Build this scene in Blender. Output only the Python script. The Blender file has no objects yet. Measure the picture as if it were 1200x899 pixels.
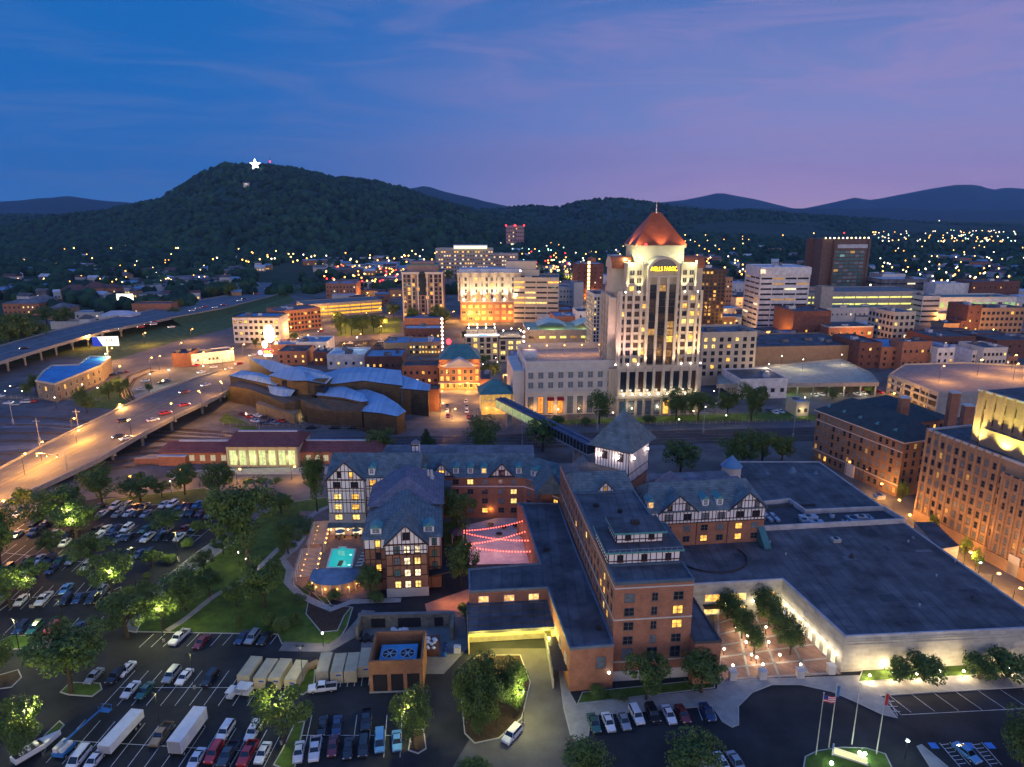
import bpy, math, random
import numpy as np
from math import sin, cos, tan, pi, radians, degrees, hypot, atan2, sqrt
from mathutils import Vector, Matrix
random.seed(7)
SC = bpy.context.scene
COL = SC.collection
# ---------------------------------------------------------------- camera, sky, light, exposure
CH = 93.0; CP = radians(14.3); CF = 800.0       # drone height (m), pitch, focal length for a 1200 px wide frame
cam = bpy.data.objects.new('Camera', bpy.data.cameras.new('Camera')); COL.objects.link(cam)
cam.location = (0, 0, CH); cam.rotation_euler = (pi/2-CP, 0, 0)
cam.data.sensor_width = 36; cam.data.lens = 24; cam.data.clip_start = 1; cam.data.clip_end = 40000
SC.camera = cam
SC.render.engine = 'CYCLES'
cy = SC.cycles
cy.use_denoising = True; cy.max_bounces = 4; cy.diffuse_bounces = 2; cy.glossy_bounces = 2
cy.transmission_bounces = 2; cy.volume_bounces = 0; cy.transparent_max_bounces = 4
cy.caustics_reflective = False; cy.caustics_refractive = False; cy.sample_clamp_indirect = 3; cy.sample_clamp_direct = 0
cy.use_light_tree = True
vs = SC.view_settings; vs.view_transform = 'Standard'; vs.look = 'None'; vs.exposure = 0.12; vs.gamma = 1; vs.use_curve_mapping = False

def P(px, py, z=0.0):
    """ground (or level z) point seen at photo pixel px,py"""
    a = (px-600)/CF; b = (py-449.5)/CF
    dy = cos(CP)-b*sin(CP); dz = -sin(CP)-b*cos(CP); t = (z-CH)/dz
    return (a*t, dy*t, z)
def HT(x, y, py):
    """height at which the vertical over x,y crosses picture row py"""
    b = (py-449.5)/CF
    return CH-(b*y*cos(CP)+y*sin(CP))/(cos(CP)-b*sin(CP))
def Q(x, y, z):
    Z = y*cos(CP)+(CH-z)*sin(CP)
    return (600+CF*x/Z, 449.5+CF*((CH-z)*cos(CP)-y*sin(CP))/Z)

def lin(c):
    return tuple(.89*(v/12.92 if v <= .04045 else ((v+.055)/1.055)**2.4) for v in [x/255 for x in c])

SUN_AZ, SUN_EL = radians(118), radians(9)      # the last glow comes from the west: right of and behind the camera
W = bpy.data.worlds.new('World'); SC.world = W; W.use_nodes = True
nt = W.node_tree; N = nt.nodes; Lk = nt.links; N.clear()
def nd(t, **k):
    n = N.new(t)
    for a, b in k.items(): setattr(n, a, b)
    return n
out = nd('ShaderNodeOutputWorld'); bg = nd('ShaderNodeBackground'); tc = nd('ShaderNodeTexCoord')
sep = nd('ShaderNodeSeparateXYZ'); Lk.new(tc.outputs['Generated'], sep.inputs[0])
def ramp(stops, fac):
    r = nd('ShaderNodeValToRGB'); e = r.color_ramp.elements
    while len(e) > 1: e.remove(e[0])
    e[0].position = stops[0][0]; e[0].color = (*stops[0][1], 1)
    for p_, c_ in stops[1:]:
        x = e.new(p_); x.color = (*c_, 1)
    Lk.new(fac, r.inputs[0]); return r.outputs[0]
def mix(a, b, f, mode='MIX'):
    m = nd('ShaderNodeMix', data_type='RGBA', blend_type=mode)
    for s, v in ((0, f), (6, a), (7, b)):
        if hasattr(v, 'is_linked'): Lk.new(v, m.inputs[s])
        else: m.inputs[s].default_value = v if s == 0 else (*v, 1)
    return m.outputs[2]
ZEN = (.08, .25, .80)  # overhead sky out of view, made brighter than the visible part for ambient light
left = ramp([(0, lin((58, 122, 196))), (.05, lin((30, 112, 192))), (.12, lin((14, 108, 192))), (.25, lin((0, 104, 188))), (.36, (.03, .12, .42)), (.55, ZEN)], sep.outputs[2])
right = ramp([(0, lin((200, 168, 206))), (.04, lin((186, 158, 208))), (.11, lin((140, 148, 208))), (.25, lin((88, 122, 192))), (.36, (.06, .14, .40)), (.55, (.10, .22, .62))], sep.outputs[2])
mr = nd('ShaderNodeMapRange'); Lk.new(sep.outputs[0], mr.inputs[0]); mr.inputs[1].default_value = -.45; mr.inputs[2].default_value = .42
mr.interpolation_type = 'SMOOTHSTEP'
base = mix(left, right, mr.outputs[0])
# thin streaky cloud, laid out on the dome of the sky
mp = nd('ShaderNodeMapping'); Lk.new(tc.outputs['Generated'], mp.inputs[0]); mp.inputs['Scale'].default_value = (1.3, 1.3, 9.0); mp.inputs['Rotation'].default_value = (0.0, .10, 0)
nz = nd('ShaderNodeTexNoise'); nz.inputs['Scale'].default_value = 2.3; nz.inputs['Detail'].default_value = 8; nz.inputs['Roughness'].default_value = .62; nz.inputs['Distortion'].default_value = .9
Lk.new(mp.outputs[0], nz.inputs['Vector'])
cm = nd('ShaderNodeMapRange'); Lk.new(nz.outputs[0], cm.inputs[0]); cm.inputs[1].default_value = .38; cm.inputs[2].default_value = .70; cm.inputs[4].default_value = .62
cm.interpolation_type = 'SMOOTHSTEP'
ccol = mix(lin((84, 120, 186)), lin((168, 146, 200)), mr.outputs[0])
cl = mix(base, ccol, cm.outputs[0])
up = nd('ShaderNodeMapRange'); Lk.new(sep.outputs[2], up.inputs[0]); up.inputs[1].default_value = .25; up.inputs[2].default_value = .38
skyc = mix(cl, base, up.outputs[0])
sk = nd('ShaderNodeTexSky', sky_type='NISHITA', sun_disc=False, sun_elevation=radians(-3), sun_rotation=SUN_AZ)
add = mix(skyc, sk.outputs[0], .02, 'ADD')
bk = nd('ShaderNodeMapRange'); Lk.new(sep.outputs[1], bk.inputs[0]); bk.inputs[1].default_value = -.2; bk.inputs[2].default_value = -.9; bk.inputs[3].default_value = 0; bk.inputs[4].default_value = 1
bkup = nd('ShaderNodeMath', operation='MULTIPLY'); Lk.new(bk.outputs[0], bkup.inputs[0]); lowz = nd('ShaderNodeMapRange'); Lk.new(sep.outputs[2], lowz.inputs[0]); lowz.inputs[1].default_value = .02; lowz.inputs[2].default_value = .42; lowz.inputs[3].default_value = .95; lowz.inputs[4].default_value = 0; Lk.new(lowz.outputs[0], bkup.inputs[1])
fin = mix(add, (2.7, 2.2, 2.0), bkup.outputs[0])  # warm bright band added low behind the camera to light walls facing it
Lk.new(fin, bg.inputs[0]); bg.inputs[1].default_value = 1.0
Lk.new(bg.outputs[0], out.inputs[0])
W.cycles.sampling_method = 'MANUAL'; W.cycles.sample_map_resolution = 512
sd = bpy.data.lights.new('sun', 'SUN'); so = bpy.data.objects.new('sun', sd); COL.objects.link(so)
sd.energy = .14; sd.angle = radians(24); sd.color = (1, .70, .72)
so.rotation_euler = Vector((-sin(SUN_AZ)*cos(radians(28)), -cos(SUN_AZ)*cos(radians(28)), -sin(radians(28)))).to_track_quat('-Z', 'Y').to_euler()

# ---------------------------------------------------------------- materials
MATS = {}
def mat(name, rgb, rough=.8, metal=0, var=.25, scale=.4, bump=0, bscale=None, brick=None, dark=None, coords='pos', spec=.3, flat=False):
    if name in MATS: return MATS[name]
    m = bpy.data.materials.new(name); m.use_nodes = True; t = m.node_tree; n = t.nodes; l = t.links
    b = n['Principled BSDF']; b.inputs['Roughness'].default_value = rough; b.inputs['Metallic'].default_value = metal
    b.inputs['Specular IOR Level'].default_value = spec
    if coords == 'pos':
        g = n.new('ShaderNodeNewGeometry').outputs['Position']
    else:
        g = n.new('ShaderNodeTexCoord').outputs['Object']
    col = None
    def nmix(a, bb, f, mode='MIX'):
        x = n.new('ShaderNodeMix'); x.data_type = 'RGBA'; x.blend_type = mode
        for s, v in ((0, f), (6, a), (7, bb)):
            if hasattr(v, 'is_linked'): l.new(v, x.inputs[s])
            else: x.inputs[s].default_value = v if s == 0 else (*v, 1)
        return x.outputs[2]
    if brick:
        s3 = n.new('ShaderNodeSeparateXYZ'); l.new(g, s3.inputs[0])
        ad = n.new('ShaderNodeMath'); l.new(s3.outputs[0], ad.inputs[0]); l.new(s3.outputs[1], ad.inputs[1])
        cb = n.new('ShaderNodeCombineXYZ'); l.new(s3.outputs[1] if flat else ad.outputs[0], cb.inputs[0]); l.new(s3.outputs[0 if flat else 2], cb.inputs[1])
        bt = n.new('ShaderNodeTexBrick'); l.new(cb.outputs[0], bt.inputs['Vector'])
        bt.inputs['Color1'].default_value = (*rgb, 1); bt.inputs['Color2'].default_value = (*[c*.72 for c in rgb], 1)
        bt.inputs['Mortar'].default_value = (*(dark or [min(1, c*1.25+.03) for c in rgb]), 1)
        bt.inputs['Scale'].default_value = 1; bt.inputs['Brick Width'].default_value = brick[0]; bt.inputs['Row Height'].default_value = brick[1]
        bt.inputs['Mortar Size'].default_value = brick[1]*.1
        col = bt.outputs[0]
    else: col = rgb
    nz = n.new('ShaderNodeTexNoise'); nz.inputs['Scale'].default_value = scale; nz.inputs['Detail'].default_value = 6; nz.inputs['Roughness'].default_value = .62
    l.new(g, nz.inputs['Vector'])
    r = n.new('ShaderNodeMapRange'); l.new(nz.outputs[0], r.inputs[0]); r.inputs[1].default_value = .3; r.inputs[2].default_value = .7
    r.inputs[3].default_value = 1-var; r.inputs[4].default_value = 1+var
    cc = n.new('ShaderNodeCombineColor')
    for i in range(3): l.new(r.outputs[0], cc.inputs[i])
    x = nmix(col, cc.outputs[0], 1.0, 'MULTIPLY')
    l.new(x, b.inputs['Base Color'])
    if bump:
        nb = n.new('ShaderNodeTexNoise'); nb.inputs['Scale'].default_value = bscale or scale*6; nb.inputs['Detail'].default_value = 4; l.new(g, nb.inputs['Vector'])
        bu = n.new('ShaderNodeBump'); bu.inputs['Strength'].default_value = bump; bu.inputs['Distance'].default_value = .3
        l.new(nb.outputs[0], bu.inputs['Height']); l.new(bu.outputs[0], b.inputs['Normal'])
    MATS[name] = m; return m
def glow_mat(name, rgb, s, vary=False, lo=.4):
    if name in MATS: return MATS[name]
    m = bpy.data.materials.new(name); m.use_nodes = True; n = m.node_tree.nodes; l = m.node_tree.links
    b = n['Principled BSDF']; b.inputs['Base Color'].default_value = (*[c*.3 for c in rgb], 1); b.inputs['Roughness'].default_value = .4
    b.inputs['Emission Color'].default_value = (*rgb, 1); b.inputs['Emission Strength'].default_value = s
    if vary:   # rooms: brighter and darker patches, blinds
        g = n.new('ShaderNodeNewGeometry').outputs['Position']
        nz = n.new('ShaderNodeTexNoise'); nz.inputs['Scale'].default_value = 1.1; nz.inputs['Detail'].default_value = 3; l.new(g, nz.inputs['Vector'])
        r = n.new('ShaderNodeMapRange'); l.new(nz.outputs[0], r.inputs[0]); r.inputs[1].default_value = .35; r.inputs[2].default_value = .65
        r.inputs[3].default_value = s*lo; r.inputs[4].default_value = s*1.4; l.new(r.outputs[0], b.inputs['Emission Strength'])
    m.cycles.emission_sampling = 'NONE'
    MATS[name] = m; return m

asphalt = mat('asphalt', (.027, .029, .033), .75, var=.45, scale=.12, bump=.12, bscale=6, spec=.12)
asphalt_old = mat('asphalt_old', (.11, .105, .10), .8, var=.3, scale=.15, bump=.1, bscale=5)
concrete = mat('concrete', (.30, .29, .27), .85, var=.2, scale=.5)
concrete_d = mat('concrete_dark', (.17, .165, .16), .9, var=.3, scale=.25)
kerb = mat('kerb', (.36, .35, .33), .85, var=.15)
grass = mat('grass', (.06, .11, .014), .95, var=.45, scale=.35, bump=.5, bscale=9)
rough_grass = mat('rough_grass', (.075, .11, .03), .95, var=.5, scale=.2, bump=.5, bscale=4)
mulch = mat('mulch', (.05, .033, .022), .95, var=.4, scale=1.5, bump=.5)
ballast = mat('ballast', (.095, .10, .115), .95, var=.35, scale=.12, bump=.4, bscale=5)
cityground = mat('city_ground', (.10, .10, .10), .9, var=.6, scale=.05)
farground = mat('far_ground', (.022, .04, .018), .95, var=.5, scale=.02)
white_paint = mat('line_paint', (.55, .55, .55), .7, var=.3, scale=1.2)
yellow_paint = mat('yellow_paint', (.6, .42, .05), .7, var=.3, scale=1.2)
brickm = mat('red_brick', (.33, .145, .085), .85, var=.2, scale=.5, brick=(.42, .15))
brick_d = mat('dark_brick', (.15, .062, .045), .85, var=.25, scale=.5, brick=(.42, .15))
brick_t = mat('tan_brick', (.34, .215, .125), .85, var=.15, scale=.3, brick=(.42, .15))
stone_l = mat('limestone', (.50, .43, .33), .8, var=.12, scale=.3)
stone_w = mat('pale_stone', (.50, .48, .44), .8, var=.12, scale=.3)
stucco = mat('white_stucco', (.76, .74, .74), .85, var=.08, scale=.8)
timber = mat('dark_timber', (.055, .022, .020), .8, var=.3, scale=2)
slate = mat('slate_roof', (.13, .175, .19), .7, var=.35, scale=.5, brick=(.9, .42), dark=(.075, .10, .11), bump=.15, bscale=5)
slate_b = mat('slate_blue', (.14, .15, .21), .7, var=.3, scale=.6, brick=(.9, .42), dark=(.09, .095, .13), bump=.15, bscale=5)
copper = mat('copper_patina', (.07, .24, .25), .6, var=.25, scale=2)
frame_g = mat('window_frame_brown', (.16, .13, .11), .7)
roof_tar = mat('tar_roof', (.105, .105, .115), .9, var=.55, scale=.16, bump=.25, bscale=3, brick=(14, 2.4), dark=(.075, .075, .085), flat=True)
roof_grey = mat('grey_roof', (.16, .16, .175), .9, var=.45, scale=.14, brick=(9, 3), dark=(.12, .12, .13), flat=True)
roof_white = mat('white_roof', (.42, .45, .5), .8, var=.25, scale=.15)
roof_blue = mat('blue_metal_roof', (.10, .22, .36), .5, var=.25, scale=.2)
roof_red = mat('red_tile_roof', (.16, .05, .045), .8, var=.25, scale=.4, brick=(.6, .35))
roof_teal = mat('teal_metal_roof', (.05, .16, .17), .6, var=.25, scale=.4)
metal_br = mat('bronze_metal', (.115, .088, .052), .55, metal=.3, var=.25, scale=.35, brick=(1.6, .5), dark=(.05, .04, .025))
metal_bl = mat('steel_roof_sky_blue', (.26, .42, .60), .4, metal=.2, var=.15, scale=.1, brick=(60, 1.1), dark=(.21, .35, .51), flat=True)  # blue of the reflected sky is put into the base colour
metal_d = mat('dark_metal', (.03, .03, .035), .5, metal=.3, var=.1)
metal_l = mat('light_metal', (.45, .46, .48), .4, metal=.5, var=.1)
trim_w = mat('white_trim', (.6, .6, .6), .7, var=.08)
trim_d = mat('dark_trim', (.06, .06, .065), .7, var=.15)
glass_d = mat('dark_glass', (.018, .024, .035), .12, var=.3, scale=.3, spec=.6)
glass_g = mat('teal_glass', (.06, .14, .15), .15, var=.35, scale=.25, spec=.6)
curtain = mat('curtained_glass', (.13, .16, .19), .3, var=.4, scale=1.4, spec=.5)
rust = mat('rust_metal', (.14, .06, .035), .8, var=.3, scale=1)
wood = mat('pale_wood', (.35, .22, .10), .8, var=.3, scale=2)
copper_roof = mat('copper_pyramid', (.42, .115, .055), .45, metal=.3, var=.2, scale=.3, brick=(1.2, 60), dark=(.25, .07, .03))
lit_w = glow_mat('lit_window_warm', (1, .50, .09), 1.5, True)
lit_y = glow_mat('lit_window_yellow', (1, .68, .20), 1.4, True)
lit_p = glow_mat('lit_window_pale', (1, .82, .50), 1.3, True)
lit_o = glow_mat('lit_window_orange', (1, .33, .05), 1.1, True)
lit_dim = glow_mat('lit_window_dim', (1, .55, .15), .35, True)
glow_o = glow_mat('sodium_globe', (1, .42, .08), 9)
glow_w = glow_mat('white_globe', (1, .88, .66), 9)
glow_c = glow_mat('cool_globe', (.85, 1, .95), 9)
glow_r = glow_mat('red_beacon', (1, .03, .04), 6)
glow_g = glow_mat('green_signal', (.05, 1, .45), 5)
LIT = [lit_w, lit_y, lit_p, lit_dim]
leaf_mats = [mat('leaf_a', (.08, .135, .026), .7, var=.5, scale=.35), mat('leaf_b', (.10, .145, .03), .7, var=.45, scale=.4), mat('leaf_c', (.05, .095, .026), .7, var=.45, scale=.4)]
needle_mats = [mat('needle_a', (.034, .075, .026), .8, var=.5, scale=.4), mat('needle_b', (.055, .10, .032), .8, var=.4, scale=.4), mat('needle_c', (.014, .034, .018), .8, var=.4)]
bark = mat('bark', (.055, .042, .03), .9, var=.3, scale=2)

# ---------------------------------------------------------------- mesh builder
class MB:
    def __init__(s): s.v = []; s.f = []; s.m = []
    def quad(s, pts, m=0):
        i = len(s.v); s.v += [tuple(p) for p in pts]; s.f.append(tuple(range(i, i+len(pts)))); s.m.append(m)
    def box(s, x0, x1, y0, y1, z0, z1, m=0, top=None):
        i = len(s.v)
        s.v += [(x0, y0, z0), (x1, y0, z0), (x1, y1, z0), (x0, y1, z0), (x0, y0, z1), (x1, y0, z1), (x1, y1, z1), (x0, y1, z1)]
        s.f += [(i, i+3, i+2, i+1), (i+4, i+5, i+6, i+7), (i, i+1, i+5, i+4), (i+1, i+2, i+6, i+5), (i+2, i+3, i+7, i+6), (i+3, i, i+4, i+7)]
        s.m += [m, m if top is None else top, m, m, m, m]; return s
    def prism(s, poly, z0, z1, m=0, top=None, bottom=True):
        a = sum(poly[k][0]*poly[(k+1) % len(poly)][1]-poly[(k+1) % len(poly)][0]*poly[k][1] for k in range(len(poly)))
        if a < 0: poly = poly[::-1]
        n = len(poly); i = len(s.v)
        zz0 = z0 if hasattr(z0, '__len__') else [z0]*n; zz1 = z1 if hasattr(z1, '__len__') else [z1]*n
        if a < 0 and hasattr(z0, '__len__'): zz0 = zz0[::-1]
        if a < 0 and hasattr(z1, '__len__'): zz1 = zz1[::-1]
        s.v += [(p[0], p[1], z) for p, z in zip(poly, zz0)]+[(p[0], p[1], z) for p, z in zip(poly, zz1)]
        if bottom: s.f.append(tuple(range(i+n-1, i-1, -1))); s.m.append(m)
        s.f.append(tuple(range(i+n, i+2*n))); s.m.append(m if top is None else top)
        for k in range(n):
            k2 = (k+1) % n; s.f.append((i+k, i+k2, i+n+k2, i+n+k)); s.m.append(m)
        return s
    def tube(s, p0, p1, r0, r1=None, n=8, m=0, cap=True):
        r1 = r0 if r1 is None else r1
        a = Vector(p0); b = Vector(p1); d = (b-a).normalized()
        u = d.orthogonal().normalized(); w = d.cross(u); i = len(s.v)
        for c, r in ((a, r0), (b, r1)):
            for k in range(n):
                t = 2*pi*k/n; s.v.append(tuple(c+u*(r*cos(t))+w*(r*sin(t))))
        for k in range(n):
            k2 = (k+1) % n; s.f.append((i+k, i+k2, i+n+k2, i+n+k)); s.m.append(m)
        if cap:
            s.f.append(tuple(range(i+n-1, i-1, -1))); s.f.append(tuple(range(i+n, i+2*n))); s.m += [m, m]
        return s
    def ball(s, c, r, m=0, nu=8, nv=5, sz=1):
        i = len(s.v)
        for a in range(1, nv):
            for b in range(nu):
                t = pi*a/nv; q = 2*pi*b/nu
                s.v.append((c[0]+r*sin(t)*cos(q), c[1]+r*sin(t)*sin(q), c[2]+r*sz*cos(t)))
        s.v += [(c[0], c[1], c[2]+r*sz), (c[0], c[1], c[2]-r*sz)]; T = len(s.v)-2
        for a in range(nv-2):
            for b in range(nu):
                b2 = (b+1) % nu; s.f.append((i+a*nu+b, i+(a+1)*nu+b, i+(a+1)*nu+b2, i+a*nu+b2)); s.m.append(m)
        for b in range(nu):
            b2 = (b+1) % nu; s.f.append((T, i+b, i+b2)); s.f.append((T+1, i+(nv-2)*nu+b2, i+(nv-2)*nu+b)); s.m += [m, m]
        return s
    def hip(s, x0, x1, y0, y1, z0, z1, hx0=0, hx1=0, axis='x', m=0, over=0.6, gable=None, soffit=True):
        """roof over a rectangle; ridge along axis; hx0/hx1 = hip inset at each end (0 = gable)"""
        x0 -= over; x1 += over; y0 -= over; y1 += over
        if axis == 'x':
            ym = (y0+y1)/2; a = (x0, y0, z0); b = (x1, y0, z0); c = (x1, y1, z0); d = (x0, y1, z0); r0 = (x0+hx0, ym, z1); r1 = (x1-hx1, ym, z1)
            s.quad([a, b, r1, r0], m); s.quad([c, d, r0, r1], m); s.quad([d, a, r0], gable if gable is not None and hx0 == 0 else m); s.quad([b, c, r1], gable if gable is not None and hx1 == 0 else m)
        else:
            xm = (x0+x1)/2; a = (x0, y0, z0); b = (x1, y0, z0); c = (x1, y1, z0); d = (x0, y1, z0); r0 = (xm, y0+hx0, z1); r1 = (xm, y1-hx1, z1)
            s.quad([a, b, r0], gable if gable is not None and hx0 == 0 else m); s.quad([b, c, r1, r0], m); s.quad([c, d, r1], gable if gable is not None and hx1 == 0 else m); s.quad([d, a, r0, r1], m)
        if soffit: s.quad([d, c, b, a], m)
        return s
    def xf(s, M):
        s.v = [tuple(M @ Vector(p)) for p in s.v]; return s
    def add(s, o, M=None):
        i = len(s.v); s.v += o.v if M is None else [tuple(M @ Vector(p)) for p in o.v]
        s.f += [tuple(k+i for k in f) for f in o.f]; s.m += o.m; return s
    def mesh(s, name, mats):
        me = bpy.data.meshes.new(name); me.from_pydata(s.v, [], s.f)
        for m in mats: me.materials.append(m)
        if len(mats) > 1: me.polygons.foreach_set('material_index', s.m)
        me.update(); return me
    def build(s, name, mats, parent=None, loc=None, rot=0, smooth=False):
        if not isinstance(mats, (list, tuple)): mats = [mats]
        me = s.mesh(name, mats)
        if smooth: me.polygons.foreach_set('use_smooth', [True]*len(me.polygons))
        return link(name, me, parent, loc, rot)
def link(name, me, parent=None, loc=None, rot=0):
    o = bpy.data.objects.new(name, me); COL.objects.link(o)
    if parent: o.parent = parent
    if loc is not None: o.location = loc
    if rot: o.rotation_euler = (0, 0, rot)
    return o
SEEN = {}
def tag(o, label, cat, group=None):
    o['label'] = label; o['category'] = cat
    if group: o['group'] = group
    return o
def thing(name, label, cat, loc=(0, 0, 0), rot=0, group=None):
    o = bpy.data.objects.new(name, None); COL.objects.link(o); o.empty_display_size = .5
    o.location = (loc[0], loc[1], loc[2] if len(loc) > 2 else 0); o.rotation_euler = (0, 0, rot)
    return tag(o, label, cat, group)
def struct(o, kind='structure', group=None):
    o['kind'] = kind
    if group: o['group'] = group
    return o
KIDS = {}
def kids(o):
    return list(o.children)
def dup(root, loc, rot=0, scale=None, label=None, group=None):
    r = root.copy(); COL.objects.link(r); r.location = (loc[0], loc[1], loc[2] if len(loc) > 2 else 0); r.rotation_euler = (0, 0, rot)
    if scale: r.scale = scale
    if label: r['label'] = label
    if group: r['group'] = group
    for ch in KIDS[root.name] if root.name in KIDS else KIDS.setdefault(root.name, [(c, list(c.children)) for c in root.children]):
        c = ch[0].copy(); COL.objects.link(c); c.parent = r
        for g in ch[1]:
            d = g.copy(); COL.objects.link(d); d.parent = c
    return r
ORD = 'first second third fourth fifth sixth seventh eighth ninth tenth eleventh twelfth thirteenth fourteenth fifteenth sixteenth seventeenth eighteenth nineteenth twentieth'.split()
TENS = {2: 'twenty', 3: 'thirty', 4: 'forty', 5: 'fifty', 6: 'sixty', 7: 'seventy', 8: 'eighty', 9: 'ninety'}
def ordw(i):
    if i < 20: return ORD[i]
    n = i+1
    if n >= 100: return 'hundred-and-'+ordw(n-101) if n > 100 else 'hundredth'
    return TENS[n//10]+('-'+ORD[n % 10-1] if n % 10 else '').replace('-', '-') if n % 10 else TENS[n//10][:-1]+'ieth'
def lights(kind, name, loc, power, color, size=.3, parent=None, spot=None, aim=None):
    key = (kind, power, color, size, spot); d = LD.get(key)
    if d is None:
        d = LD[key] = bpy.data.lights.new(name, kind); d.energy = power; d.color = color; d.shadow_soft_size = size
        if kind == 'SPOT': d.spot_size = radians(spot); d.spot_blend = .6
    o = bpy.data.objects.new(name, d); COL.objects.link(o); o.location = loc
    if parent: o.parent = parent
    if aim is not None: o.rotation_euler = Vector(aim).to_track_quat('-Z', 'Y').to_euler()
    return o
LD = {}
ORG = (1, .44, .09); WRM = (1, .75, .42); WHT = (1, .93, .75); COOL = (.80, 1, .78); YLG = (.85, 1, .22)

# ---------------------------------------------------------------- windows
WM = {}
def win_mesh(w, h, style, frame, pane):
    """style f: frame with sill and mullion (pane separate); s: frame and pane in one mesh for small distant windows"""
    k = (round(w, 2), round(h, 2), style, frame.name, pane.name if pane else '')
    if k in WM: return WM[k]
    b = MB(); t = .10 if w < 2.5 else .13; d = .09
    if style[0] == 'p':
        b.box(-w/2+t*.9, w/2-t*.9, -.035, .02, t*.9, h-t*.9)
        me = b.mesh('pane', [pane])
    else:
        b.box(-w/2, -w/2+t, -d, .02, 0, h); b.box(w/2-t, w/2, -d, .02, 0, h); b.box(-w/2+t, w/2-t, -d, .02, h-t, h); b.box(-w/2-.06, w/2+.06, -d-.07, .02, -.09, 0)
        b.box(-w/2+t, w/2-t, -d, .02, 0, t)
        if 'm' in style: b.box(-.04, .04, -.07, .02, t, h-t)
        if 'c' in style: b.box(-w/2+t, w/2-t, -.065, .02, h*.5-.03, h*.5+.03)
        if style[0] == 's':
            b.box(-w/2+t, w/2-t, -.03, .02, t, h-t, 1); me = b.mesh('window', [frame, pane])
        else: me = b.mesh('window', [frame])
    WM[k] = me; return me
WQ = {}
def facade(root, O, ang, L, xs, zs, w, h, style='sm', frame=None, lit=.1, lits=None, dark=None, litset=None, skip=None, name='window'):
    """queue windows on a wall: O = local start point, ang = direction along the wall (outside on its right-hand side)"""
    frame = frame or trim_w; lits = lits or LIT[:3]; dark = dark or glass_d
    if isinstance(xs, int): xs = [L*(i+.5)/xs for i in range(xs)]
    for j, z in enumerate(zs):
        for i, x in enumerate(xs):
            if skip and (i, j) in skip: continue
            on = ((i, j) in litset) if litset is not None else random.random() < lit
            pane = random.choice(lits) if on else (random.choice(dark) if isinstance(dark, (list, tuple)) else dark)
            WQ.setdefault(root.name, (root, []))[1].append((O[0]+cos(ang)*x, O[1]+sin(ang)*x, z, ang, w, h, style, frame, pane, name))
def flush_windows():
    for root, ws in WQ.values():
        M = Matrix.Translation(root.location) @ Matrix.Rotation(root.rotation_euler.z, 4, 'Z')
        def key(q):
            p = M @ Vector(q[:3]); n = M.to_3x3() @ Vector((sin(q[3]), -cos(q[3]), 0))
            v = Vector((0, 0, CH))-p
            px = Q(p.x, p.y, p.z)
            return (0 if n.dot(v) > 0 and -20 < px[0] < 1220 and px[1] < 920 else 1, v.length)
        ws.sort(key=key); rest = MB(); rm = []
        for i, q in enumerate(ws):
            x, y, z, a, w, h, st, fr, pa, nm = q
            if i < 98:
                o = link(nm, win_mesh(w, h, st, fr, pa if st[0] == 's' else None), root, (x, y, z), a)
                if st[0] == 'f': link('pane', win_mesh(w, h, 'p', fr, pa), o)
            else:
                b = MB(); d = .08
                b.box(-w/2, w/2, -d, .02, h-.1, h, 0); b.box(-w/2, w/2, -d, .02, -.05, .08, 0); b.box(-w/2, -w/2+.1, -d, .02, .08, h-.1, 0); b.box(w/2-.1, w/2, -d, .02, .08, h-.1, 0)
                b.box(-w/2+.1, w/2-.1, -.03, .02, .08, h-.1, 1)
                for mm, idx in ((fr, 0), (pa, 1)):
                    if mm not in rm: rm.append(mm)
                ids = {0: rm.index(fr), 1: rm.index(pa)}; b.m = [ids[k] for k in b.m]
                rest.add(b, Matrix.Translation((x, y, z)) @ Matrix.Rotation(a, 4, 'Z'))
        if rest.v:
            o = rest.build(ws[0][9], rm, root); o['kind'] = 'stuff'
# ---------------------------------------------------------------- ground, roads, hills
def sheet(name, pts, z, m, world=False):
    poly = [(p[0], p[1]) for p in pts] if world else [P(a, b, 0)[:2] for a, b in pts]
    a = sum(poly[k][0]*poly[(k+1) % len(poly)][1]-poly[(k+1) % len(poly)][0]*poly[k][1] for k in range(len(poly)))
    if a < 0: poly = poly[::-1]
    b = MB(); b.quad([(x, y, 0) for x, y in poly]); o = b.build(name, m, None, (0, 0, z)); return struct(o)
def raised(name, pts, m, h=.15, z=.02, world=False, km=None):
    """lawn or island: soil inside a kerb ring"""
    poly = [(p[0], p[1]) for p in pts] if world else [P(a, b, 0)[:2] for a, b in pts]
    a = sum(poly[k][0]*poly[(k+1) % len(poly)][1]-poly[(k+1) % len(poly)][0]*poly[k][1] for k in range(len(poly)))
    if a < 0: poly = poly[::-1]
    n = len(poly); ins = []
    for k in range(n):
        p0 = Vector(poly[k-1]); p1 = Vector(poly[k]); p2 = Vector(poly[(k+1) % n])
        d1 = (p1-p0).normalized(); d2 = (p2-p1).normalized(); n1 = Vector((-d1.y, d1.x)); n2 = Vector((-d2.y, d2.x)); q = (n1+n2)
        q = q/max(.5, q.length_squared/2) if q.length > .01 else n1
        ins.append(tuple(p1+q*.22))
    b = MB()
    for k in range(n):
        k2 = (k+1) % n
        b.quad([(*poly[k], z), (*poly[k2], z), (*poly[k2], z+h), (*poly[k], z+h)], 0); b.quad([(*poly[k], z+h), (*poly[k2], z+h), (*ins[k2], z+h), (*ins[k], z+h)], 0)
    b.quad([(x, y, z+h-.02) for x, y in ins], 1)
    return struct(b.build(name, [km or kerb, m]))
g = MB(); S = 26000; g.quad([(-S, -400, 0), (S, -400, 0), (S, S, 0), (-S, S, 0)]); struct(g.build('ground', farground))
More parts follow.
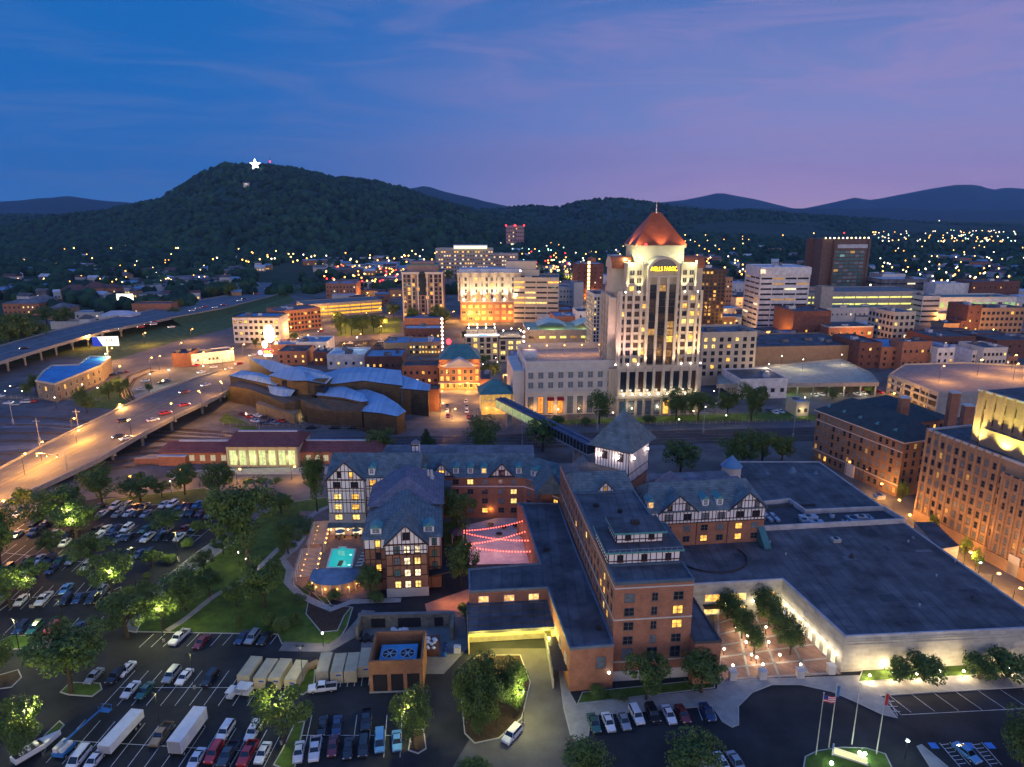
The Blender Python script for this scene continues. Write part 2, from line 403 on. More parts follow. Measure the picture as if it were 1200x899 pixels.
sheet('city_ground', [(-420, 60), (420, 60), (520, 560), (440, 900), (60, 1050), (-260, 900), (-420, 560)], .004, cityground, True)
sheet('ground_by_highway', [(-60, 450), (0, 430), (70, 417), (140, 425), (185, 432), (275, 400), (345, 352), (330, 340), (200, 362), (60, 380), (-60, 395)], .010, rough_grass)
sheet('rail_yard_ground', [(-120, 600), (0, 575), (110, 545), (200, 552), (300, 556), (500, 537), (950, 522), (1250, 508), (1250, 493), (950, 493), (600, 499), (470, 502), (330, 513), (190, 480), (120, 468), (0, 466), (-120, 470)], .010, ballast)
sheet('near_street', [(-160, 30), (230, 30), (240, 200), (150, 200), (110, 128), (-160, 128)], .0165, asphalt_old, True)
# hotel side
sheet('parking_lot', [(-80, 597), (40, 598), (120, 583), (240, 578), (262, 590), (262, 640), (330, 600), (400, 600), (560, 640), (660, 700), (860, 740), (1010, 760), (1250, 740), (1250, 1000), (-80, 1000)], .020, asphalt)
sheet('station_road', [(-80, 585), (100, 565), (190, 566), (250, 558), (330, 558), (420, 556), (420, 562), (335, 578), (250, 572), (120, 580), (-80, 600)], .024, asphalt_old)
sheet('station_forecourt', [(196, 552), (430, 545), (430, 556), (250, 556), (200, 562)], .020, concrete)
sheet('cul_de_sac', [(290, 560), (370, 556), (395, 570), (392, 590), (365, 600), (330, 608), (300, 600), (285, 580)], .028, asphalt_old)
raised('grass_verge', [(120, 586), (240, 572), (262, 580), (250, 590), (125, 594)], rough_grass)
raised('pale_lane', [(146, 714), (190, 680), (230, 648), (256, 631), (276, 633), (248, 655), (215, 676), (186, 700), (172, 718), (160, 742), (148, 740)], mat('lane_concrete', (.15, .15, .16), .85, var=.2), .17, .03)
raised('hotel_lawn', [(158, 741), (176, 712), (222, 674), (272, 638), (300, 608), (330, 590), (384, 583), (386, 600), (384, 655), (375, 690), (392, 714), (414, 712), (407, 735), (397, 752), (386, 757), (330, 755), (325, 744)], grass)
raised('planted_bank', [(364, 693), (382, 709), (412, 712), (404, 722), (396, 740), (376, 742), (358, 720)], mulch, .2, .03)
path_pts = [(396, 590), (372, 600), (356, 612), (357, 628), (344, 645), (331, 656), (340, 668), (337, 683), (352, 698), (372, 708), (388, 715), (412, 706), (470, 704)]
def strip(name, pts, w, z, m, px=True, h=0):
    pl = [Vector(P(a, b)[:2]) for a, b in pts] if px else [Vector(p) for p in pts]
    L = []; R = []
    for k, p in enumerate(pl):
        d = (pl[min(k+1, len(pl)-1)]-pl[max(k-1, 0)]).normalized(); nn = Vector((-d.y, d.x))*w/2
        L.append(p+nn); R.append(p-nn)
    b = MB()
    for k in range(len(pl)-1):
        b.quad([(*R[k], h), (*R[k+1], h), (*L[k+1], h), (*L[k], h)])
        if h: b.quad([(*R[k], 0), (*R[k+1], 0), (*R[k+1], h), (*R[k], h)]); b.quad([(*L[k+1], 0), (*L[k], 0), (*L[k], h), (*L[k+1], h)])
    return struct(b.build(name, m, None, (0, 0, z)))
strip('winding_path', path_pts, 2.0, .19, concrete, h=.03)
strip('lawn_path', [(356, 612), (330, 640), (306, 664), (282, 682), (250, 700), (215, 728), (196, 740)], 1.6, .19, concrete, h=.03)
strip('pavement', [(330, 758), (386, 760), (410, 745), (425, 728), (432, 716)], 3.2, .03, concrete_d, h=.14)
sheet('service_yard', [(426, 722), (545, 716), (548, 760), (520, 790), (420, 790), (424, 750)], .028, concrete_d)
sheet('pool_terrace', [(333, 650), (352, 600), (440, 596), (440, 700), (400, 706), (364, 696), (338, 680)], .195, mat('terrace_paving', (.22, .15, .12), .85, var=.25, scale=.8, brick=(.8, .8)))
sheet('entrance_terrace', [(498, 708), (520, 700), (556, 688), (590, 690), (556, 717), (500, 717)], .034, mat('terracotta_paving', (.30, .14, .09), .85, var=.2, brick=(.6, .6)))
sheet('service_drive', [(575, 760), (650, 760), (668, 812), (690, 1000), (470, 1000), (560, 850)], .026, asphalt_old)
raised('drive_island', [(536, 790), (560, 768), (610, 768), (622, 800), (612, 842), (585, 866), (556, 872), (544, 860), (540, 820)], mulch)
raised('pavement', [(652, 765), (668, 812), (676, 826), (840, 808), (842, 798), (985, 793), (1250, 783), (1250, 803), (1032, 816), (1052, 842), (1034, 838), (1000, 822), (974, 811), (938, 803), (905, 803), (882, 812), (866, 828), (866, 850), (858, 853), (846, 846), (834, 828), (693, 839), (690, 864), (676, 869), (668, 862), (660, 830)], concrete)
raised('hedge_bed', [(676, 826), (682, 812), (838, 796), (838, 807)], grass, .12, .12)
raised('shrub_bed', [(1005, 800), (1010, 786), (1080, 782), (1250, 774), (1250, 786), (1100, 795)], grass, .12, .12)
sheet('entrance_plaza', [(836, 716), (917, 682), (986, 791), (842, 799)], .19, mat('plaza_paving', (.27, .15, .11), .8, var=.2, scale=.6, brick=(.5, .25)))
bd = MB()
for k in range(7):
    t = k/6; a = Vector(P(838+2*t*4, 720+78*t)); b_ = Vector(P(914+70*t, 688+102*t)); bd.quad([a, b_, b_+Vector((0, .5, 0)), a+Vector((0, .5, 0))])
for k in range(5):
    t = k/4; a = Vector(P(842+140*t, 799-8*t)); b_ = Vector(P(840+72*t, 716-28*t)); bd.quad([a, a+Vector((.5, 0, 0)), b_+Vector((.5, 0, 0)), b_])
struct(bd.build('plaza_paving_bands', concrete, None, (0, 0, .196)))
raised('flagpole_island', [(940, 905), (943, 887), (958, 880), (985, 876), (1015, 877), (1038, 884), (1048, 905)], grass)
raised('car_park_island', [(395, 895), (397, 878), (412, 840), (422, 834), (352, 838), (345, 848), (330, 880), (320, 897), (334, 903)][5:] + [(345, 905), (352, 870), (358, 845)], grass)
raised('car_park_island', [(344, 812), (350, 786), (358, 781), (370, 785), (368, 806), (355, 815)], grass)
raised('car_park_island', [(478, 880), (482, 855), (497, 855), (500, 878), (490, 884)], mulch)
raised('car_park_island', [(70, 812), (82, 800), (118, 801), (120, 808), (108, 817), (80, 815)], grass)
raised('car_park_island', [(-20, 762), (14, 745), (48, 745), (44, 760), (12, 762)], grass)
raised('car_park_island', [(-30, 800), (22, 785), (26, 794), (14, 806), (-30, 812)], mulch)
raised('car_park_island', [(46, 874), (52, 862), (70, 845), (76, 850), (60, 868), (50, 886)], grass)
raised('car_park_island', [(126, 695), (142, 688), (143, 692), (134, 698)], mulch)
raised('car_park_island', [(-20, 714), (10, 702), (14, 706), (0, 716)], mulch)
raised('kerb_strip', [(819, 700+199), (822, 893), (845, 899), (850, 910), (825, 915)], concrete)
raised('car_park_island', [(1074, 875), (1080, 873), (1112, 900), (1106, 905), (1090, 900)], concrete)
# streets across the tracks and beyond
sheet('street', [(300, 492), (420, 494), (520, 493), (600, 493), (800, 490), (1000, 487), (1000, 494), (800, 497), (600, 500), (470, 503), (330, 505)], .022, asphalt_old)
sheet('side_street', [(262, 470), (256, 450), (276, 447), (288, 478), (320, 492), (320, 503), (290, 492)], .0185, asphalt_old)
sheet('market_street', [(516, 494), (562, 494), (563, 458), (590, 440), (575, 415), (563, 390), (556, 365), (549, 365), (553, 395), (556, 430), (534, 455), (515, 458)], .024, concrete_d)
orange_road = mat('worn_road', (.14, .125, .11), .85, var=.3, scale=.12)
sheet('wide_street', [(236, 462), (268, 452), (300, 432), (333, 405), (395, 358), (392, 352), (372, 352), (320, 385), (285, 410), (250, 436), (215, 452)], .024, orange_road)
sheet('ramp_road', [(128, 452), (190, 433), (275, 408), (345, 366), (352, 358), (335, 356), (270, 384), (190, 405), (128, 424)], .02, orange_road)
sheet('street', [(925, 512), (1005, 500), (1075, 590), (1250, 690), (1250, 790), (1100, 650), (1040, 590), (975, 545)], .02, asphalt_old)
sheet('far_street', [(545, 345), (600, 318), (640, 300), (648, 302), (622, 318), (620, 345), (600, 352)], .02, asphalt_old)
sheet('far_street', [(672, 345), (668, 320), (655, 295), (660, 294), (676, 318), (684, 345)], .024, asphalt_old)
sheet('gravel_car_park', [(130, 470), (240, 440), (290, 415), (330, 425), (255, 452), (210, 470), (160, 482)], .016, concrete_d)
sheet('downtown_car_park', [(384, 414), (402, 398), (470, 398), (478, 414), (440, 420)], .016, asphalt)
sheet('cross_street', [(352, 398), (470, 390), (520, 388), (520, 393), (470, 396), (352, 404)], .02, orange_road)
sheet('park_lawn', [(394, 394), (400, 376), (470, 372), (470, 390)], .014, grass)
sheet('museum_lawn', [(256, 494), (264, 484), (300, 500), (310, 512)], .0145, grass)
sheet('green_by_tracks', [(620, 494), (940, 482), (960, 488), (960, 493), (620, 499)], .026, grass)
sheet('depot_park', [(85, 470), (140, 440), (160, 470), (145, 480), (100, 478)], .026, grass)
# painted lines and rails
def lines(name, segs, w=.12, z=.046, m=None):
    b = MB()
    for (a, c) in segs:
        a = Vector(a[:2]); c = Vector(c[:2]); d = (c-a).normalized(); n_ = Vector((-d.y, d.x))*w/2
        b.quad([(*(a-n_), 0), (*(c-n_), 0), (*(c+n_), 0), (*(a+n_), 0)])
    return struct(b.build(name, m or white_paint, None, (0, 0, z)))
def stalls(A, B, n, hd, l=5.2, double=False):
    """stall lines from A to B (pixel ends of the stall heads), n bays, heading from +Y clockwise (degrees)"""
    a = Vector(P(*A)[:2]); c = Vector(P(*B)[:2]); h = Vector((sin(radians(hd)), cos(radians(hd)))); segs = []
    for k in range(n+1):
        p = a.lerp(c, k/n); segs.append((p-h*l*(1 if double else 0), p+h*l))
    if double: segs.append((a, c))
    lines('parking_bay_lines', segs)
stalls((163, 759), (330, 755), 12, 8, 5.0)
stalls((140, 806), (352, 806), 13, 4, 5.2, True)
stalls((78, 868), (318, 882), 13, 3, 5.2, True)
stalls((342, 862), (470, 862), 7, -7, 5.2, True)
stalls((6, 648), (108, 660), 9, -4, 5.2, True)
stalls((20, 620), (80, 630), 5, -3, 5.2, True)
stalls((12, 703), (125, 692), 9, -8, 5.2, True)
stalls((6, 742), (110, 736), 7, -5, 4.6)
stalls((108, 622), (236, 628), 12, 6, 5.0, True)
stalls((112, 596), (252, 600), 14, 6, 5.0, True)
stalls((686, 856), (840, 843), 9, 0, 4.8)
stalls((390, 806), (440, 803), 6, -7, 4.0)
stalls((1040, 836), (1260, 828), 8, -20, 5.5)
lines('parking_bay_lines', [(P(1034, 817), P(1056, 838)), (P(1056, 838), P(1250, 828)), (P(1034, 818), P(1045, 839)), (P(1040, 818), P(1052, 839)), (P(1030, 822), P(1048, 822)), (P(1032, 828), P(1052, 828)), (P(1038, 833), P(1055, 834))])
for x0, c in ((1103, 0), (1140, 0)):
    lines('hatched_bay_lines', [(P(x0+k*4, 873+k*4.5), P(x0+9+k*4, 872+k*4.5)) for k in range(6)]+[(P(x0-2, 871), P(x0+22, 899)), (P(x0+10, 870), P(x0+34, 897))])
for x0 in (1094, 1135, 1160):
    a = P(x0, 874); q = MB(); q.quad([(a[0]-.7, a[1]-.7, 0), (a[0]+.7, a[1]-.7, 0), (a[0]+.7, a[1]+.7, 0), (a[0]-.7, a[1]+.7, 0)])
    struct(q.build('accessible_bay_marking', mat('blue_paint', (.03, .2, .6), .6), None, (0, 0, .05)))
def track(pts, px=True, z=.02):
    pl = [Vector(P(a, b)[:2]) for a, b in pts]
    b = MB()
    for k in range(len(pl)-1):
        a, c = pl[k], pl[k+1]; d = (c-a).normalized(); n_ = Vector((-d.y, d.x)); L = (c-a).length
        M = Matrix.Translation((a.x, a.y, 0)) @ Matrix.Rotation(atan2(d.y, d.x), 4, 'Z')
        q = MB(); q.box(0, L+.05, -.8, -.66, 0, .28, 1); q.box(0, L+.05, .66, .8, 0, .28, 1)
        x = 0
        while x < L: q.box(x, x+.3, -1.3, 1.3, 0, .1, 0); x += 1.1
        b.add(q, M)
    return struct(b.build('railway_track', [mat('sleeper', (.035, .028, .025), .9), mat('rail_steel', (.22, .18, .16), .4, metal=.6)], None, (0, 0, z)))
for k, (a, c, d) in enumerate([(516, 507, 500), (519.5, 510, 502.6), (523, 513, 505.4), (527, 516.5, 508.5), (531, 520, 511.8)]):
    track([(330, a), (600, (a+c)/2-1), (960, c-5), (1230, d-7)])
for k in range(3): strip('yard_road', [(-60, 500+k*29), (60, 498+k*24), (150, 505+k*15), (330, 517+k*8)], 7-k, .013+k*.001, mat('yard_surface', (.15, .165, .19), .9, var=.35, scale=.2))
for k in range(4): track([(-60, 536+k*11), (60, 529+k*9), (150, 526+k*7), (330, 519+k*4.5)])
for k in range(4): track([(-60, 486+k*10), (60, 490+k*9), (150, 499+k*6), (260, 507+k*4), (330, 516+k*3.5)])
track([(160, 477), (146, 466), (142, 452), (152, 440), (175, 432)]); track([(169, 479), (155, 468), (150, 456), (158, 444), (180, 435)])

# hills: polar height field, ridge line measured from the photograph, real distances
import mathutils.noise as mnoise
def hill(name, prof, d0, d1, d2, m, rows=26, rough=1.0, step=9, x0=-260, x1=1460):
    xs = np.arange(x0, x1+1, step); pp = np.interp(xs, [p[0] for p in prof], [p[1] for p in prof]); v = []; f = []
    for j in range(rows+1):
        t = j/rows; d = d0+(d2-d0)*t
        for i, x in enumerate(xs):
            a = (x-600)/CF*cos(CP); X = a*d; Y = d
            rz = HT(a*d1, d1, pp[i]+2.2)
            s = (d-d0)/(d1-d0)
            nn = mnoise.fractal(Vector((X*.0016, Y*.0011, 3.1)), 1.0, 2.0, 5)
            if s <= 1:
                u = max(0, s); k = u*u*(3-2*u); k = .55*k+.45*u; h = rz*k*(1+.30*nn*rough*(1-u)*u*4)+18*nn*u*(1-u)*4*rough
            else:
                u = (d-d1)/(d2-d1); h = rz*(1-u*u)-60*u
            v.append((X, Y, h-6 if j else -8))
    nx = len(xs)
    for j in range(rows):
        for i in range(nx-1): f.append((j*nx+i, j*nx+i+1, (j+1)*nx+i+1, (j+1)*nx+i))
    me = bpy.data.meshes.new(name); me.from_pydata(v, [], f); me.materials.append(m); me.polygons.foreach_set('use_smooth', [True]*len(f))
    return struct(link(name, me)), np.array(v).reshape(rows+1, nx, 3)
hillm = mat('forest_hill', (.010, .042, .028), .95, var=.55, scale=.006, bump=1.0, bscale=.035)
hillm.node_tree.nodes['Bump'].inputs['Distance'].default_value = 14
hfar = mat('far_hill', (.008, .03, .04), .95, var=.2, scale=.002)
main = [(-300, 278), (-60, 268), (0, 262), (60, 252), (120, 246), (150, 239), (185, 233), (210, 219), (240, 203), (268, 196), (305, 195.5), (345, 196), (375, 202), (400, 207), (430, 208), (470, 217), (505, 230), (535, 238), (575, 252), (640, 262), (760, 268), (900, 272), (1200, 272), (1500, 272)]
_, HM = hill('mountain', main, 1250, 3000, 4200, hillm, 34, 1.1)
mid = [(-300, 250), (440, 250), (470, 225), (500, 228), (530, 236), (560, 243), (590, 242), (620, 238), (650, 241), (680, 234), (705, 231), (730, 231), (770, 236), (800, 241), (850, 245), (880, 243), (930, 248), (990, 252), (1080, 258), (1200, 262), (1500, 260)]
_, HM2 = hill('low_hills', mid, 2300, 4200, 5200, hillm, 22, .9)
hill('foothills', [(-300, 284), (0, 279), (100, 272), (200, 270), (330, 277), (480, 280), (640, 268), (760, 258), (850, 254), (950, 256), (1010, 262), (1040, 254), (1080, 258), (1160, 262), (1250, 258), (1500, 258)], 1900, 3400, 4300, hillm, 16, 1)
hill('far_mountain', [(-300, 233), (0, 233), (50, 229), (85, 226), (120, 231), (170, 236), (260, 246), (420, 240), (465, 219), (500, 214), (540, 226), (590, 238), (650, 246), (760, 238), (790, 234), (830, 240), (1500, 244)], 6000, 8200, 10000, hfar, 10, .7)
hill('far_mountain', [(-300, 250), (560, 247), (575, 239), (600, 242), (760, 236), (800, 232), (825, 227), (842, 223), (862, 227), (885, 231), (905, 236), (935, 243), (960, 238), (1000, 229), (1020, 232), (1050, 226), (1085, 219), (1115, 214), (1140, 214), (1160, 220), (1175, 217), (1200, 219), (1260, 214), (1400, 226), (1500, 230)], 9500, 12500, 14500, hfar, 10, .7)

# wooded slopes and tree cover as one mass each
def blob_protos():
    import bmesh
    L = []
    for s in range(5):
        bm = bmesh.new(); bmesh.ops.create_icosphere(bm, subdivisions=2, radius=1)
        V = np.array([v.co for v in bm.verts]); F = np.array([[v.index for v in f.verts] for f in bm.faces]); bm.free()
        rr = np.array([1+.34*mnoise.fractal(Vector(p)*1.8+Vector((s*7.3, 0, 0)), .8, 2, 3) for p in V]); L.append((V*rr[:, None]*np.array([1, 1, 1.15]), F))
    return L
def terr(px, py):
    V = HM.reshape(-1, 3); Z = V[:, 1]*cos(CP)+(CH-V[:, 2])*sin(CP); X = 600+CF*V[:, 0]/Z; Y = 449.5+CF*((CH-V[:, 2])*cos(CP)-V[:, 1]*sin(CP))/Z
    D = np.hypot(X-px, Y-py); k = np.argsort(D)[:6]; k = min(k, key=lambda i: V[i, 1]); f = 1.0; return (float(V[k, 0]+(px-X[k])*Z[k]/CF), float(V[k, 1]), float(V[k, 2]))
BP = blob_protos()
def mass(name, pts, rad, mats, low=False):
    V = []; F = []; M = []; o = 0
    for k, (p, r) in enumerate(zip(pts, rad)):
        v, f = BP[k % 5] if not low else LOWP[k % 3]
        a = random.random()*6.28; R = np.array([[cos(a), -sin(a), 0], [sin(a), cos(a), 0], [0, 0, 1]])
        V.append((v*r) @ R.T+np.array(p)); F.append(f+o); o += len(v); M += [k % len(mats)]*len(f)
    V = np.concatenate(V); F = np.concatenate(F)
    me = bpy.data.meshes.new(name); me.vertices.add(len(V)); me.vertices.foreach_set('co', V.ravel()); me.loops.add(F.size); me.loops.foreach_set('vertex_index', F.ravel().astype(np.int32))
    me.polygons.add(len(F)); me.polygons.foreach_set('loop_start', np.arange(0, F.size, 3)); me.polygons.foreach_set('loop_total', np.full(len(F), 3))
    for m in mats: me.materials.append(m)
    me.polygons.foreach_set('material_index', M); me.update(); me.validate()
    return struct(link(name, me), 'stuff')
ico = None
def lowp():
    import bmesh
    L = []
    for s in range(3):
        bm = bmesh.new(); bmesh.ops.create_icosphere(bm, subdivisions=1, radius=1)
        V = np.array([v.co for v in bm.verts]); F = np.array([[v.index for v in f.verts] for f in bm.faces]); bm.free()
        L.append((V*np.array([1, 1, 1.1])*(1+.25*np.random.RandomState(s).rand(len(V), 1)-.12), F))
    return L
LOWP = lowp()
fm = [mat('wood_a', (.010, .042, .024), .95, var=.4, scale=.02), mat('wood_b', (.018, .058, .028), .95, var=.4, scale=.02), mat('wood_c', (.006, .024, .018), .95, var=.4, scale=.02)]
rs = np.random.RandomState(3)
def slope_trees(name, G, n, r0, r1, jmax):
    pts = []; rad = []
    ny, nx, _ = G.shape
    for _ in range(n):
        j = rs.rand()*jmax; i = rs.rand()*(nx-2); j0, i0 = int(j), int(i); p = G[j0, i0]*(1-(j-j0))+G[j0+1, i0]*(j-j0); q = G[j0, i0+1]*(1-(j-j0))+G[j0+1, i0+1]*(j-j0); p = p*(1-(i-i0))+q*(i-i0)
        r = r0+(r1-r0)*rs.rand(); pts.append((p[0], p[1], p[2]+r*.3)); rad.append(r)
    return mass(name, pts, rad, fm, True)
slope_trees('wooded_slope', HM, 22000, 5, 14, 24.5)
slope_trees('wooded_slope', HM2, 9000, 8, 14, 16)
HOUSES = []      # px clearings for far houses, filled below
def plain_trees(name, zones, n, r0=4, r1=8, avoid=()):
    pts = []; rad = []
    for _ in range(n):
        z = zones[rs.randint(len(zones))]
        px = z[0]+(z[2]-z[0])*rs.rand(); py = z[1]+(z[3]-z[1])*rs.rand()
        if mnoise.noise(Vector((px*.035, py*.09, 1.7))) < z[4]: continue
        if any(a[0] < px < a[2] and a[1] < py < a[3] for a in avoid): continue
        p = P(px, py); r = r0+(r1-r0)*rs.rand(); pts.append((p[0], p[1], r*.85)); rad.append(r)
    return mass(name, pts, rad, fm)
# ---------------------------------------------------------------- trees
def crown_mesh(name, kind, seed, n, leaf):
    r = np.random.RandomState(seed); cl = []
    if kind == 'broad':
        ax, ay = r.uniform(.42, .58, 2)
        for _ in range(40):
            u = r.normal(size=3); u /= np.linalg.norm(u); q = r.rand()**.4*(.62+.3*r.rand()); cl.append((u[0]*q*ax, u[1]*q*ay, .62+u[2]*q*.38, .07+.13*r.rand()**1.5))
    elif kind == 'oval':
        for _ in range(34):
            u = r.normal(size=3); u /= np.linalg.norm(u); q = r.rand()**.4*.8; z = u[2]*q; cl.append((u[0]*q*.46, u[1]*q*.46, .57+z*.40, .13+.06*r.rand()))
    elif kind == 'sparse':
        for _ in range(26):
            u = r.normal(size=3); u /= np.linalg.norm(u); q = r.rand()**.4*.85; cl.append((u[0]*q*.52, u[1]*q*.52, .64+u[2]*q*.32, .09+.07*r.rand()))
    elif kind == 'cone':
        for _ in range(60):
            z = r.rand()**1.3; a = r.rand()*6.28; q = (1-z)*.42*(.5+.5*r.rand()); cl.append((q*cos(a), q*sin(a), .08+z*.86, .06+.10*(1-z)))
    elif kind == 'bush':
        for _ in range(26):
            u = r.normal(size=3); u /= np.linalg.norm(u); q = r.rand()**.4*.7; cl.append((u[0]*q*.5, u[1]*q*.5, .46+abs(u[2])*q*.42-.15, .16+.08*r.rand()))
    cl = np.array(cl); k = r.randint(len(cl), size=n); d = r.normal(size=(n, 3)); d /= np.linalg.norm(d, axis=1)[:, None]
    c = cl[k, :3]+d*(cl[k, 3]*(.45+.55*r.rand(n)**.5))[:, None]*np.array([1, 1, .8])
    nr = d*.8+r.normal(size=(n, 3))*.5+np.array([0, 0, .35]); nr /= np.linalg.norm(nr, axis=1)[:, None]
    t = np.cross(nr, r.normal(size=(n, 3))); t /= np.linalg.norm(t, axis=1)[:, None]; b = np.cross(nr, t); s = leaf*(.6+.8*r.rand(n))[:, None]
    V = np.stack([c-t*s, c-b*s*.55+nr*s*.15, c+t*s, c+b*s*.55+nr*s*.15], 1).reshape(-1, 3); F = np.arange(n*4).reshape(n, 4)
    me = bpy.data.meshes.new(name); me.vertices.add(len(V)); me.vertices.foreach_set('co', V.ravel()); me.loops.add(F.size); me.loops.foreach_set('vertex_index', F.ravel().astype(np.int32))
    me.polygons.add(n); me.polygons.foreach_set('loop_start', np.arange(0, n*4, 4)); me.polygons.foreach_set('loop_total', np.full(n, 4))
    ms = needle_mats if kind == 'cone' else leaf_mats
    for m in ms: me.materials.append(m)
    me.polygons.foreach_set('material_index', ((k*7+r.randint(0, 2, n)) % 3).astype(np.int32)); me.update()
    return me, cl
def trunk_mesh(kind, cl):
    b = MB()
    if kind == 'bush':
        for c in cl[:5]: b.tube((0, 0, 0), (c[0], c[1], c[2]), .02, .006, 5)
    elif kind == 'cone': b.tube((0, 0, 0), (0, 0, .95), .022, .004, 6)
    else:
        b.tube((0, 0, 0), (.01, 0, .3), .030, .021, 7); b.tube((.01, 0, .3), (0, .01, .6), .021, .010, 6)
        for c in cl[:9]: b.tube((.005, 0, .22+.02*(hash(float(c[0])) % 9)), (c[0], c[1], c[2]), .012, .003, 5, cap=False)
    return b.mesh('trunk', [bark])
TP = {}
for kind, ns, n, leaf in (('broad', 5, 6500, .021), ('oval', 2, 4200, .022), ('sparse', 3, 3800, .022), ('cone', 2, 5000, .020), ('bush', 2, 2600, .030)):
    for s in range(ns):
        me, cl = crown_mesh('crown', kind, 11*s+len(kind), n, leaf); TP.setdefault(kind, []).append((me, trunk_mesh(kind, cl)))
TC = [0]
def tree(px, py, w, h, kind, label, cat='tree', group=None, name=None, world=None, base=0):
    """px,py foot in the photo; w,h crown width and overall height in photo pixels (or metres when world is given)"""
    if world: x, y = world; W_, H_ = w, h
    else:
        x, y, _ = P(px, py, base); Z = y*cos(CP)+(CH-base)*sin(CP); W_ = w*Z/CF; H_ = HT(x, y, py-h)-base
    TC[0] += 1; me, tr = TP[kind][TC[0] % len(TP[kind])]
    nm = name or {'broad': 'broadleaf_tree', 'oval': 'oval_tree', 'sparse': 'young_tree', 'cone': 'conifer_tree', 'bush': 'shrub'}[kind]
    t = thing(nm, label, cat, (x, y, base), random.random()*6.28, group)
    wf = {'broad': .88, 'oval': .80, 'sparse': .92, 'cone': .66, 'bush': .85}[kind]
    t.scale = (W_/wf, W_/wf, H_)
    link('trunk', tr, t); link('crown', me, t); return t
def trees(rows, where, group=None, **k):
    rows = sorted(rows, key=lambda r: r[0]); n = len(rows)
    for i, r in enumerate(rows):
        tree(*r[:5], (r[5] if len(r) > 5 else f'{ordw(i)} tree from the left {where}'), group=group, **k)
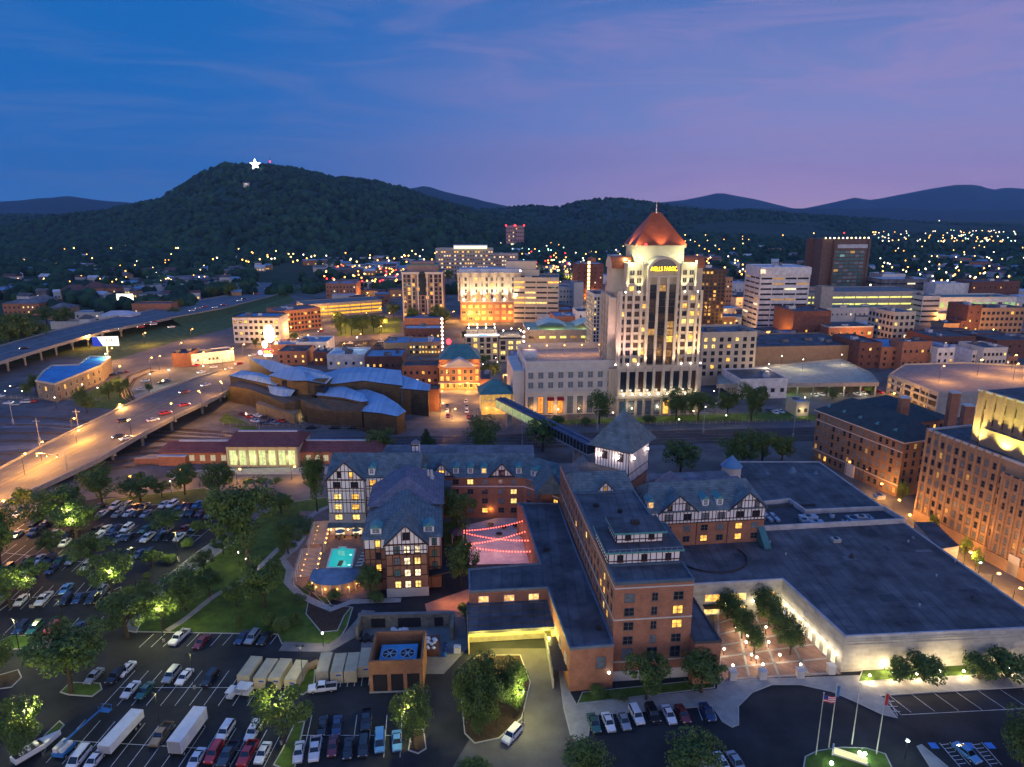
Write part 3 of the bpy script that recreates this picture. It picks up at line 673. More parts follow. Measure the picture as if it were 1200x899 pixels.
# named trees of the photograph
for r in [(30, 601, 30, 30, 'sparse', 'small round tree standing by itself at the kerb of the orange road'),
          (70, 617, 62, 48, 'broad', 'broad dark tree at the car park edge under the orange road'),
          (120, 590, 50, 46, 'broad', 'round dark green tree just below the end of the bridge parapet'),
          (165, 588, 44, 34, 'broad', 'wide green tree between the bridge end and the station drive'),
          (190, 583, 22, 20, 'sparse', 'thin small tree glowing orange beside the station lamp'),
          (217, 580, 36, 36, 'broad', 'rounded tree in front of the station\'s low brick wing'),
          (258, 582, 38, 42, 'broad', 'dense round tree on the road in front of the station hall'),
          (292, 664, 80, 105, 'broad', 'huge dark tree towering over the lawn corner by the lane'),
          (256, 615, 30, 42, 'sparse', 'yellowish green tree beside the huge dark tree'),
          (90, 632, 56, 44, 'broad', 'wide tree over the upper rows of parked cars'),
          (196, 625, 40, 30, 'sparse', 'loose tree between the two upper car rows'),
          (4, 680, 56, 100, 'broad', 'big dark tree cut by the left picture edge above the cars'),
          (107, 664, 50, 38, 'sparse', 'light green tree on the island in the middle of the car park'),
          (132, 696, 58, 52, 'sparse', 'yellow lit tree at the end of the car row by the kerb'),
          (12, 712, 58, 48, 'sparse', 'yellow lit tree at the left end of the long car park row'),
          (150, 748, 70, 54, 'sparse', 'wide loose tree at the foot of the pale concrete lane'),
          (192, 738, 44, 54, 'sparse', 'bright yellow green tree lit by a lamp within it on the lawn corner'),
          (218, 716, 56, 52, 'broad', 'green tree on the lawn beside the concrete lane'),
          (311, 712, 52, 58, 'broad', 'round dark tree in the middle of the hotel lawn'),
          (84, 812, 92, 82, 'broad', 'large dark double crowned tree on the car park island'),
          (-2, 796, 34, 62, 'oval', 'tall green tree cut by the picture edge above the bark bed'),
          (22, 894, 54, 72, 'broad', 'tree lit bright green from inside over the white boat'),
          (333, 872, 66, 70, 'sparse', 'twin headed tree with yellow lit crown on the grass island'),
          (484, 876, 44, 78, 'oval', 'tall yellow green tree on the narrow island by the last parked car'),
          (757, 820, 52, 58, 'broad', 'round tree against the brick front wing beside the wall lamp'),
          (822, 812, 56, 50, 'broad', 'spreading tree at the corner of the brick front wing'),
          (686, 912, 54, 48, 'oval', 'tree top at the bottom edge below the angled row of cars'),
          (812, 914, 64, 54, 'oval', 'larger tree top at the bottom edge near the roundabout'),
          (1198, 905, 54, 70, 'broad', 'dark tree at the bottom right corner beside the accessible bays'),
          (556, 912, 40, 28, 'bush', 'dim shrub at the bottom edge of the service drive'),
          (536, 632, 42, 62, 'broad', 'dark green tree against the brick rear wing inside the courtyard'),
          (541, 686, 36, 54, 'broad', 'dark round tree at the courtyard corner by the covered walkway'),
          (262, 650, 26, 26, 'sparse', 'small leafy tree beside the top of the pale lane'),
          (240, 672, 28, 28, 'sparse', 'loose young tree beside the middle of the pale lane'),
          (246, 700, 34, 34, 'broad', 'round green tree on the lawn by the straight path'),
          (278, 712, 30, 34, 'sparse', 'thin leafy tree between the straight path and the bays'),
          (338, 650, 30, 34, 'broad', 'bushy tree where the straight and winding paths part'),
          (330, 602, 30, 26, 'broad', 'low wide tree at the round turning place'),
          (36, 690, 40, 34, 'sparse', 'loose tree among the middle double row of cars'),
          (60, 652, 36, 30, 'sparse', 'pale green tree over the dark middle car rows'),
          (172, 708, 28, 28, 'sparse', 'small yellow green tree at the kerb under the lane'),
          (178, 664, 22, 20, 'sparse', 'small tree on the car park kerb beside the bushes'),
          (372, 600, 32, 72, 'broad', 'dark tree tucked behind the half timbered pool wing'),
          (446, 534, 36, 34, 'broad', 'tree behind the hotel roof beside the station wing'),
          (566, 537, 40, 54, 'oval', 'tall dark tree between the tracks and the hotel roof'),
          (636, 529, 42, 38, 'broad', 'round tree under the glass footbridge'),
          (500, 527, 20, 26, 'cone', 'small dark conifer beside the railway tracks'),
          (702, 497, 32, 42, 'oval', 'neat round tree in front of the pale stone office building'),
          (653, 497, 18, 14, 'bush', 'low dark bush by the red awnings of the stone office'),
          (686, 499, 14, 14, 'bush', 'small clipped bush beside the neat round tree'),
          (760, 497, 16, 16, 'bush', 'small clipped bush in front of the lit skyscraper'),
          (792, 493, 28, 38, 'broad', 'dense tree at the foot of the lit skyscraper'),
          (818, 492, 38, 36, 'broad', 'second dense tree right of the lit skyscraper base'),
          (852, 490, 26, 34, 'broad', 'slim tree between the dense trees and the yellow lit tree'),
          (880, 495, 36, 50, 'broad', 'tree lit yellow by a lamp beside the white low building'),
          (797, 556, 46, 40, 'broad', 'dark tree beside the hotel tower at the railway side'),
          (860, 548, 44, 42, 'broad', 'broad brownish dark tree behind the cone topped turret'),
          (892, 550, 44, 48, 'broad', 'taller brownish dark tree behind the cone topped turret'),
          (916, 542, 28, 34, 'broad', 'smaller dark tree at the end of the clump behind the turret'),
          (916, 540, 14, 20, 'sparse', 'slim young tree at the rear corner of the flat convention roof'),
          (434, 700, 30, 36, 'broad', 'tree at the foot of the gabled wing beside the pool terrace'),
          ]:
    tree(*r)
for k, (x, y, w, h) in enumerate([(556, 842, 44, 80), (578, 832, 40, 70), (602, 832, 36, 66), (562, 858, 38, 62), (582, 852, 34, 62), (602, 842, 28, 58), (545, 850, 28, 66), (564, 863, 28, 40)]):
    tree(x, y, w*.92, h, 'oval', f'{ordw(k)} evergreen of the dense clump on the service drive island'.replace('first', 'tallest'), group='evergreens on the drive island')
for k, (x, y) in enumerate([(852, 726), (860, 736), (869, 749), (883, 768)]):
    tree(x, y, 27, 36+k*2, 'oval', f'{ordw(k)} clipped oval tree of the plaza row nearer the brick wing', group='clipped oval plaza trees')
for k, (x, y) in enumerate([(894, 722), (901, 734), (914, 752), (926, 768)]):
    tree(x, y, 29, 38+k, 'oval', f'{ordw(k)} clipped oval tree of the plaza row along the glass doors', group='clipped oval plaza trees')
for x, y, w, h, l in [(1054, 800, 34, 40, 'first lamp lit bush against the pale convention wall'), (1082, 798, 44, 44, 'second and broadest lamp lit bush against the pale wall'), (1146, 796, 38, 40, 'third lamp lit bush on the pale wall past the gap'), (1180, 794, 48, 42, 'last lamp lit bush on the pale wall by the picture edge'),
                      (232, 624, 16, 20, 'round bush beside the last parked car of the upper row'), (221, 643, 14, 18, 'small round bush on the kerb of the concrete lane'), (198, 660, 18, 16, 'yellowish bush on the car park corner'), (173, 678, 10, 10, 'tiny bush on the car park kerb'), (148, 700, 20, 16, 'bright green bush below the yellow lit tree'),
                      (316, 736, 18, 26, 'rear pale leaved bush of the pair on the lawn'), (330, 741, 20, 24, 'pale leaved bush at the lawn edge above the white containers'), (346, 732, 16, 22, 'single pale bush on the lawn beside the planted bank'), (281, 738, 12, 24, 'thin sapling standing alone on the lawn'),
                      (440, 706, 20, 18, 'dark shrub by the stair of the pool terrace'), (545, 722, 18, 22, 'round evergreen bush beside the loading block'), (700, 816, 22, 16, 'low shrub under the wall lamp of the brick wing'), (725, 818, 22, 10, 'clipped hedge clump by the front row of cars'),
                      (368, 690, 22, 12, 'flowering shrub beside the pool house'), (350, 706, 20, 12, 'low shrub along the winding path'), (392, 702, 18, 14, 'dark shrub between pool house and path'), (362, 625, 24, 12, 'round dark shrub in the bend of the path'), (345, 616, 40, 12, 'long dark hedge clump above the path bend')]:
    tree(x, y, w, h, 'bush', l, 'bush')
for i, x in enumerate([268, 290, 306, 325]): tree(x, 566-i*.3, 12, 7, 'bush', f'{ordw(i)} low round shrub before the station hall', 'bush', 'station shrubs')
for i, (x, y) in enumerate([(1082, 612), (1092, 628), (1130, 655), (1143, 668), (1010, 562), (998, 553), (1056, 590)]):
    tree(x, y, 12, 28, 'oval', f'{ordw(i)} small street tree along the brick office pavement', group='street trees by the brick offices')
DT = [(400, 392, 18, 24), (412, 393, 20, 26), (425, 392, 20, 26), (438, 390, 18, 22), (447, 388, 16, 20), (396, 380, 14, 16), (461, 372, 18, 18), (484, 384, 16, 26), (512, 384, 18, 26), (521, 380, 14, 22), (545, 400, 10, 14), (525, 330, 12, 16), (540, 332, 14, 14),
      (554, 434, 22, 20), (575, 448, 24, 26), (477, 442, 16, 22), (566, 428, 14, 14), (975, 468, 18, 14), (1005, 458, 12, 12), (1018, 462, 12, 10), (1052, 468, 10, 10), (270, 470, 8, 14), (95, 474, 16, 22), (128, 468, 14, 22), (141, 466, 14, 20), (150, 460, 10, 18), (102, 484, 22, 22), (42, 460, 14, 22), (32, 466, 12, 18), (148, 492, 14, 18), (175, 460, 8, 12), (300, 408, 8, 12), (1132, 452, 8, 10), (345, 400, 10, 12)]
trees([(*r, random.choice(['broad', 'broad', 'oval'])) for r in DT], 'among the downtown buildings past the tracks', 'trees among the downtown buildings')
for k, (x, y, w, h) in enumerate([(0, 412, 40, 44), (14, 410, 44, 44), (30, 408, 36, 40), (45, 404, 26, 30), (10, 400, 40, 36), (30, 398, 34, 32), (55, 380, 26, 22), (75, 383, 24, 24), (210, 367, 14, 18), (190, 362, 16, 14), (250, 350, 20, 16), (270, 350, 20, 20), (206, 372, 16, 12), (285, 345, 18, 16), (262, 343, 18, 16)]):
    tree(x, y, w, h, 'broad', f'{ordw(k)} dark tree of the belt beside the highway', group='trees beside the highway')
plain_trees('distant_wood', [(-40, 292, 300, 345, -.12), (-40, 285, 300, 330, -.3), (-40, 300, 120, 352, -.1), (250, 300, 560, 345, .12), (280, 282, 560, 312, -.2), (630, 268, 1240, 300, -.5), (630, 285, 720, 330, -.1), (830, 285, 1240, 335, -.25), (1010, 300, 1240, 350, -.05), (60, 340, 330, 372, .0), (205, 345, 300, 372, -.2)], 8500, 3.2, 6.6, [(225, 348, 345, 372), (0, 372, 300, 400), (130, 365, 345, 380)])
# ---------------------------------------------------------------- vehicles (front towards -Y)
PAINT = {}
for c, n_, rgb in (('w', 'white', (.62, .64, .68)), ('g', 'silver', (.26, .29, .33)), ('k', 'black', (.012, .013, .018)), ('n', 'navy blue', (.02, .04, .12)), ('r', 'bright red', (.42, .02, .02)),
                  ('m', 'maroon', (.13, .015, .02)), ('t', 'tan', (.26, .18, .10)), ('e', 'green', (.02, .10, .08)), ('b', 'light blue', (.10, .28, .5)), ('d', 'dark grey', (.06, .065, .075))):
    m = bpy.data.materials.new('paint_'+n_.replace(' ', '_')); m.use_nodes = True; b = m.node_tree.nodes['Principled BSDF']
    b.inputs['Base Color'].default_value = (*rgb, 1); b.inputs['Roughness'].default_value = .28; b.inputs['Metallic'].default_value = .25 if c in 'gtbd' else 0; b.inputs['Coat Weight'].default_value = .6; b.inputs['Coat Roughness'].default_value = .08
    PAINT[c] = (n_, m)
tyre = mat('tyre_rubber', (.012, .012, .012), .9, var=.1); carglass = mat('car_glass', (.01, .012, .018), .08, var=.05, spec=.7)
headm = mat('headlamp_lens', (.5, .5, .52), .2, var=.05); tailm = mat('tail_lens', (.25, .01, .01), .3, var=.05)
head_on = glow_mat('headlamp_on', (1, .9, .65), 14); tail_on = glow_mat('tail_lamp_on', (1, .03, .02), 8)
def loft(b, secs, m=0):
    i = len(b.v)
    for (y, hw, z0, z1, ht) in secs:
        zm = z0+(z1-z0)*.62
        b.v += [(-hw*.92, y, z0), (hw*.92, y, z0), (hw, y, zm), (ht, y, z1), (-ht, y, z1), (-hw, y, zm)]
    n = 6
    for k in range(len(secs)-1):
        for j in range(n):
            j2 = (j+1) % n; b.f.append((i+k*n+j, i+k*n+j2, i+(k+1)*n+j2, i+(k+1)*n+j)[::-1]); b.m.append(m)
    b.f.append(tuple(range(i, i+n))); b.f.append(tuple(range(i+(len(secs)-1)*n+n-1, i+(len(secs)-1)*n-1, -1))); b.m += [m, m]
CARS = {}
def car_kind(k):
    if k in CARS: return CARS[k]
    B = MB(); G = MB(); 
    if k == 's':
        L, w, wb = 2.35, .91, 1.38
        loft(B, [(-L, .70, .28, .55, .58), (-L+.12, .84, .22, .68, .72), (-1.0, w, .20, .92, .80), (-.2, w, .20, .95, .84), (1.3, w, .20, .97, .84), (L-.15, .86, .24, .96, .74), (L, .76, .34, .86, .62)])
        loft(G, [(-1.08, .76, .85, .93, .72), (-.42, .80, .85, 1.36, .60), (.75, .80, .85, 1.38, .60), (1.55, .76, .88, 1.0, .68)]); B.box(-.60, .60, -.44, .78, 1.355, 1.415)
        for sx in (-1, 1): B.tube((sx*.76, -1.06, .93), (sx*.61, -.44, 1.38), .035, .035, 4); B.tube((sx*.61, .76, 1.39), (sx*.72, 1.5, .98), .04, .04, 4); B.tube((sx*.80, .2, .93), (sx*.62, .2, 1.38), .03, .03, 4)
        zh, zt = .62, .78
    elif k == 'u':
        L, w, wb = 2.4, .96, 1.42
        loft(B, [(-L, .76, .38, .75, .66), (-L+.12, .90, .32, .92, .80), (-1.15, w, .30, 1.08, .86), (1.9, w, .30, 1.10, .88), (L-.06, .92, .34, 1.10, .84), (L, .88, .40, 1.0, .8)])
        loft(G, [(-1.15, .82, 1.0, 1.10, .78), (-.62, .86, 1.0, 1.66, .68), (1.95, .86, 1.0, 1.68, .68), (2.28, .84, 1.0, 1.25, .76)]); B.box(-.69, .69, -.64, 2.02, 1.64, 1.72)
        for sx in (-1, 1):
            B.tube((sx*.82, -1.13, 1.08), (sx*.69, -.64, 1.66), .04, .04, 4); B.tube((sx*.69, 1.98, 1.68), (sx*.80, 2.3, 1.1), .05, .05, 4)
            for y in (.1, 1.1): B.tube((sx*.87, y, 1.08), (sx*.69, y, 1.68), .035, .035, 4)
            B.tube((sx*.58, -.4, 1.78), (sx*.58, 1.8, 1.78), .025, .025, 4)
        zh, zt = .80, .98
    elif k == 'p':
        L, w, wb = 2.8, .98, 1.75
        loft(B, [(-L, .80, .42, .86, .70), (-L+.12, .93, .36, 1.02, .82), (-1.3, w, .34, 1.14, .88), (.62, w, .34, 1.14, .90)]); 
        B.box(-w, -w+.09, .6, L, .5, 1.12); B.box(w-.09, w, .6, L, .5, 1.12); B.box(-w+.09, w-.09, L-.08, L, .5, 1.12); B.box(-w+.09, w-.09, .62, L-.08, .5, .66, 1)
        loft(G, [(-1.3, .84, 1.05, 1.16, .80), (-.75, .86, 1.05, 1.70, .70), (.50, .86, 1.05, 1.70, .70), (.64, .84, 1.05, 1.2, .8)]); B.box(-.70, .70, -.77, .54, 1.68, 1.76)
        for sx in (-1, 1): B.tube((sx*.83, -1.28, 1.14), (sx*.70, -.77, 1.7), .04, .04, 4); B.tube((sx*.70, .52, 1.7), (sx*.84, .63, 1.14), .05, .05, 4); B.tube((sx*.86, -.1, 1.1), (sx*.7, -.1, 1.7), .035, .035, 4)
        zh, zt = .85, .95
    else:
        L, w, wb = 2.55, .98, 1.5
        loft(B, [(-L, .80, .34, .70, .70), (-L+.15, .92, .28, .92, .82), (-1.5, w, .26, 1.15, .88), (2.3, w, .26, 1.2, .90), (L, .9, .34, 1.15, .84)])
        loft(G, [(-1.75, .80, 1.0, 1.10, .76), (-.9, .88, 1.0, 1.78, .72), (2.25, .88, 1.0, 1.82, .72), (2.5, .86, 1.0, 1.3, .8)]); B.box(-.73, .73, -.92, 2.3, 1.78, 1.86)
        for sx in (-1, 1):
            B.tube((sx*.81, -1.7, 1.1), (sx*.72, -.92, 1.8), .04, .04, 4)
            for y in (-.2, .9, 2.2): B.tube((sx*.88, y, 1.1), (sx*.73, y, 1.82), .04, .04, 4)
        zh, zt = .80, 1.05
    for s in (B, G): s.v = [(x*1.0, y, z) for x, y, z in s.v]
    for sx in (-1, 1): B.box(sx*w-.02 if sx > 0 else -w-.16, sx*w+.16 if sx > 0 else -w+.02, -.95 if k != 'v' else -1.4, -.80 if k != 'v' else -1.25, zh+.22, zh+.36, 1)
    B.box(-w*.7, w*.7, -L-.02, -L+.1, .36, .5, 1); B.box(-w*.7, w*.7, L-.1, L+.02, .36, .5, 1)
    wh = MB(); wh.tube((-.11, 0, 0), (.11, 0, 0), .33, .33, 12, 0); wh.tube((-.125, 0, 0), (.125, 0, 0), .18, .18, 8, 1)
    lamp = MB().box(-.16, .16, -.04, .04, -.07, .07); 
    CARS[k] = dict(L=L, w=w, wb=wb, zh=zh, zt=zt, body=B.mesh('car_body', [PAINT['w'][1], metal_d]), glass=G.mesh('car_glass', [carglass]), wheel=wh.mesh('car_wheel', [tyre, metal_l]), head=lamp.mesh('car_headlight', [headm]), tail=lamp.mesh('car_tail', [tailm]))
    return CARS[k]
KN = {'s': ('parked_car', 'saloon', 'car'), 'u': ('parked_suv', 'SUV', 'car'), 'p': ('pickup_truck', 'pickup', 'pickup truck'), 'v': ('parked_van', 'van', 'van')}
def vehicle(x, y, hd, kind, col, label, group=None, z=.02, on=False, small=False, name=None):
    c = car_kind(kind); nm, w_, cat = KN[kind]
    t = thing(name or nm, label, cat, (x, y, z), -radians(hd), group)
    def part(n, me, loc, paint=None):
        o = link(n, me, t, loc)
        if paint: o.material_slots[0].link = 'OBJECT'; o.material_slots[0].material = paint
        return o
    part('body', c['body'], (0, 0, 0), PAINT[col][1]); part('car_windows', c['glass'], (0, 0, 0))
    if not small:
        for sx in (-1, 1):
            for sy in (-1, 1): part('wheel', c['wheel'], (sx*(c['w']-.1), sy*c['wb'], .33))
    for sx in (-1, 1):
        part('headlight', c['head'], (sx*(c['w']-.30), -c['L']+.05, c['zh']), head_on if on else headm)
        part('taillight', c['tail'], (sx*(c['w']-.24), c['L']-.05, c['zt']), tail_on if on else tailm)
    return t
CARLOG = []
def cars(txt, hd, where, group, on=False, z=.02, small=False):
    """rows of 'x y kind colour' in photo pixels"""
    L = [q.split() for q in txt.split(',')]; L = sorted(L, key=lambda q: float(q[0])); cnt = {}; tot = {}
    for q in L: tot[(q[2], q[3])] = tot.get((q[2], q[3]), 0)+1
    for q in L:
        zc = z(float(q[0])) if callable(z) else z; x, y, _ = P(float(q[0]), float(q[1]), zc+.6); kk = (q[2], q[3]); i = cnt.get(kk, 0); cnt[kk] = i+1
        lead = '' if tot[kk] == 1 else ordw(i)+' '
        h_ = hd+(float(q[4]) if len(q) > 4 else random.uniform(-1.5, 1.5))
        vehicle(x, y, h_, q[2], q[3], f'{lead}{PAINT[q[3]][0]} {KN[q[2]][1]} {where}'+(' from the left' if tot[kk] > 1 else ''), group, zc, on, small)
HZ = lambda p: float(np.interp(p, [0, 125, 200, 260, 320, 345], [8, 8, 6, 4.5, 3, 2]))+.02
BZ_ = lambda p: float(np.interp(p, [0, 60, 115, 150, 200, 235, 262, 285], [.5, 1.5, 4.5, 7, 7.5, 6.5, 4, 1]))+.02
G1 = 'cars parked in the hotel car park'
cars('117 593 s k,119 602 s w,135 593 u w,148 593 u g,138 602 s g,151 601 s w,157 594 s m,169 593 s n,161 601 s k,171 602 s g,192 591 s w,202 591 u w,213 593 s n,221 593 s m,231 591 s b,239 592 s k,215 601 s g,225 601 u k,235 601 s m,245 603 s g', 6, 'in the topmost row of the car park', G1)
cars('112 621 s k,115 628 s w,123 620 s w,135 619 s n,149 619 u w,128 629 s n,139 631 s g,151 629 s k,170 620 s e,173 630 p w,196 621 u g,187 629 s k,199 629 s k,210 629 s w,215 620 s m,229 617 s b', 6, 'in the second double row', G1)
cars('151 647 s k,163 649 s n,174 649 u k', 6, 'in the short three car row by the lane', G1)
cars('27 596 u n,21 602 s w,43 596 s w,47 605 s n,59 607 s g,40 612 s k,52 615 s k', -6, 'near the kerb under the broad dark tree', G1)
cars('41 623 p n,20 626 s g,65 625 s g,81 626 v k,76 636 s w', -4, 'in the row left of the wide upper tree', G1)
cars('33 656 s k,46 655 s w,58 655 u n,71 655 s e,84 656 s g,33 667 s w,61 667 s n,102 663 u w,8 667 u k', -4, 'in the middle double row', G1)
cars('77 690 s b,25 703 s w,51 702 p w,77 703 u k,92 701 s n,108 702 u k,119 691 s g,0 704 s g', -8, 'in the row between the two yellow lit trees', G1)
cars('25 736 u n,41 736 u e,61 734 s r,91 736 s n', -4, 'in the single row on the grass edge', G1)
cars('210 747 p w,236 752 s m,284 747 s n,296 747 u g,310 748 s k', 8, 'in the bays along the hotel lawn', G1)
cars('110 792 s g,136 792 u k,148 784 s w,153 808 s w,170 809 s e,201 791 u g,216 793 s w,246 795 u k', 5, 'in the bays right of the big dark tree', G1)
cars('189 861 p t,264 857 u w,297 857 u w,230 889 s w,251 882 u r,267 884 p d,290 883 p r,308 882 s w,92 889 v w,110 891 s w', 3, 'in the rows around the white box truck', G1)
cars('350 881 s w,369 878 p w,390 874 s m,408 877 s k,426 875 u k,445 869 v b,465 868 s b,378 851 s k,395 850 s n,429 844 p k', -9, 'in the rows right of the grass island', G1)
cars('696 847 s e,713 846 s w,731 844 s g,746 838 u w,765 836 u k,784 837 s w,800 836 s m,829 834 s n', -9, 'angled at the kerb below the brick wing', 'cars before the brick wing')
cars('846 894 s w,863 893 s g', -12, 'at the bottom edge beside the roundabout', G1)
cars('1133 882 s b', -22, 'alone in an accessible bay', G1)
x_, y_, _ = P(600, 861, .6); vehicle(x_, y_, 34, 'u', 'w', 'white SUV driving round the evergreen island')
x_, y_, _ = P(378, 806, .6); vehicle(x_, y_, 80, 'p', 'w', 'white open pickup standing crosswise before the beige containers')
# box trailers
def trailer(px, py, L, w, h, hd, label, cab=False, z0=1.0):
    x, y, _ = P(px, py, 0); t = thing('box_trailer' if not cab else 'box_truck', label, 'truck', (x, y, .02), -radians(hd))
    b = MB(); b.box(-w/2, w/2, -L/2, L/2, z0, h); b.box(-w/2-.03, w/2+.03, -L/2-.03, -L/2+.05, z0, h+.03); b.box(-w/2-.03, w/2+.03, L/2-.05, L/2+.03, z0, h+.03)
    for k in range(int(L)): b.box(-w/2-.02, w/2+.02, -L/2+.5+k, -L/2+.54+k, z0+.1, h-.1)
    b.build('cargo_box', mat('white_box', (.55, .58, .62), .5, var=.12, scale=.6), t)
    MB().box(-w/2+.2, w/2-.2, -L/2+.1, L/2-.1, z0-.25, z0-.004).build('chassis', metal_d, t)
    for sx in (-1, 1):
        for yy in ((L/2-1.2, L/2-2.4) if not cab else (L/2-1.2, -L/2+.6)): link('wheel', CARS['s']['wheel'], t, (sx*(w/2-.2), yy, .42)).scale = (1.5, 1.3, 1.3)
    b = MB(); b.box(-w/2+.1, w/2-.1, -L/2-.06, -L/2-.034, z0+.1, h-.15); b.build('trailer_door', metal_l, t)
trailer(144, 866, 9.0, 2.4, 2.6, 7, 'long flat white box trailer parked in the lower car park'); trailer(222, 867, 8.6, 2.5, 3.5, 5, 'tall white box truck parked in the lower car park', True)
# boom lift and boat
x, y, _ = P(77, 882, 0); t = thing('boom_lift', 'blue and white boom lift with its arm laid down', 'boom lift', (x, y, .02), radians(-8))
MB().prism([(-1.1, -1.8), (1.1, -1.8), (1.2, 1.2), (-1.2, 1.2)], .6, 1.3).build('chassis', mat('lift_blue', (.03, .16, .42), .4), t); b = MB(); b.box(-.9, -.1, -1.6, 1, 1.304, 2.1); b.box(.2, .9, -1.5, .9, 1.304, 1.9); b.build('turret', mat('lift_white', (.6, .6, .55), .4), t)
b = MB(); b.tube((0, 0, 2.2), (.4, 9.2, 1.9), .22, .15, 6); b.build('boom_arm', mat('lift_blue', (.03, .16, .42)), t); b = MB(); b.box(-.6, 1.5, 9.0, 10.0, .9, 1.0); [b.tube((u, v, 1), (u, v, 2.0), .04, .04, 4) for u in (-.55, 1.45) for v in (9.05, 9.95)]; b.box(-.6, 1.5, 9.0, 9.06, 1.95, 2.02); b.box(-.6, 1.5, 9.94, 10.0, 1.95, 2.02); b.build('basket', mat('lift_blue', (.03, .16, .42)), t)
for sx in (-1, 1):
    for sy in (-1.3, .9): link('wheel', CARS['s']['wheel'], t, (sx*1.05, sy, .45)).scale = (1.8, 1.3, 1.3)
x, y, _ = P(40, 884, 0); t = thing('motor_boat', 'long white open boat on a trailer under the lit tree', 'boat', (x, y, .3), radians(-30))
b = MB(); b.prism([(-.9, -3.2), (.9, -3.2), (1.1, 1.5), (.1, 4.6), (-.1, 4.6), (-1.1, 1.5)], .4, 1.3); b.build('hull', PAINT['w'][1], t); b = MB(); b.prism([(-.75, -3), (.75, -3), (.9, 1.4), (-.9, 1.4)], 1.304, 1.33); b.build('cockpit', metal_d, t)
for yy in (-2.2, -1, .3): MB().box(-.6, .6, yy, yy+.5, 1.334, 1.75).build('seat', trim_w, t)
b = MB(); b.quad([(-.85, 1.5, 1.3), (.85, 1.5, 1.3), (.6, 1.1, 2.0), (-.6, 1.1, 2.0)]); b.quad([(-.6, 1.1, 2.03), (.6, 1.1, 2.03), (.85, 1.53, 1.3), (-.85, 1.53, 1.3)]); b.build('windscreen', carglass, t); MB().box(-.9, .9, -2.6, 2.5, .1, .39).build('trailer_frame', metal_d, t)
# beige storage containers with their ribbed sides
beige = mat('container_beige', (.42, .37, .25), .7, var=.15, scale=.6)
def container(px, py, hd, label, L=6.1, w=2.44, h=2.6, sign=True):
    x, y, _ = P(px, py, 0); t = thing('storage_container', label, 'container', (x, y, .02), -radians(hd), 'beige storage containers')
    b = MB(); b.box(-w/2, w/2, 0, L, .12, h)
    for k in range(11): b.box(-w/2-.03, w/2+.03, .35+k*.54, .5+k*.54, .25, h-.15)
    b.box(-w/2-.05, w/2+.05, -.05, .08, .05, h+.04); b.box(-w/2-.05, w/2+.05, L-.08, L+.05, .05, h+.04); b.build('container_box', beige, t)
    for sx in (-1, 1): MB().box(sx*.6-.52, sx*.6+.52, -.09, -.053, .2, h-.15).build('container_door', beige, t)
    if sign: MB().box(-.1, .9, -.12, -.093, 1.75, 2.1).build('blue_label', mat('blue_label', (.02, .08, .35), .5), t)
for k, (x, y, s) in enumerate([(286, 805, 0), (305, 808, 1), (322, 808, 1), (341, 810, 1)]): container(x, y, 5, ['first and backmost', 'second', 'third', 'fourth'][k]+' beige container of the group by the three small white carts', sign=bool(s))
for k, (x, y, s) in enumerate([(378, 800, 0), (395, 801, 1), (411, 800, 0), (427, 794, 1)]): container(x, y, -5, ['first', 'second', 'third', 'fourth and darkest'][k]+' beige container of the group beside the cooling tower', sign=bool(s))
for k, (x, y) in enumerate([(272, 817), (283, 812), (291, 813)]):
    x, y, _ = P(x, y, 0); t = thing('utility_cart', ['first', 'second', 'third'][k]+' small white covered cart before the beige containers', 'cart', (x, y, .02), radians(-10), 'small white covered carts')
    b = MB(); b.box(-.6, .6, -1.1, 1.1, .4, .8); [b.tube((u, v, .8), (u, v, 1.75), .04, .04, 4) for u in (-.55, .55) for v in (-1, .9)]; b.build('cart_body', trim_w, t); MB().box(-.7, .7, -1.2, 1.1, 1.75, 1.85).build('cart_roof', trim_w, t)
    for sx in (-1, 1):
        for sy in (-.8, .8): link('wheel', CARS['s']['wheel'], t, (sx*.5, sy, .22)).scale = (.7, .65, .65)
x, y, _ = P(316, 812, 0); t = thing('mini_loader', 'small yellow loader between the containers', 'loader', (x, y, .02), radians(-15)); yl = mat('loader_yellow', (.5, .33, .04), .5)
b = MB(); b.box(-.6, .6, -.9, .9, .4, 1.1); b.build('body', yl, t); b = MB(); b.box(-.5, .5, -.3, .7, 1.104, 2.0); b.build('cab', metal_d, t); b = MB(); b.tube((-.5, .5, 1.6), (-.5, -1.5, .5), .07, .07, 5); b.tube((.5, .5, 1.6), (.5, -1.5, .5), .07, .07, 5); b.box(-.7, .7, -1.9, -1.4, .2, .6); b.build('bucket_arm', yl, t)
for sx in (-1, 1):
    for sy in (-.6, .6): link('wheel', CARS['s']['wheel'], t, (sx*.65, sy, .33))
b = MB(); b.box(-.8, .8, -1.5, 1.5, .4, 1.0); b.tube((0, 1.5, .7), (0, 2.5, .5), .05, .05, 5); x, y, _ = P(366, 783, 0); o = b.build('wood_trailer', wood, None, (x, y, .02), radians(-50)); tag(o, 'small pale wooden trailer by the beige containers', 'trailer')
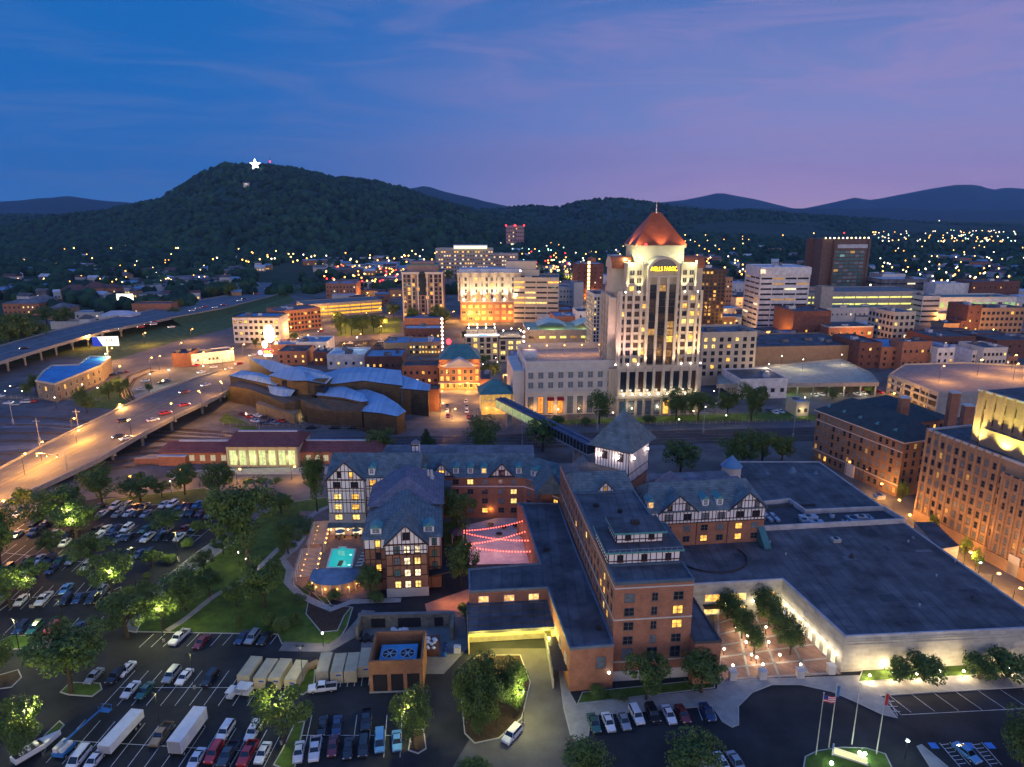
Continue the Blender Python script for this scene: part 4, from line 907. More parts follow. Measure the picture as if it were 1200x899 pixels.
# traffic
cars('145 493 u k,179 492 s w,194 484 u r,216 474 s r', 225, 'driving away over the lit bridge', 'cars on the bridge', True, BZ_)
cars('139 511 s k,148 513 s w,241 451 s w,216 459 s m', 40, 'coming towards the hotel over the lit bridge', 'cars on the bridge', True, BZ_)
cars('28 408 s k,124 388 s w,143 385 s g,173 380 s m,181 377 s r,201 383 s w', 60, 'on the raised highway', 'cars on the highway', True, HZ, True)
cars('165 383 s r,180 380 u w,225 364 u w,232 361 s g,240 359 s r,252 360 s w,281 352 s w,286 350 s k,300 344 s r,312 338 s w,262 357 s r', 58, 'on the far curve of the highway', 'cars on the highway', True, HZ, True)
cars('236 436 s w,246 440 s r,252 443 s r,260 438 s k,268 432 s w,280 426 s r,296 416 s w,318 404 s r,330 398 s r,345 386 s w,300 424 s g,242 446 u w,376 388 s r,352 396 s w', 40, 'on the orange lit streets behind the museum', 'cars behind the museum', True, small=True)
cars('410 402 s w,420 405 s g,430 402 s k,441 404 u d,446 400 s w,448 408 s k,452 405 s g,455 401 s n,404 408 s w,414 412 s m,432 411 s w,462 403 s k', 80, 'in the car park beside the tall floodlight', 'cars in the downtown car park', small=True)
cars('285 485 s m,293 488 s r,302 487 s w,311 489 s k,318 493 s n,322 496 s g,330 493 s r,299 493 s w,308 496 s k', -66, 'parked nose in along the museum side', 'cars by the museum', small=True)
cars('364 501 s k,392 501 s k,413 501 s k,431 502 s m,447 501 s n,470 501 u d', 83, 'parked along the kerb before the museum', 'cars by the museum', small=True)
cars('524 475 s d,524 481 s w,525 487 s m,546 470 s w,547 476 s g,547 482 u w,549 488 s r', -3, 'on the orange lit market street', 'cars on the market street', small=True)
cars('125 437 s g,132 439 s k,140 437 s n,146 436 s m,170 446 s w,165 456 s w,198 459 s w,204 459 s g,194 446 s n,190 448 s k,225 425 s k,230 428 s r,255 441 s r,262 441 s r,250 430 s w', 70, 'on the car park by the curved blue roof', 'cars near the depot', small=True)
cars('880 452 s m,955 463 s w,963 462 s w,972 461 s n,982 460 s w,990 461 s k,1005 462 s w,1012 461 s w,1018 460 s k,1031 459 s r,1015 457 s r,1036 470 s w,1024 472 s m,902 481 s d,908 483 s w,915 482 s w', -20, 'in the car park beyond the brick office', 'cars beyond the brick office', small=True)
cars('10 472 s w,18 474 s g,30 471 u w,38 470 s r,0 464 s w,14 452 s d,25 454 s g', 83, 'in the yard under the highway', 'cars under the highway', small=True)
# ---------------------------------------------------------------- lamps
LK = {}
def lamp(px, py, h, kind, label, group, power=None, z=0, world=None, name='street_lamp', rot=0, dark=False):
    """px,py: foot"""
    x, y = world if world else P(px, py, z)[:2]
    t = thing(name, label, 'street lamp', (x, y, z), rot, group)
    key = (kind, h)
    if key not in LK:
        p = MB(); a = MB()
        if kind == 'orange': p.tube((0, 0, 0), (0, 0, h), .11, .07, 6); p.tube((0, 0, h-.1), (1.3, 0, h+.3), .05, .04, 5); a.ball((1.4, 0, h+.2), .42, nu=8, nv=6, sz=.6); g_ = glow_o
        elif kind == 'white': p.tube((0, 0, 0), (0, 0, h), .07, .05, 6); p.tube((0, 0, 0), (0, 0, .3), .16, .12, 6); a.ball((0, 0, h+.2), .26); g_ = glow_w
        elif kind == 'cool': p.tube((0, 0, 0), (0, 0, h), .10, .07, 6); p.box(-.5, .5, -.08, .08, h, h+.12); a.ball((0, 0, h-.1), .34, sz=.6); g_ = glow_c
        elif kind == 'box': p.tube((0, 0, 0), (0, 0, .7), .3, .3, 8, 1); p.tube((0, 0, .7), (0, 0, h), .09, .06, 6); p.box(-.75, .75, -.05, .05, h-.02, h+.05); a.box(-.85, -.3, -.22, .22, h+.06, h+.2); a.box(.3, .85, -.22, .22, h+.06, h+.2); g_ = metal_d
        LK[key] = (p.mesh('pole', [metal_d, concrete]), a.mesh('lamp_head', [g_]))
    link('pole', LK[key][0], t); link('lamp_head', LK[key][1], t)
    if kind == 'box': link('lamp_lens', LK.setdefault('lens%s' % h, MB().box(-.8, -.35, -.17, .17, h+.03, h+.055).box(.35, .8, -.17, .17, h+.03, h+.055).mesh('lens', [glow_mat('yellowish_lens', (1, .9, .4), 4)])), t)
    c = {'orange': ORG, 'white': WRM, 'cool': COOL, 'box': (1, .92, .34)}[kind]
    if power: lights('POINT', 'bulb', (1.4 if kind == 'orange' else 0, 0, h-.5 if kind != 'white' else h+.2), power, c, .35, t)
    return t
def lamps(pts, h, kind, where, group, power, z=0, **k):
    pts = sorted(pts); n = len(pts)
    for i, p in enumerate(pts): lamp(p[0], p[1], h, kind, f'{ordw(i)} {where} from the left' if n > 1 else where, group, power, p[2] if len(p) > 2 else z, **k)
lamps([(155, 517, 6), (205, 496, 7.5), (237, 480, 7.5), (262, 467, 5)], 8, 'orange', 'orange street lamp on the bridge parapet', 'lamps on the bridge', 8500, rot=2.4)
lamps([(87, 515), (140, 497), (92, 530)], 9, 'orange', 'orange lamp beside the tracks left of the bridge', 'lamps by the bridge foot', 11000)
lamps([(30, 560), (-15, 590), (50, 545), (5, 620)], 9, 'orange', 'orange lamp lighting the wide road at the picture edge', 'lamps on the wide road', 14000)
lamps([(208, 567), (278, 566), (342, 563), (150, 575)], 5, 'orange', 'orange lamp on the station drive', 'lamps on the station drive', 3000)
lamps([(105, 408), (131, 425), (177, 437), (187, 435), (212, 418), (238, 430), (262, 437), (247, 441), (285, 420), (272, 425), (305, 405), (322, 410), (340, 398), (350, 392), (362, 383), (378, 374), (170, 405), (225, 400), (340, 372), (140, 448), (360, 408), (390, 382), (375, 400)], 9, 'orange', 'orange street lamp of the junctions behind the museum', 'lamps behind the museum', 12000)
lamps([(127, 438)], 12, 'cool', 'tall white floodlight over the junction by the curved blue roof', 'flood lamps', 5500)
lamps([(231, 437), (200, 450), (240, 445), (178, 455)], 8, 'cool', 'white car park lamp near the junction', 'white lamps near the junction', 1800)
lamps([(420, 420)], 14, 'cool', 'tall white floodlight over the car park behind the museum', 'flood lamps', 9000)
lamps([(8, 470), (28, 470), (43, 458), (53, 462), (14, 464), (66, 478), (98, 462), (116, 466)], 5, 'white', 'small yard lamp near the curved blue roof', 'yard lamps', 350)
lamps([(402, 417), (421, 405), (405, 392), (410, 386), (445, 395), (450, 388), (428, 378), (444, 372), (451, 386), (455, 378), (415, 365), (500, 375)], 8, 'orange', 'orange lamp around the small downtown park', 'lamps by the downtown park', 9000)
lamps([(130, 577)], 5, 'white', 'white lamp behind the road trees', 'lamps on the station drive', 500)
lamps([(201, 578)], 4, 'white', 'white lamp next to the thin orange lit tree', 'lamps on the station drive', 500)
lamps([(365, 582), (281, 664), (290, 672)], 4, 'white', 'white path lamp on the hotel lawn', 'path lamps', 500)
lamps([(192, 752), (88, 640), (84, 628), (135, 705), (36, 712), (210, 658)], 8.6, 'box', 'black car park lamp shining into a tree', 'car park lamps', 3200)
lamps([(39, 712), (75, 740), (160, 692), (209, 655), (228, 807), (188, 856), (355, 798), (150, 620)], 8, 'box', 'black twin headed car park lamp', 'car park lamps', 550)
lamps([(330, 872), (482, 872), (38, 880), (24, 768)], 8.8, 'box', 'black lamp standing inside a tree crown', 'car park lamps', 4200)
lamps([(379, 758)], 3.2, 'white', 'orange white lamp on the pavement by the planted bank', 'path lamps', 900)
lamps([(613, 850)], 7.5, 'box', 'lamp hidden in the evergreens of the drive island', 'path lamps', 3200)
lamps([(858, 790), (893, 789), (937, 789)], 1.9, 'white', 'short lamp on a stone pillar at the plaza edge', 'plaza lamps', 260, name='pillar_lamp')
lamps([(848, 768), (874, 760), (880, 775), (886, 778), (900, 760), (913, 775), (886, 746), (875, 752), (897, 742), (862, 742)], 1.4, 'white', 'low plaza lamp between the oval trees', 'plaza lamps', 480, name='plaza_lamp')
lamps([(1018, 799), (1045, 797), (1073, 797), (1100, 794), (1128, 794), (1182, 790), (1036, 786), (1120, 776)], 1.3, 'white', 'ground floodlight in the shrub bed by the pale wall', 'shrub bed lights', 1700, name='bed_light')
lamps([(1010, 566), (975, 548), (957, 538), (990, 557), (1026, 584)], 5, 'orange', 'orange lamp along the brick office pavement', 'lamps by the brick offices', 4000)
lamps([(1058, 622), (1086, 640), (1104, 652), (1128, 668), (1160, 694), (1135, 706), (1185, 712), (1046, 604)], 5, 'orange', 'orange lamp along the tall brick office tower', 'lamps by the brick offices', 4200)
lamps([(1146, 675)], 4, 'cool', 'twin white lamp beside the convention hall', 'white lamps by the hall', 350)
lamps([(1060, 890)], 4, 'cool', 'lone white lamp beside the long kerb by the accessible bays', 'white lamps by the hall', 300)
lamps([(528, 455), (555, 453), (515, 470), (563, 470), (530, 492), (516, 485), (545, 460)], 5, 'orange', 'orange lamp along the market street', 'market street lamps', 5500)
lamps([(548, 440), (553, 430), (558, 425), (561, 440), (566, 435), (568, 423), (572, 443), (578, 420), (581, 427), (583, 432), (551, 419), (498, 432), (490, 432), (485, 436)], 4, 'white', 'small bright lamp of the market square', 'market square lamps', 700)
lamps([(667, 485), (678, 489), (654, 490), (725, 485), (700, 489), (718, 494), (740, 489), (770, 487), (812, 492), (826, 487), (772, 480)], 4, 'white', 'white lamp on the lawn before the stone office and skyscraper', 'lamps before the skyscraper', 500)
lamps([(838, 485), (856, 487), (878, 492), (836, 470)], 5, 'white', 'white lamp by the slope beside the skyscraper', 'lamps before the skyscraper', 900)
lamps([(936, 487), (942, 478), (850, 500), (795, 505)], 5, 'white', 'white lamp by the tracks near the low white building', 'lamps by the tracks', 500)
lamps([(1042, 480), (1090, 430), (1131, 417), (1177, 405), (1187, 445, 11), (1100, 448, 11), (1145, 440, 11), (1185, 434, 11)], 8, 'orange', 'orange lamp around the far parking deck', 'lamps around the parking deck', 9000)
lamps([(940, 452), (975, 448), (1000, 446), (960, 449), (920, 452)], 3.5, 'white', 'white lamp under the bus deck canopy', 'bus deck lamps', 1600)
lamps([(900, 440, 6.5), (985, 428, 6.5), (915, 430, 6.5), (940, 434, 6.5)], 6, 'white', 'white lamp standing on the bus deck', 'bus deck lamps', 5000)
lamps([(606, 398), (560, 400), (552, 392), (548, 380), (557, 372), (640, 352), (648, 345), (655, 338), (665, 330), (690, 352), (688, 360), (530, 376), (560, 380), (627, 320), (603, 325), (566, 323), (555, 325), (812, 355), (870, 360), (905, 402), (925, 413), (960, 381), (1068, 374), (1100, 381), (1128, 397), (1160, 399), (860, 388), (848, 374), (1010, 411), (1145, 382), (700, 408), (632, 420), (598, 442), (590, 457), (470, 347), (430, 352), (640, 302), (650, 322), (735, 350), (900, 368), (945, 398)], 8, 'orange', 'orange lamp in the downtown streets', 'downtown street lamps', 16000)
# ---------------------------------------------------------------- building helpers
def parapet(b, poly, z, h=.6, t=.35, m=0):
    """low wall round a roof polygon (counter-clockwise)"""
    a = sum(poly[k][0]*poly[(k+1) % len(poly)][1]-poly[(k+1) % len(poly)][0]*poly[k][1] for k in range(len(poly)))
    if a < 0: poly = poly[::-1]
    n = len(poly); ins = []
    for k in range(n):
        p0 = Vector(poly[k-1]); p1 = Vector(poly[k]); p2 = Vector(poly[(k+1) % n]); d1 = (p1-p0).normalized(); d2 = (p2-p1).normalized()
        n1 = Vector((-d1.y, d1.x)); n2 = Vector((-d2.y, d2.x)); q = n1+n2; q = q/max(.3, q.length_squared/2); ins.append(p1+q*t)
    outp = [Vector(p)-(ins[i]-Vector(p))*.15 for i, p in enumerate(poly)]
    for k in range(n):
        k2 = (k+1) % n; o0, o1, i0, i1 = outp[k], outp[k2], ins[k], ins[k2]
        b.quad([(*o0, z-.25), (*o1, z-.25), (*o1, z+h), (*o0, z+h)], m); b.quad([(*i1, z), (*i0, z), (*i0, z+h), (*i1, z+h)], m); b.quad([(*o0, z+h), (*o1, z+h), (*i1, z+h), (*i0, z+h)], m)
        b.quad([(*o1, z-.25), (*o0, z-.25), (*Vector(poly[k]), z-.25), (*Vector(poly[k2]), z-.25)], m)
def lloc(t, x, y):
    a = t.rotation_euler.z; dx = x-t.location.x; dy = y-t.location.y
    return (dx*cos(a)+dy*sin(a), -dx*sin(a)+dy*cos(a))
def rect(x0, x1, y0, y1): return [(x0, y0), (x1, y0), (x1, y1), (x0, y1)]
def hvac(t, spots, m=None):
    for (x, y, z, w, d, h) in spots:
        b = MB(); b.box(x-w/2, x+w/2, y-d/2, y+d/2, z+.25, z+h); b.box(x-w/2+.1, x+w/2-.1, y-d/2+.1, y+d/2-.1, z, z+.25); b.tube((x, y, z+h), (x, y, z+h+.15), min(w, d)*.36, None, 10, 1); b.build('rooftop_unit', [m or metal_l, metal_d], t)
def timbers(b, M, L, z0, z1, step, rails=(), gable=None, d=.07, w=.17, diag=True):
    """dark beams standing proud of a wall; gable=(x0,x1,zpeak) trims them under a gable"""
    def top(x):
        if not gable: return z1
        g0, g1, zp = gable; c = (g0+g1)/2
        return z1+(zp-z1)*max(0, 1-abs(x-c)/((g1-g0)/2)) if g0 <= x <= g1 else z1
    q = MB(); n = max(1, int(round(L/step)))
    for k in range(n+1):
        x = min(max(L*k/n, w/2), L-w/2); q.box(x-w/2, x+w/2, -d, .01, z0, max(z0+.1, top(x)-.15))
    for z in [z0, z1]+list(rails):
        if z <= z1: q.box(0, L, -d-.012, .01, z-.11, z+.11)
        else:
            g0, g1, zp = gable; f_ = (z-z1)/(zp-z1); h_ = (g1-g0)/2*(1-f_); c = (g0+g1)/2; q.box(c-h_, c+h_, -d-.012, .01, z-.1, z+.1)
    if gable:
        g0, g1, zp = gable; c = (g0+g1)/2
        for s in (g0-.5, g1+.5):
            zz = z1-.5*(zp-z1)/((g1-g0)/2)
            q.quad([(s, -d-.2, zz-.1), (c, -d-.2, zp-.1), (c, -d-.2, zp+.28), (s, -d-.2, zz+.28)] if s < c else [(c, -d-.2, zp-.1), (s, -d-.2, zz-.1), (s, -d-.2, zz+.28), (c, -d-.2, zp+.28)])
            q.quad([(s, -d-.2, zz-.1), (s, .3, zz-.1), (c, .3, zp-.1), (c, -d-.2, zp-.1)])
    b.add(q, M)
def wallM(x, y, ang): return Matrix.Translation((x, y, 0)) @ Matrix.Rotation(ang, 4, 'Z')
def gable_wall(t, name, M, g0, g1, z0, zp, m, th=.3):
    b = MB(); c = (g0+g1)/2; b.quad([(g0, 0, z0), (g1, 0, z0), (c, 0, zp)]); b.quad([(g1, th, z0), (g0, th, z0), (c, th, zp)]); b.quad([(g0, 0, z0), (c, 0, zp), (c, th, zp), (g0, th, z0)]); b.quad([(c, 0, zp), (g1, 0, z0), (g1, th, z0), (c, th, zp)]); b.xf(M); return b.build(name, m, t)
def cross_gable(b, M, g0, g1, z0, zp, back, over=.5, m=0):
    """roof of a front gable running back into the main roof"""
    c = (g0+g1)/2; r = (zp-z0)/((g1-g0)/2); q = MB(); e0 = g0-over; e1 = g1+over; ze = z0-over*r
    q.quad([(e0, -over, ze), (c, -over, zp+.05), (c, back, zp+.05), (e0, back, ze)][::-1], m); q.quad([(c, -over, zp+.05), (e1, -over, ze), (e1, back, ze), (c, back, zp+.05)][::-1], m)
    q.quad([(e0, -over, ze-.12), (c, -over, zp-.07), (c, back, zp-.07), (e0, back, ze-.12)], m); q.quad([(c, -over, zp-.07), (e1, -over, ze-.12), (e1, back, ze-.12), (c, back, zp-.07)], m)
    b.add(q, M)
def dormer(t, M, x, z, w=1.7, h=1.9, lit=False, back=2.6):
    """small roof dormer: cheek box, hooded roof, window"""
    b = MB(); b.box(x-w/2, x+w/2, 0, back, z-.3, z+h); b.xf(M); o = b.build('dormer', stucco if not lit else stucco, t)
    r = MB(); r.quad([(x-w/2-.25, -.25, z+h-.1), (x, -.25, z+h+.9), (x, back+.8, z+h+.9), (x-w/2-.25, back+.8, z+h-.1)][::-1]); r.quad([(x, -.25, z+h+.9), (x+w/2+.25, -.25, z+h-.1), (x+w/2+.25, back+.8, z+h-.1), (x, back+.8, z+h+.9)][::-1]); r.quad([(x-w/2-.25, -.25, z+h-.1), (x+w/2+.25, -.25, z+h-.1), (x, -.25, z+h+.9)]); r.xf(M)
    ro = r.build('dormer_roof', copper, t)
    p = M @ Vector((x, 0, z+.15)); a = M.to_euler().z
    wn = link('window', win_mesh(w*.7, h*.8, 'fmc', trim_w, None), t, p, a); link('pane', win_mesh(w*.7, h*.8, 'p', trim_w, random.choice([lit_w, lit_y]) if lit else curtain), wn)
DK = [glass_d, glass_d, curtain]
A0 = radians(5.5)
# ---------------------------------------------------------------- hotel: front brick wing
t = thing('hotel_wing', 'tall red brick hotel wing with flat roof and white timbered penthouse', 'hotel wing', (20.2, 119.6), A0)
W_, D_, H_ = 15.9, 66.0, 22.0
b = MB(); b.box(0, W_, 0, D_, 0, H_, 0, 1); b.build('wall', [brickm, roof_tar], t)
b = MB(); b.box(-.12, W_+.12, -.12, .0, 0, 2.3); b.box(-.12, 0, 0, 30, 0, 2.3); b.build('stone_base', stone_w, t)
b = MB(); parapet(b, rect(0, W_, 0, 7), H_, .45, .4); parapet(b, [(0, 19), (W_, 19), (W_, 44), (0, 44)], H_, .4, .4); b.build('parapet', mat('copper_blue_trim', (.08, .12, .16), .6), t)
b = MB()
for z in (4.3, 13.9, 20.9): b.box(-.08, W_+.08, -.08, -.002, z, z+.28); b.box(-.08, -.002, .0, D_, z, z+.28); b.box(W_+.002, W_+.08, 0, D_, z, z+.28)
b.build('belt_course', stone_w, t)
for xs, w in (([3.0, 12.9], 2.1), ([8.1], 1.3)): facade(t, (0, 0), 0, W_, xs, [17.9, 14.8, 11.6, 8.4], w, 1.9, 'fmc', frame_g, lits=[lit_w], dark=DK, litset={(1, 1), (1, 2)} if w > 2 else set())
facade(t, (0, 0), 0, W_, [3.0, 8.1, 12.9], [4.9], 2.2, 2.6, 'fmc', frame_g, dark=DK, litset=set())
facade(t, (0, D_), -pi/2, D_, [D_-2.2-3.15*k for k in range(20)], [18.0, 14.8, 11.4], 1.4, 1.7, 'fc', frame_g, lits=[lit_w, lit_y], dark=DK, litset={(2, 0), (2, 1), (2, 2), (3, 1), (1, 2), (8, 0), (12, 1)})
facade(t, (W_, 0), pi/2, D_, [3+4.2*k for k in range(8)], [17.9, 14.8, 11.6], 1.4, 1.7, 'fc', frame_g, dark=DK, lit=.1)
# penthouse: two stepped white timbered storeys
for x0, x1, y0, y1, z0, z1, st in ((.2, 15.4, 7.2, 19, 22, 24.9, 1.3), (2.6, 12.6, 10.4, 17.4, 25.2, 27.5, 1.25)):
    b = MB(); b.box(x0, x1, y0, y1, z0, z1); b.build('penthouse', stucco, t)
    b = MB(); timbers(b, wallM(x0, y0, 0), x1-x0, z0+.1, z1-.1, st, (z0+.9,)); timbers(b, wallM(x0, y1, -pi/2), y1-y0, z0+.1, z1-.1, st, (z0+.9,)); b.build('timber_frame', timber, t)
    b = MB(); b.box(x0-.6, x1+.6, y0-.7, y1+.3, z1, z1+.3, 0, 1); b.box(x0-.62, x1+.62, y0-.76, y0-.702, z1-.02, z1+.42, 2); b.box(x0-.66, x0-.602, y0-.7, y1+.3, z1-.02, z1+.42, 2); b.box(x1+.602, x1+.66, y0-.7, y1+.3, z1-.02, z1+.42, 2); b.build('penthouse_roof', [trim_d, roof_tar, copper], t)
    facade(t, (x0, y0), 0, x1-x0, 3 if st > 1.28 else 2, [z0+.7], 1.3, 1.6, 'fm', timber, dark=[glass_d], litset=set())
b = MB(); [b.tube((x, 6.3, 25.2), (x, 6.3, 26), .03, .03, 4) for x in np.arange(0, 15.8, 1.2)]; b.tube((0, 6.3, 26), (15.6, 6.3, 26), .03, .03, 4); b.build('roof_railing', metal_l, t)
hvac(t, [(6, 24, 22, 1.6, 1.6, 1), (9, 32, 22, 1, 1, .8), (7.5, 14, 27.8, 1.8, 1.2, .8), (4, 36, 22, 1.2, 1.2, .7)], metal_d)
# slate cross roof with one small timbered gable
b = MB(); b.hip(0, W_, 44.5, 56.5, 22, 25.4, 1.2, 1.2, 'x', 0, .3); 
Mg = wallM(0, 44.6, 0); cross_gable(b, Mg, 5.6, 11.0, 22.0, 24.9, 4.0); b.build('roof', slate, t)
gable_wall(t, 'gable', wallM(0, 44.3, 0), 5.8, 10.8, 22.05, 24.7, stucco); b = MB(); timbers(b, wallM(5.8, 44.3, 0), 5, 22.05, 22.15, 1.0, (), (0, 5, 24.7)); b.build('timber_frame', timber, t)
facade(t, (0, 44.3), 0, W_, [8.3], [22.3], 1.1, 1.3, 'fm', timber, litset={(0, 0)}, lits=[lit_dim])
# low wing hugging its left side (flat blue grey roof) and loading dock
t = thing('lobby_wing', 'one storey brick hotel block with wide flat dark roof beside the tall wing', 'hotel block', (11.3, 116.5), A0)
wp = [(11.3, 116.5), (20.1, 117.6), (20.1, 119.7), (15.7, 161), (13.7, 184.5), (1.5, 184.8), (3.0, 181.9), (6.8, 149.6), (-10.4, 146.8), (-9.6, 137.0), (8.0, 138.6)]
lp = [lloc(t, *p) for p in wp]
b = MB(); b.prism(lp, 0, 9.7, 0, 1); b.build('wall', [brickm, roof_tar], t); b = MB(); parapet(b, lp, 9.7, .35, .35); b.build('parapet', mat('slate_trim', (.13, .16, .2), .7), t)
facade(t, lp[0], atan2(lp[1][1]-lp[0][1], lp[1][0]-lp[0][0]), 8.8, [6.3], [4.9], 1.9, 2.6, 'fmc', frame_g, litset=set(), dark=[curtain])
a_ = atan2(lp[10][1]-lp[9][1], lp[10][0]-lp[9][0]); facade(t, lp[9], a_, 17.6, [3.2, 9.0, 14.6], [7.0], 2.4, 1.6, 'fm', stone_w, litset={(0, 0), (1, 0), (2, 0)}, lits=[glow_mat('lit_window_amber', (1, .50, .16), 1.6, True)])
facade(t, lp[10], atan2(lp[0][1]-lp[10][1], lp[0][0]-lp[10][0]), 22, [4, 9, 14, 19], [4.5], 1.6, 2.0, 'fm', stone_w, litset=set(), dark=DK)
hvac(t, [(7, 6, 9.7, 1.2, 1, .6), (1, 40, 9.7, 1.5, 1, .7)], metal_d)
t = thing('loading_dock', 'covered loading dock with ribbed dark roof and yellow lit platform', 'loading dock', (-9.4, 128.2), A0)
b = MB(); b.quad([(0, 0, 5.2), (18.8, 0, 5.2), (18.8, 9.2, 6.9), (0, 9.2, 6.9)]); b.quad([(0, 9.2, 6.6), (18.8, 9.2, 6.6), (18.8, 0, 4.9), (0, 0, 4.9)]); b.quad([(0, 0, 4.9), (18.8, 0, 4.9), (18.8, 0, 5.2), (0, 0, 5.2)]); b.quad([(0, 9.2, 6.9), (0, 9.2, 6.6), (0, 0, 4.9), (0, 0, 5.2)])
for k in range(5): b.box(0, 18.8, 1.9*k+.1, 1.9*k+.35, 5.2+1.7*(1.9*k)/9.2, 5.48+1.7*(1.9*k)/9.2+.06)
b.build('roof', [roof_tar], t); b = MB(); b.box(0, 18.8, 4.2, 9.2, 0, 1.3); b.build('platform', mat('dock_concrete', (.42, .38, .26), .8), t); b = MB(); b.box(0, .3, .1, 9.2, 0, 4.85); b.box(18.5, 18.8, .1, 9.2, 0, 4.85); b.box(.3, 18.5, 8.9, 9.2, 1.3, 6.5); b.build('wall', mat('dock_wall', (.45, .38, .22), .8), t)
MB().box(9, 12, 8.8, 8.88, 1.3, 4).build('roller_door', metal_l, t)
for x, n_, h in ((2.5, 'crate', 1.2), (4, 'crate', .8), (8, 'crate', 1.0), (13.6, 'crate', 1.7)):
    q = thing('crate', f'{ {2.5: "low wide", 4: "small dark", 8: "medium", 13.6: "tall pale"}[x]} crate on the lit loading platform', 'crate', tuple(Matrix.Translation((-9.4, 128.2, 0)) @ Matrix.Rotation(A0, 4, 'Z') @ Vector((x, 6.5, 1.3))), A0); MB().box(-.6, .6, -.5, .5, 0, h).build('crate_box', wood, q); MB().box(-.65, .65, -.55, .55, h, h+.08).build('lid', wood, q)
for x in (2, 6.5, 11, 16): lights('POINT', 'dock_light', (x, 5.0, 4.2), 900, (1, .86, .15), .3, t)
TD = t; t = thing('ramp_canopy', 'long dark canopy over the ramp beside the loading dock', 'canopy', (9.6, 117.5), radians(3)); MB().box(-1.4, 1.4, 0, 11, 4.0, 4.3).build('roof', metal_d, t); b = MB(); b.box(-1.5, -1.2, 0, 18, 0, 2.2); b.build('wall', concrete, t); b = MB(); [b.tube((-1.2, y, 2.2), (-1.2, y, 4), .08, .08, 5) for y in (.5, 4, 7.5, 10.5)]; b.build('post', metal_d, t)
for x in (3, 10, 17): lights('POINT', 'dock_light', (x, -1.5, 4.5), 2200, (1, .82, .16), .4, TD)
lights('POINT', 'wall_lamp_light', (*P(711, 803)[:2], 4.2), 520, (1, 1, .7), .2)
t = thing('wall_lamp', 'bright white lamp on the brick wall by the angled cars', 'wall lamp', (P(711, 799)[0], 117.0, 4.0), 0); b = MB(); b.ball((0, 0, 0), .28); b.build('lamp_globe', glow_c, t); MB().box(-.1, .1, .1, .5, -.1, .1).build('bracket', metal_d, t)
t = thing('brick_annex', 'low brick extension at the right foot of the tall wing', 'hotel block', (36.15, 120.0), A0)
b = MB(); b.box(0, 5.4, -1.6, 14, 0, 9.7, 0, 1); b.build('wall', [brickm, roof_tar], t); b = MB(); parapet(b, rect(0, 5.4, -1.6, 14), 9.7, .3, .3); b.build('parapet', trim_d, t); facade(t, (0, -1.6), 0, 5.4, [1.9], [4.9], 2.1, 2.6, 'fmc', frame_g, litset=set(), dark=[curtain])
# ---------------------------------------------------------------- hotel: east half timbered wing
x0, y0, _ = P(757, 641, 8.5); t = thing('hotel_wing', 'half timbered hotel wing with twin gables above the flat convention roof', 'hotel wing', (x0, y0), radians(6.5)); L_ = 31.5
b = MB(); b.box(0, L_, 0, 15, 0, 14.6); b.build('wall', brickm, t); b = MB(); b.box(-.1, L_+.1, -.12, 15, 14.6, 18.0); b.build('upper_wall', stucco, t)
b = MB(); b.hip(0, L_, 0, 15, 18.0, 23.2, 3.0, 3.0, 'x', 0, .6); M1 = wallM(0, -.12, 0); cross_gable(b, M1, 3.2, 13.0, 18.0, 22.4, 6.5); cross_gable(b, M1, 21.8, 31.6, 18.0, 22.4, 6.5); b.build('roof', slate, t)
for g in (3.2, 21.8): gable_wall(t, 'gable', wallM(0, -.13, 0), g, g+9.8, 18.0, 22.3, stucco)
b = MB(); timbers(b, wallM(0, -.13, 0), L_, 14.7, 18.0, .95, (15.5,)); 
for g in (3.2, 21.8): timbers(b, wallM(g, -.14, 0), 9.8, 17.9, 18.05, .95, (20.2,), (0, 9.8, 22.3))
b.build('timber_frame', timber, t); b = MB(); [b.box(x, x+.14, -.1, -.002, 8.5, 14.5) for x in (1, 13.2, 21.6)]; b.build('downpipe', metal_d, t)
cols = [5.5, 10.6, 15.3, 19.6, 24.6, 29]
facade(t, (0, -.13), 0, L_, cols, [15.6], 2.1, 1.7, 'fmc', timber, litset=set(), dark=[glass_d, curtain]); facade(t, (0, 0), 0, L_, cols, [12.3, 9.3], 1.9, 1.7, 'fmc', frame_g, litset={(4, 0), (4, 1), (2, 1)}, lits=[lit_w], dark=DK)
facade(t, (0, -.14), 0, L_, [5.8, 10.4, 24.4, 29.0], [18.4], 1.3, 1.6, 'fm', timber, litset=set(), dark=DK)
for x, l in ((1.0, 1), (15.6, 0), (19.4, 0)): dormer(t, wallM(0, .9, 0), x, 18.8, lit=bool(l))
b = MB(); b.prism([(L_-1.6, 0), (L_+.2, 0), (L_+.2, -4.6), (L_-1.6, -4.6)][::-1], 8.35, [8.9, 8.9, 12.6, 12.6]); b.build('stair_cover', roof_teal, t)
# round turret
x, y, _ = P(856, 562, 8.5); t = thing('round_turret', 'small round pale turret with blue cone roof behind the gabled wing', 'turret', (x, y)); b = MB(); b.tube((0, 0, 0), (0, 0, 13.2), 3.0, 3.0, 20); [b.tube((0, 0, z), (0, 0, z+.12), 3.08, 3.08, 20) for z in (9.5, 10.8, 12.0, 13.1)]; b.build('wall', stone_w, t); MB().tube((0, 0, 13.3), (0, 0, 16.8), 3.5, .05, 20).build('roof', roof_blue, t)
# ---------------------------------------------------------------- hotel: tower
t = thing('hotel_tower', 'square white timbered hotel tower with steep pyramid roof and floodlights', 'hotel tower', (32.6, 179.1), radians(-34+0))
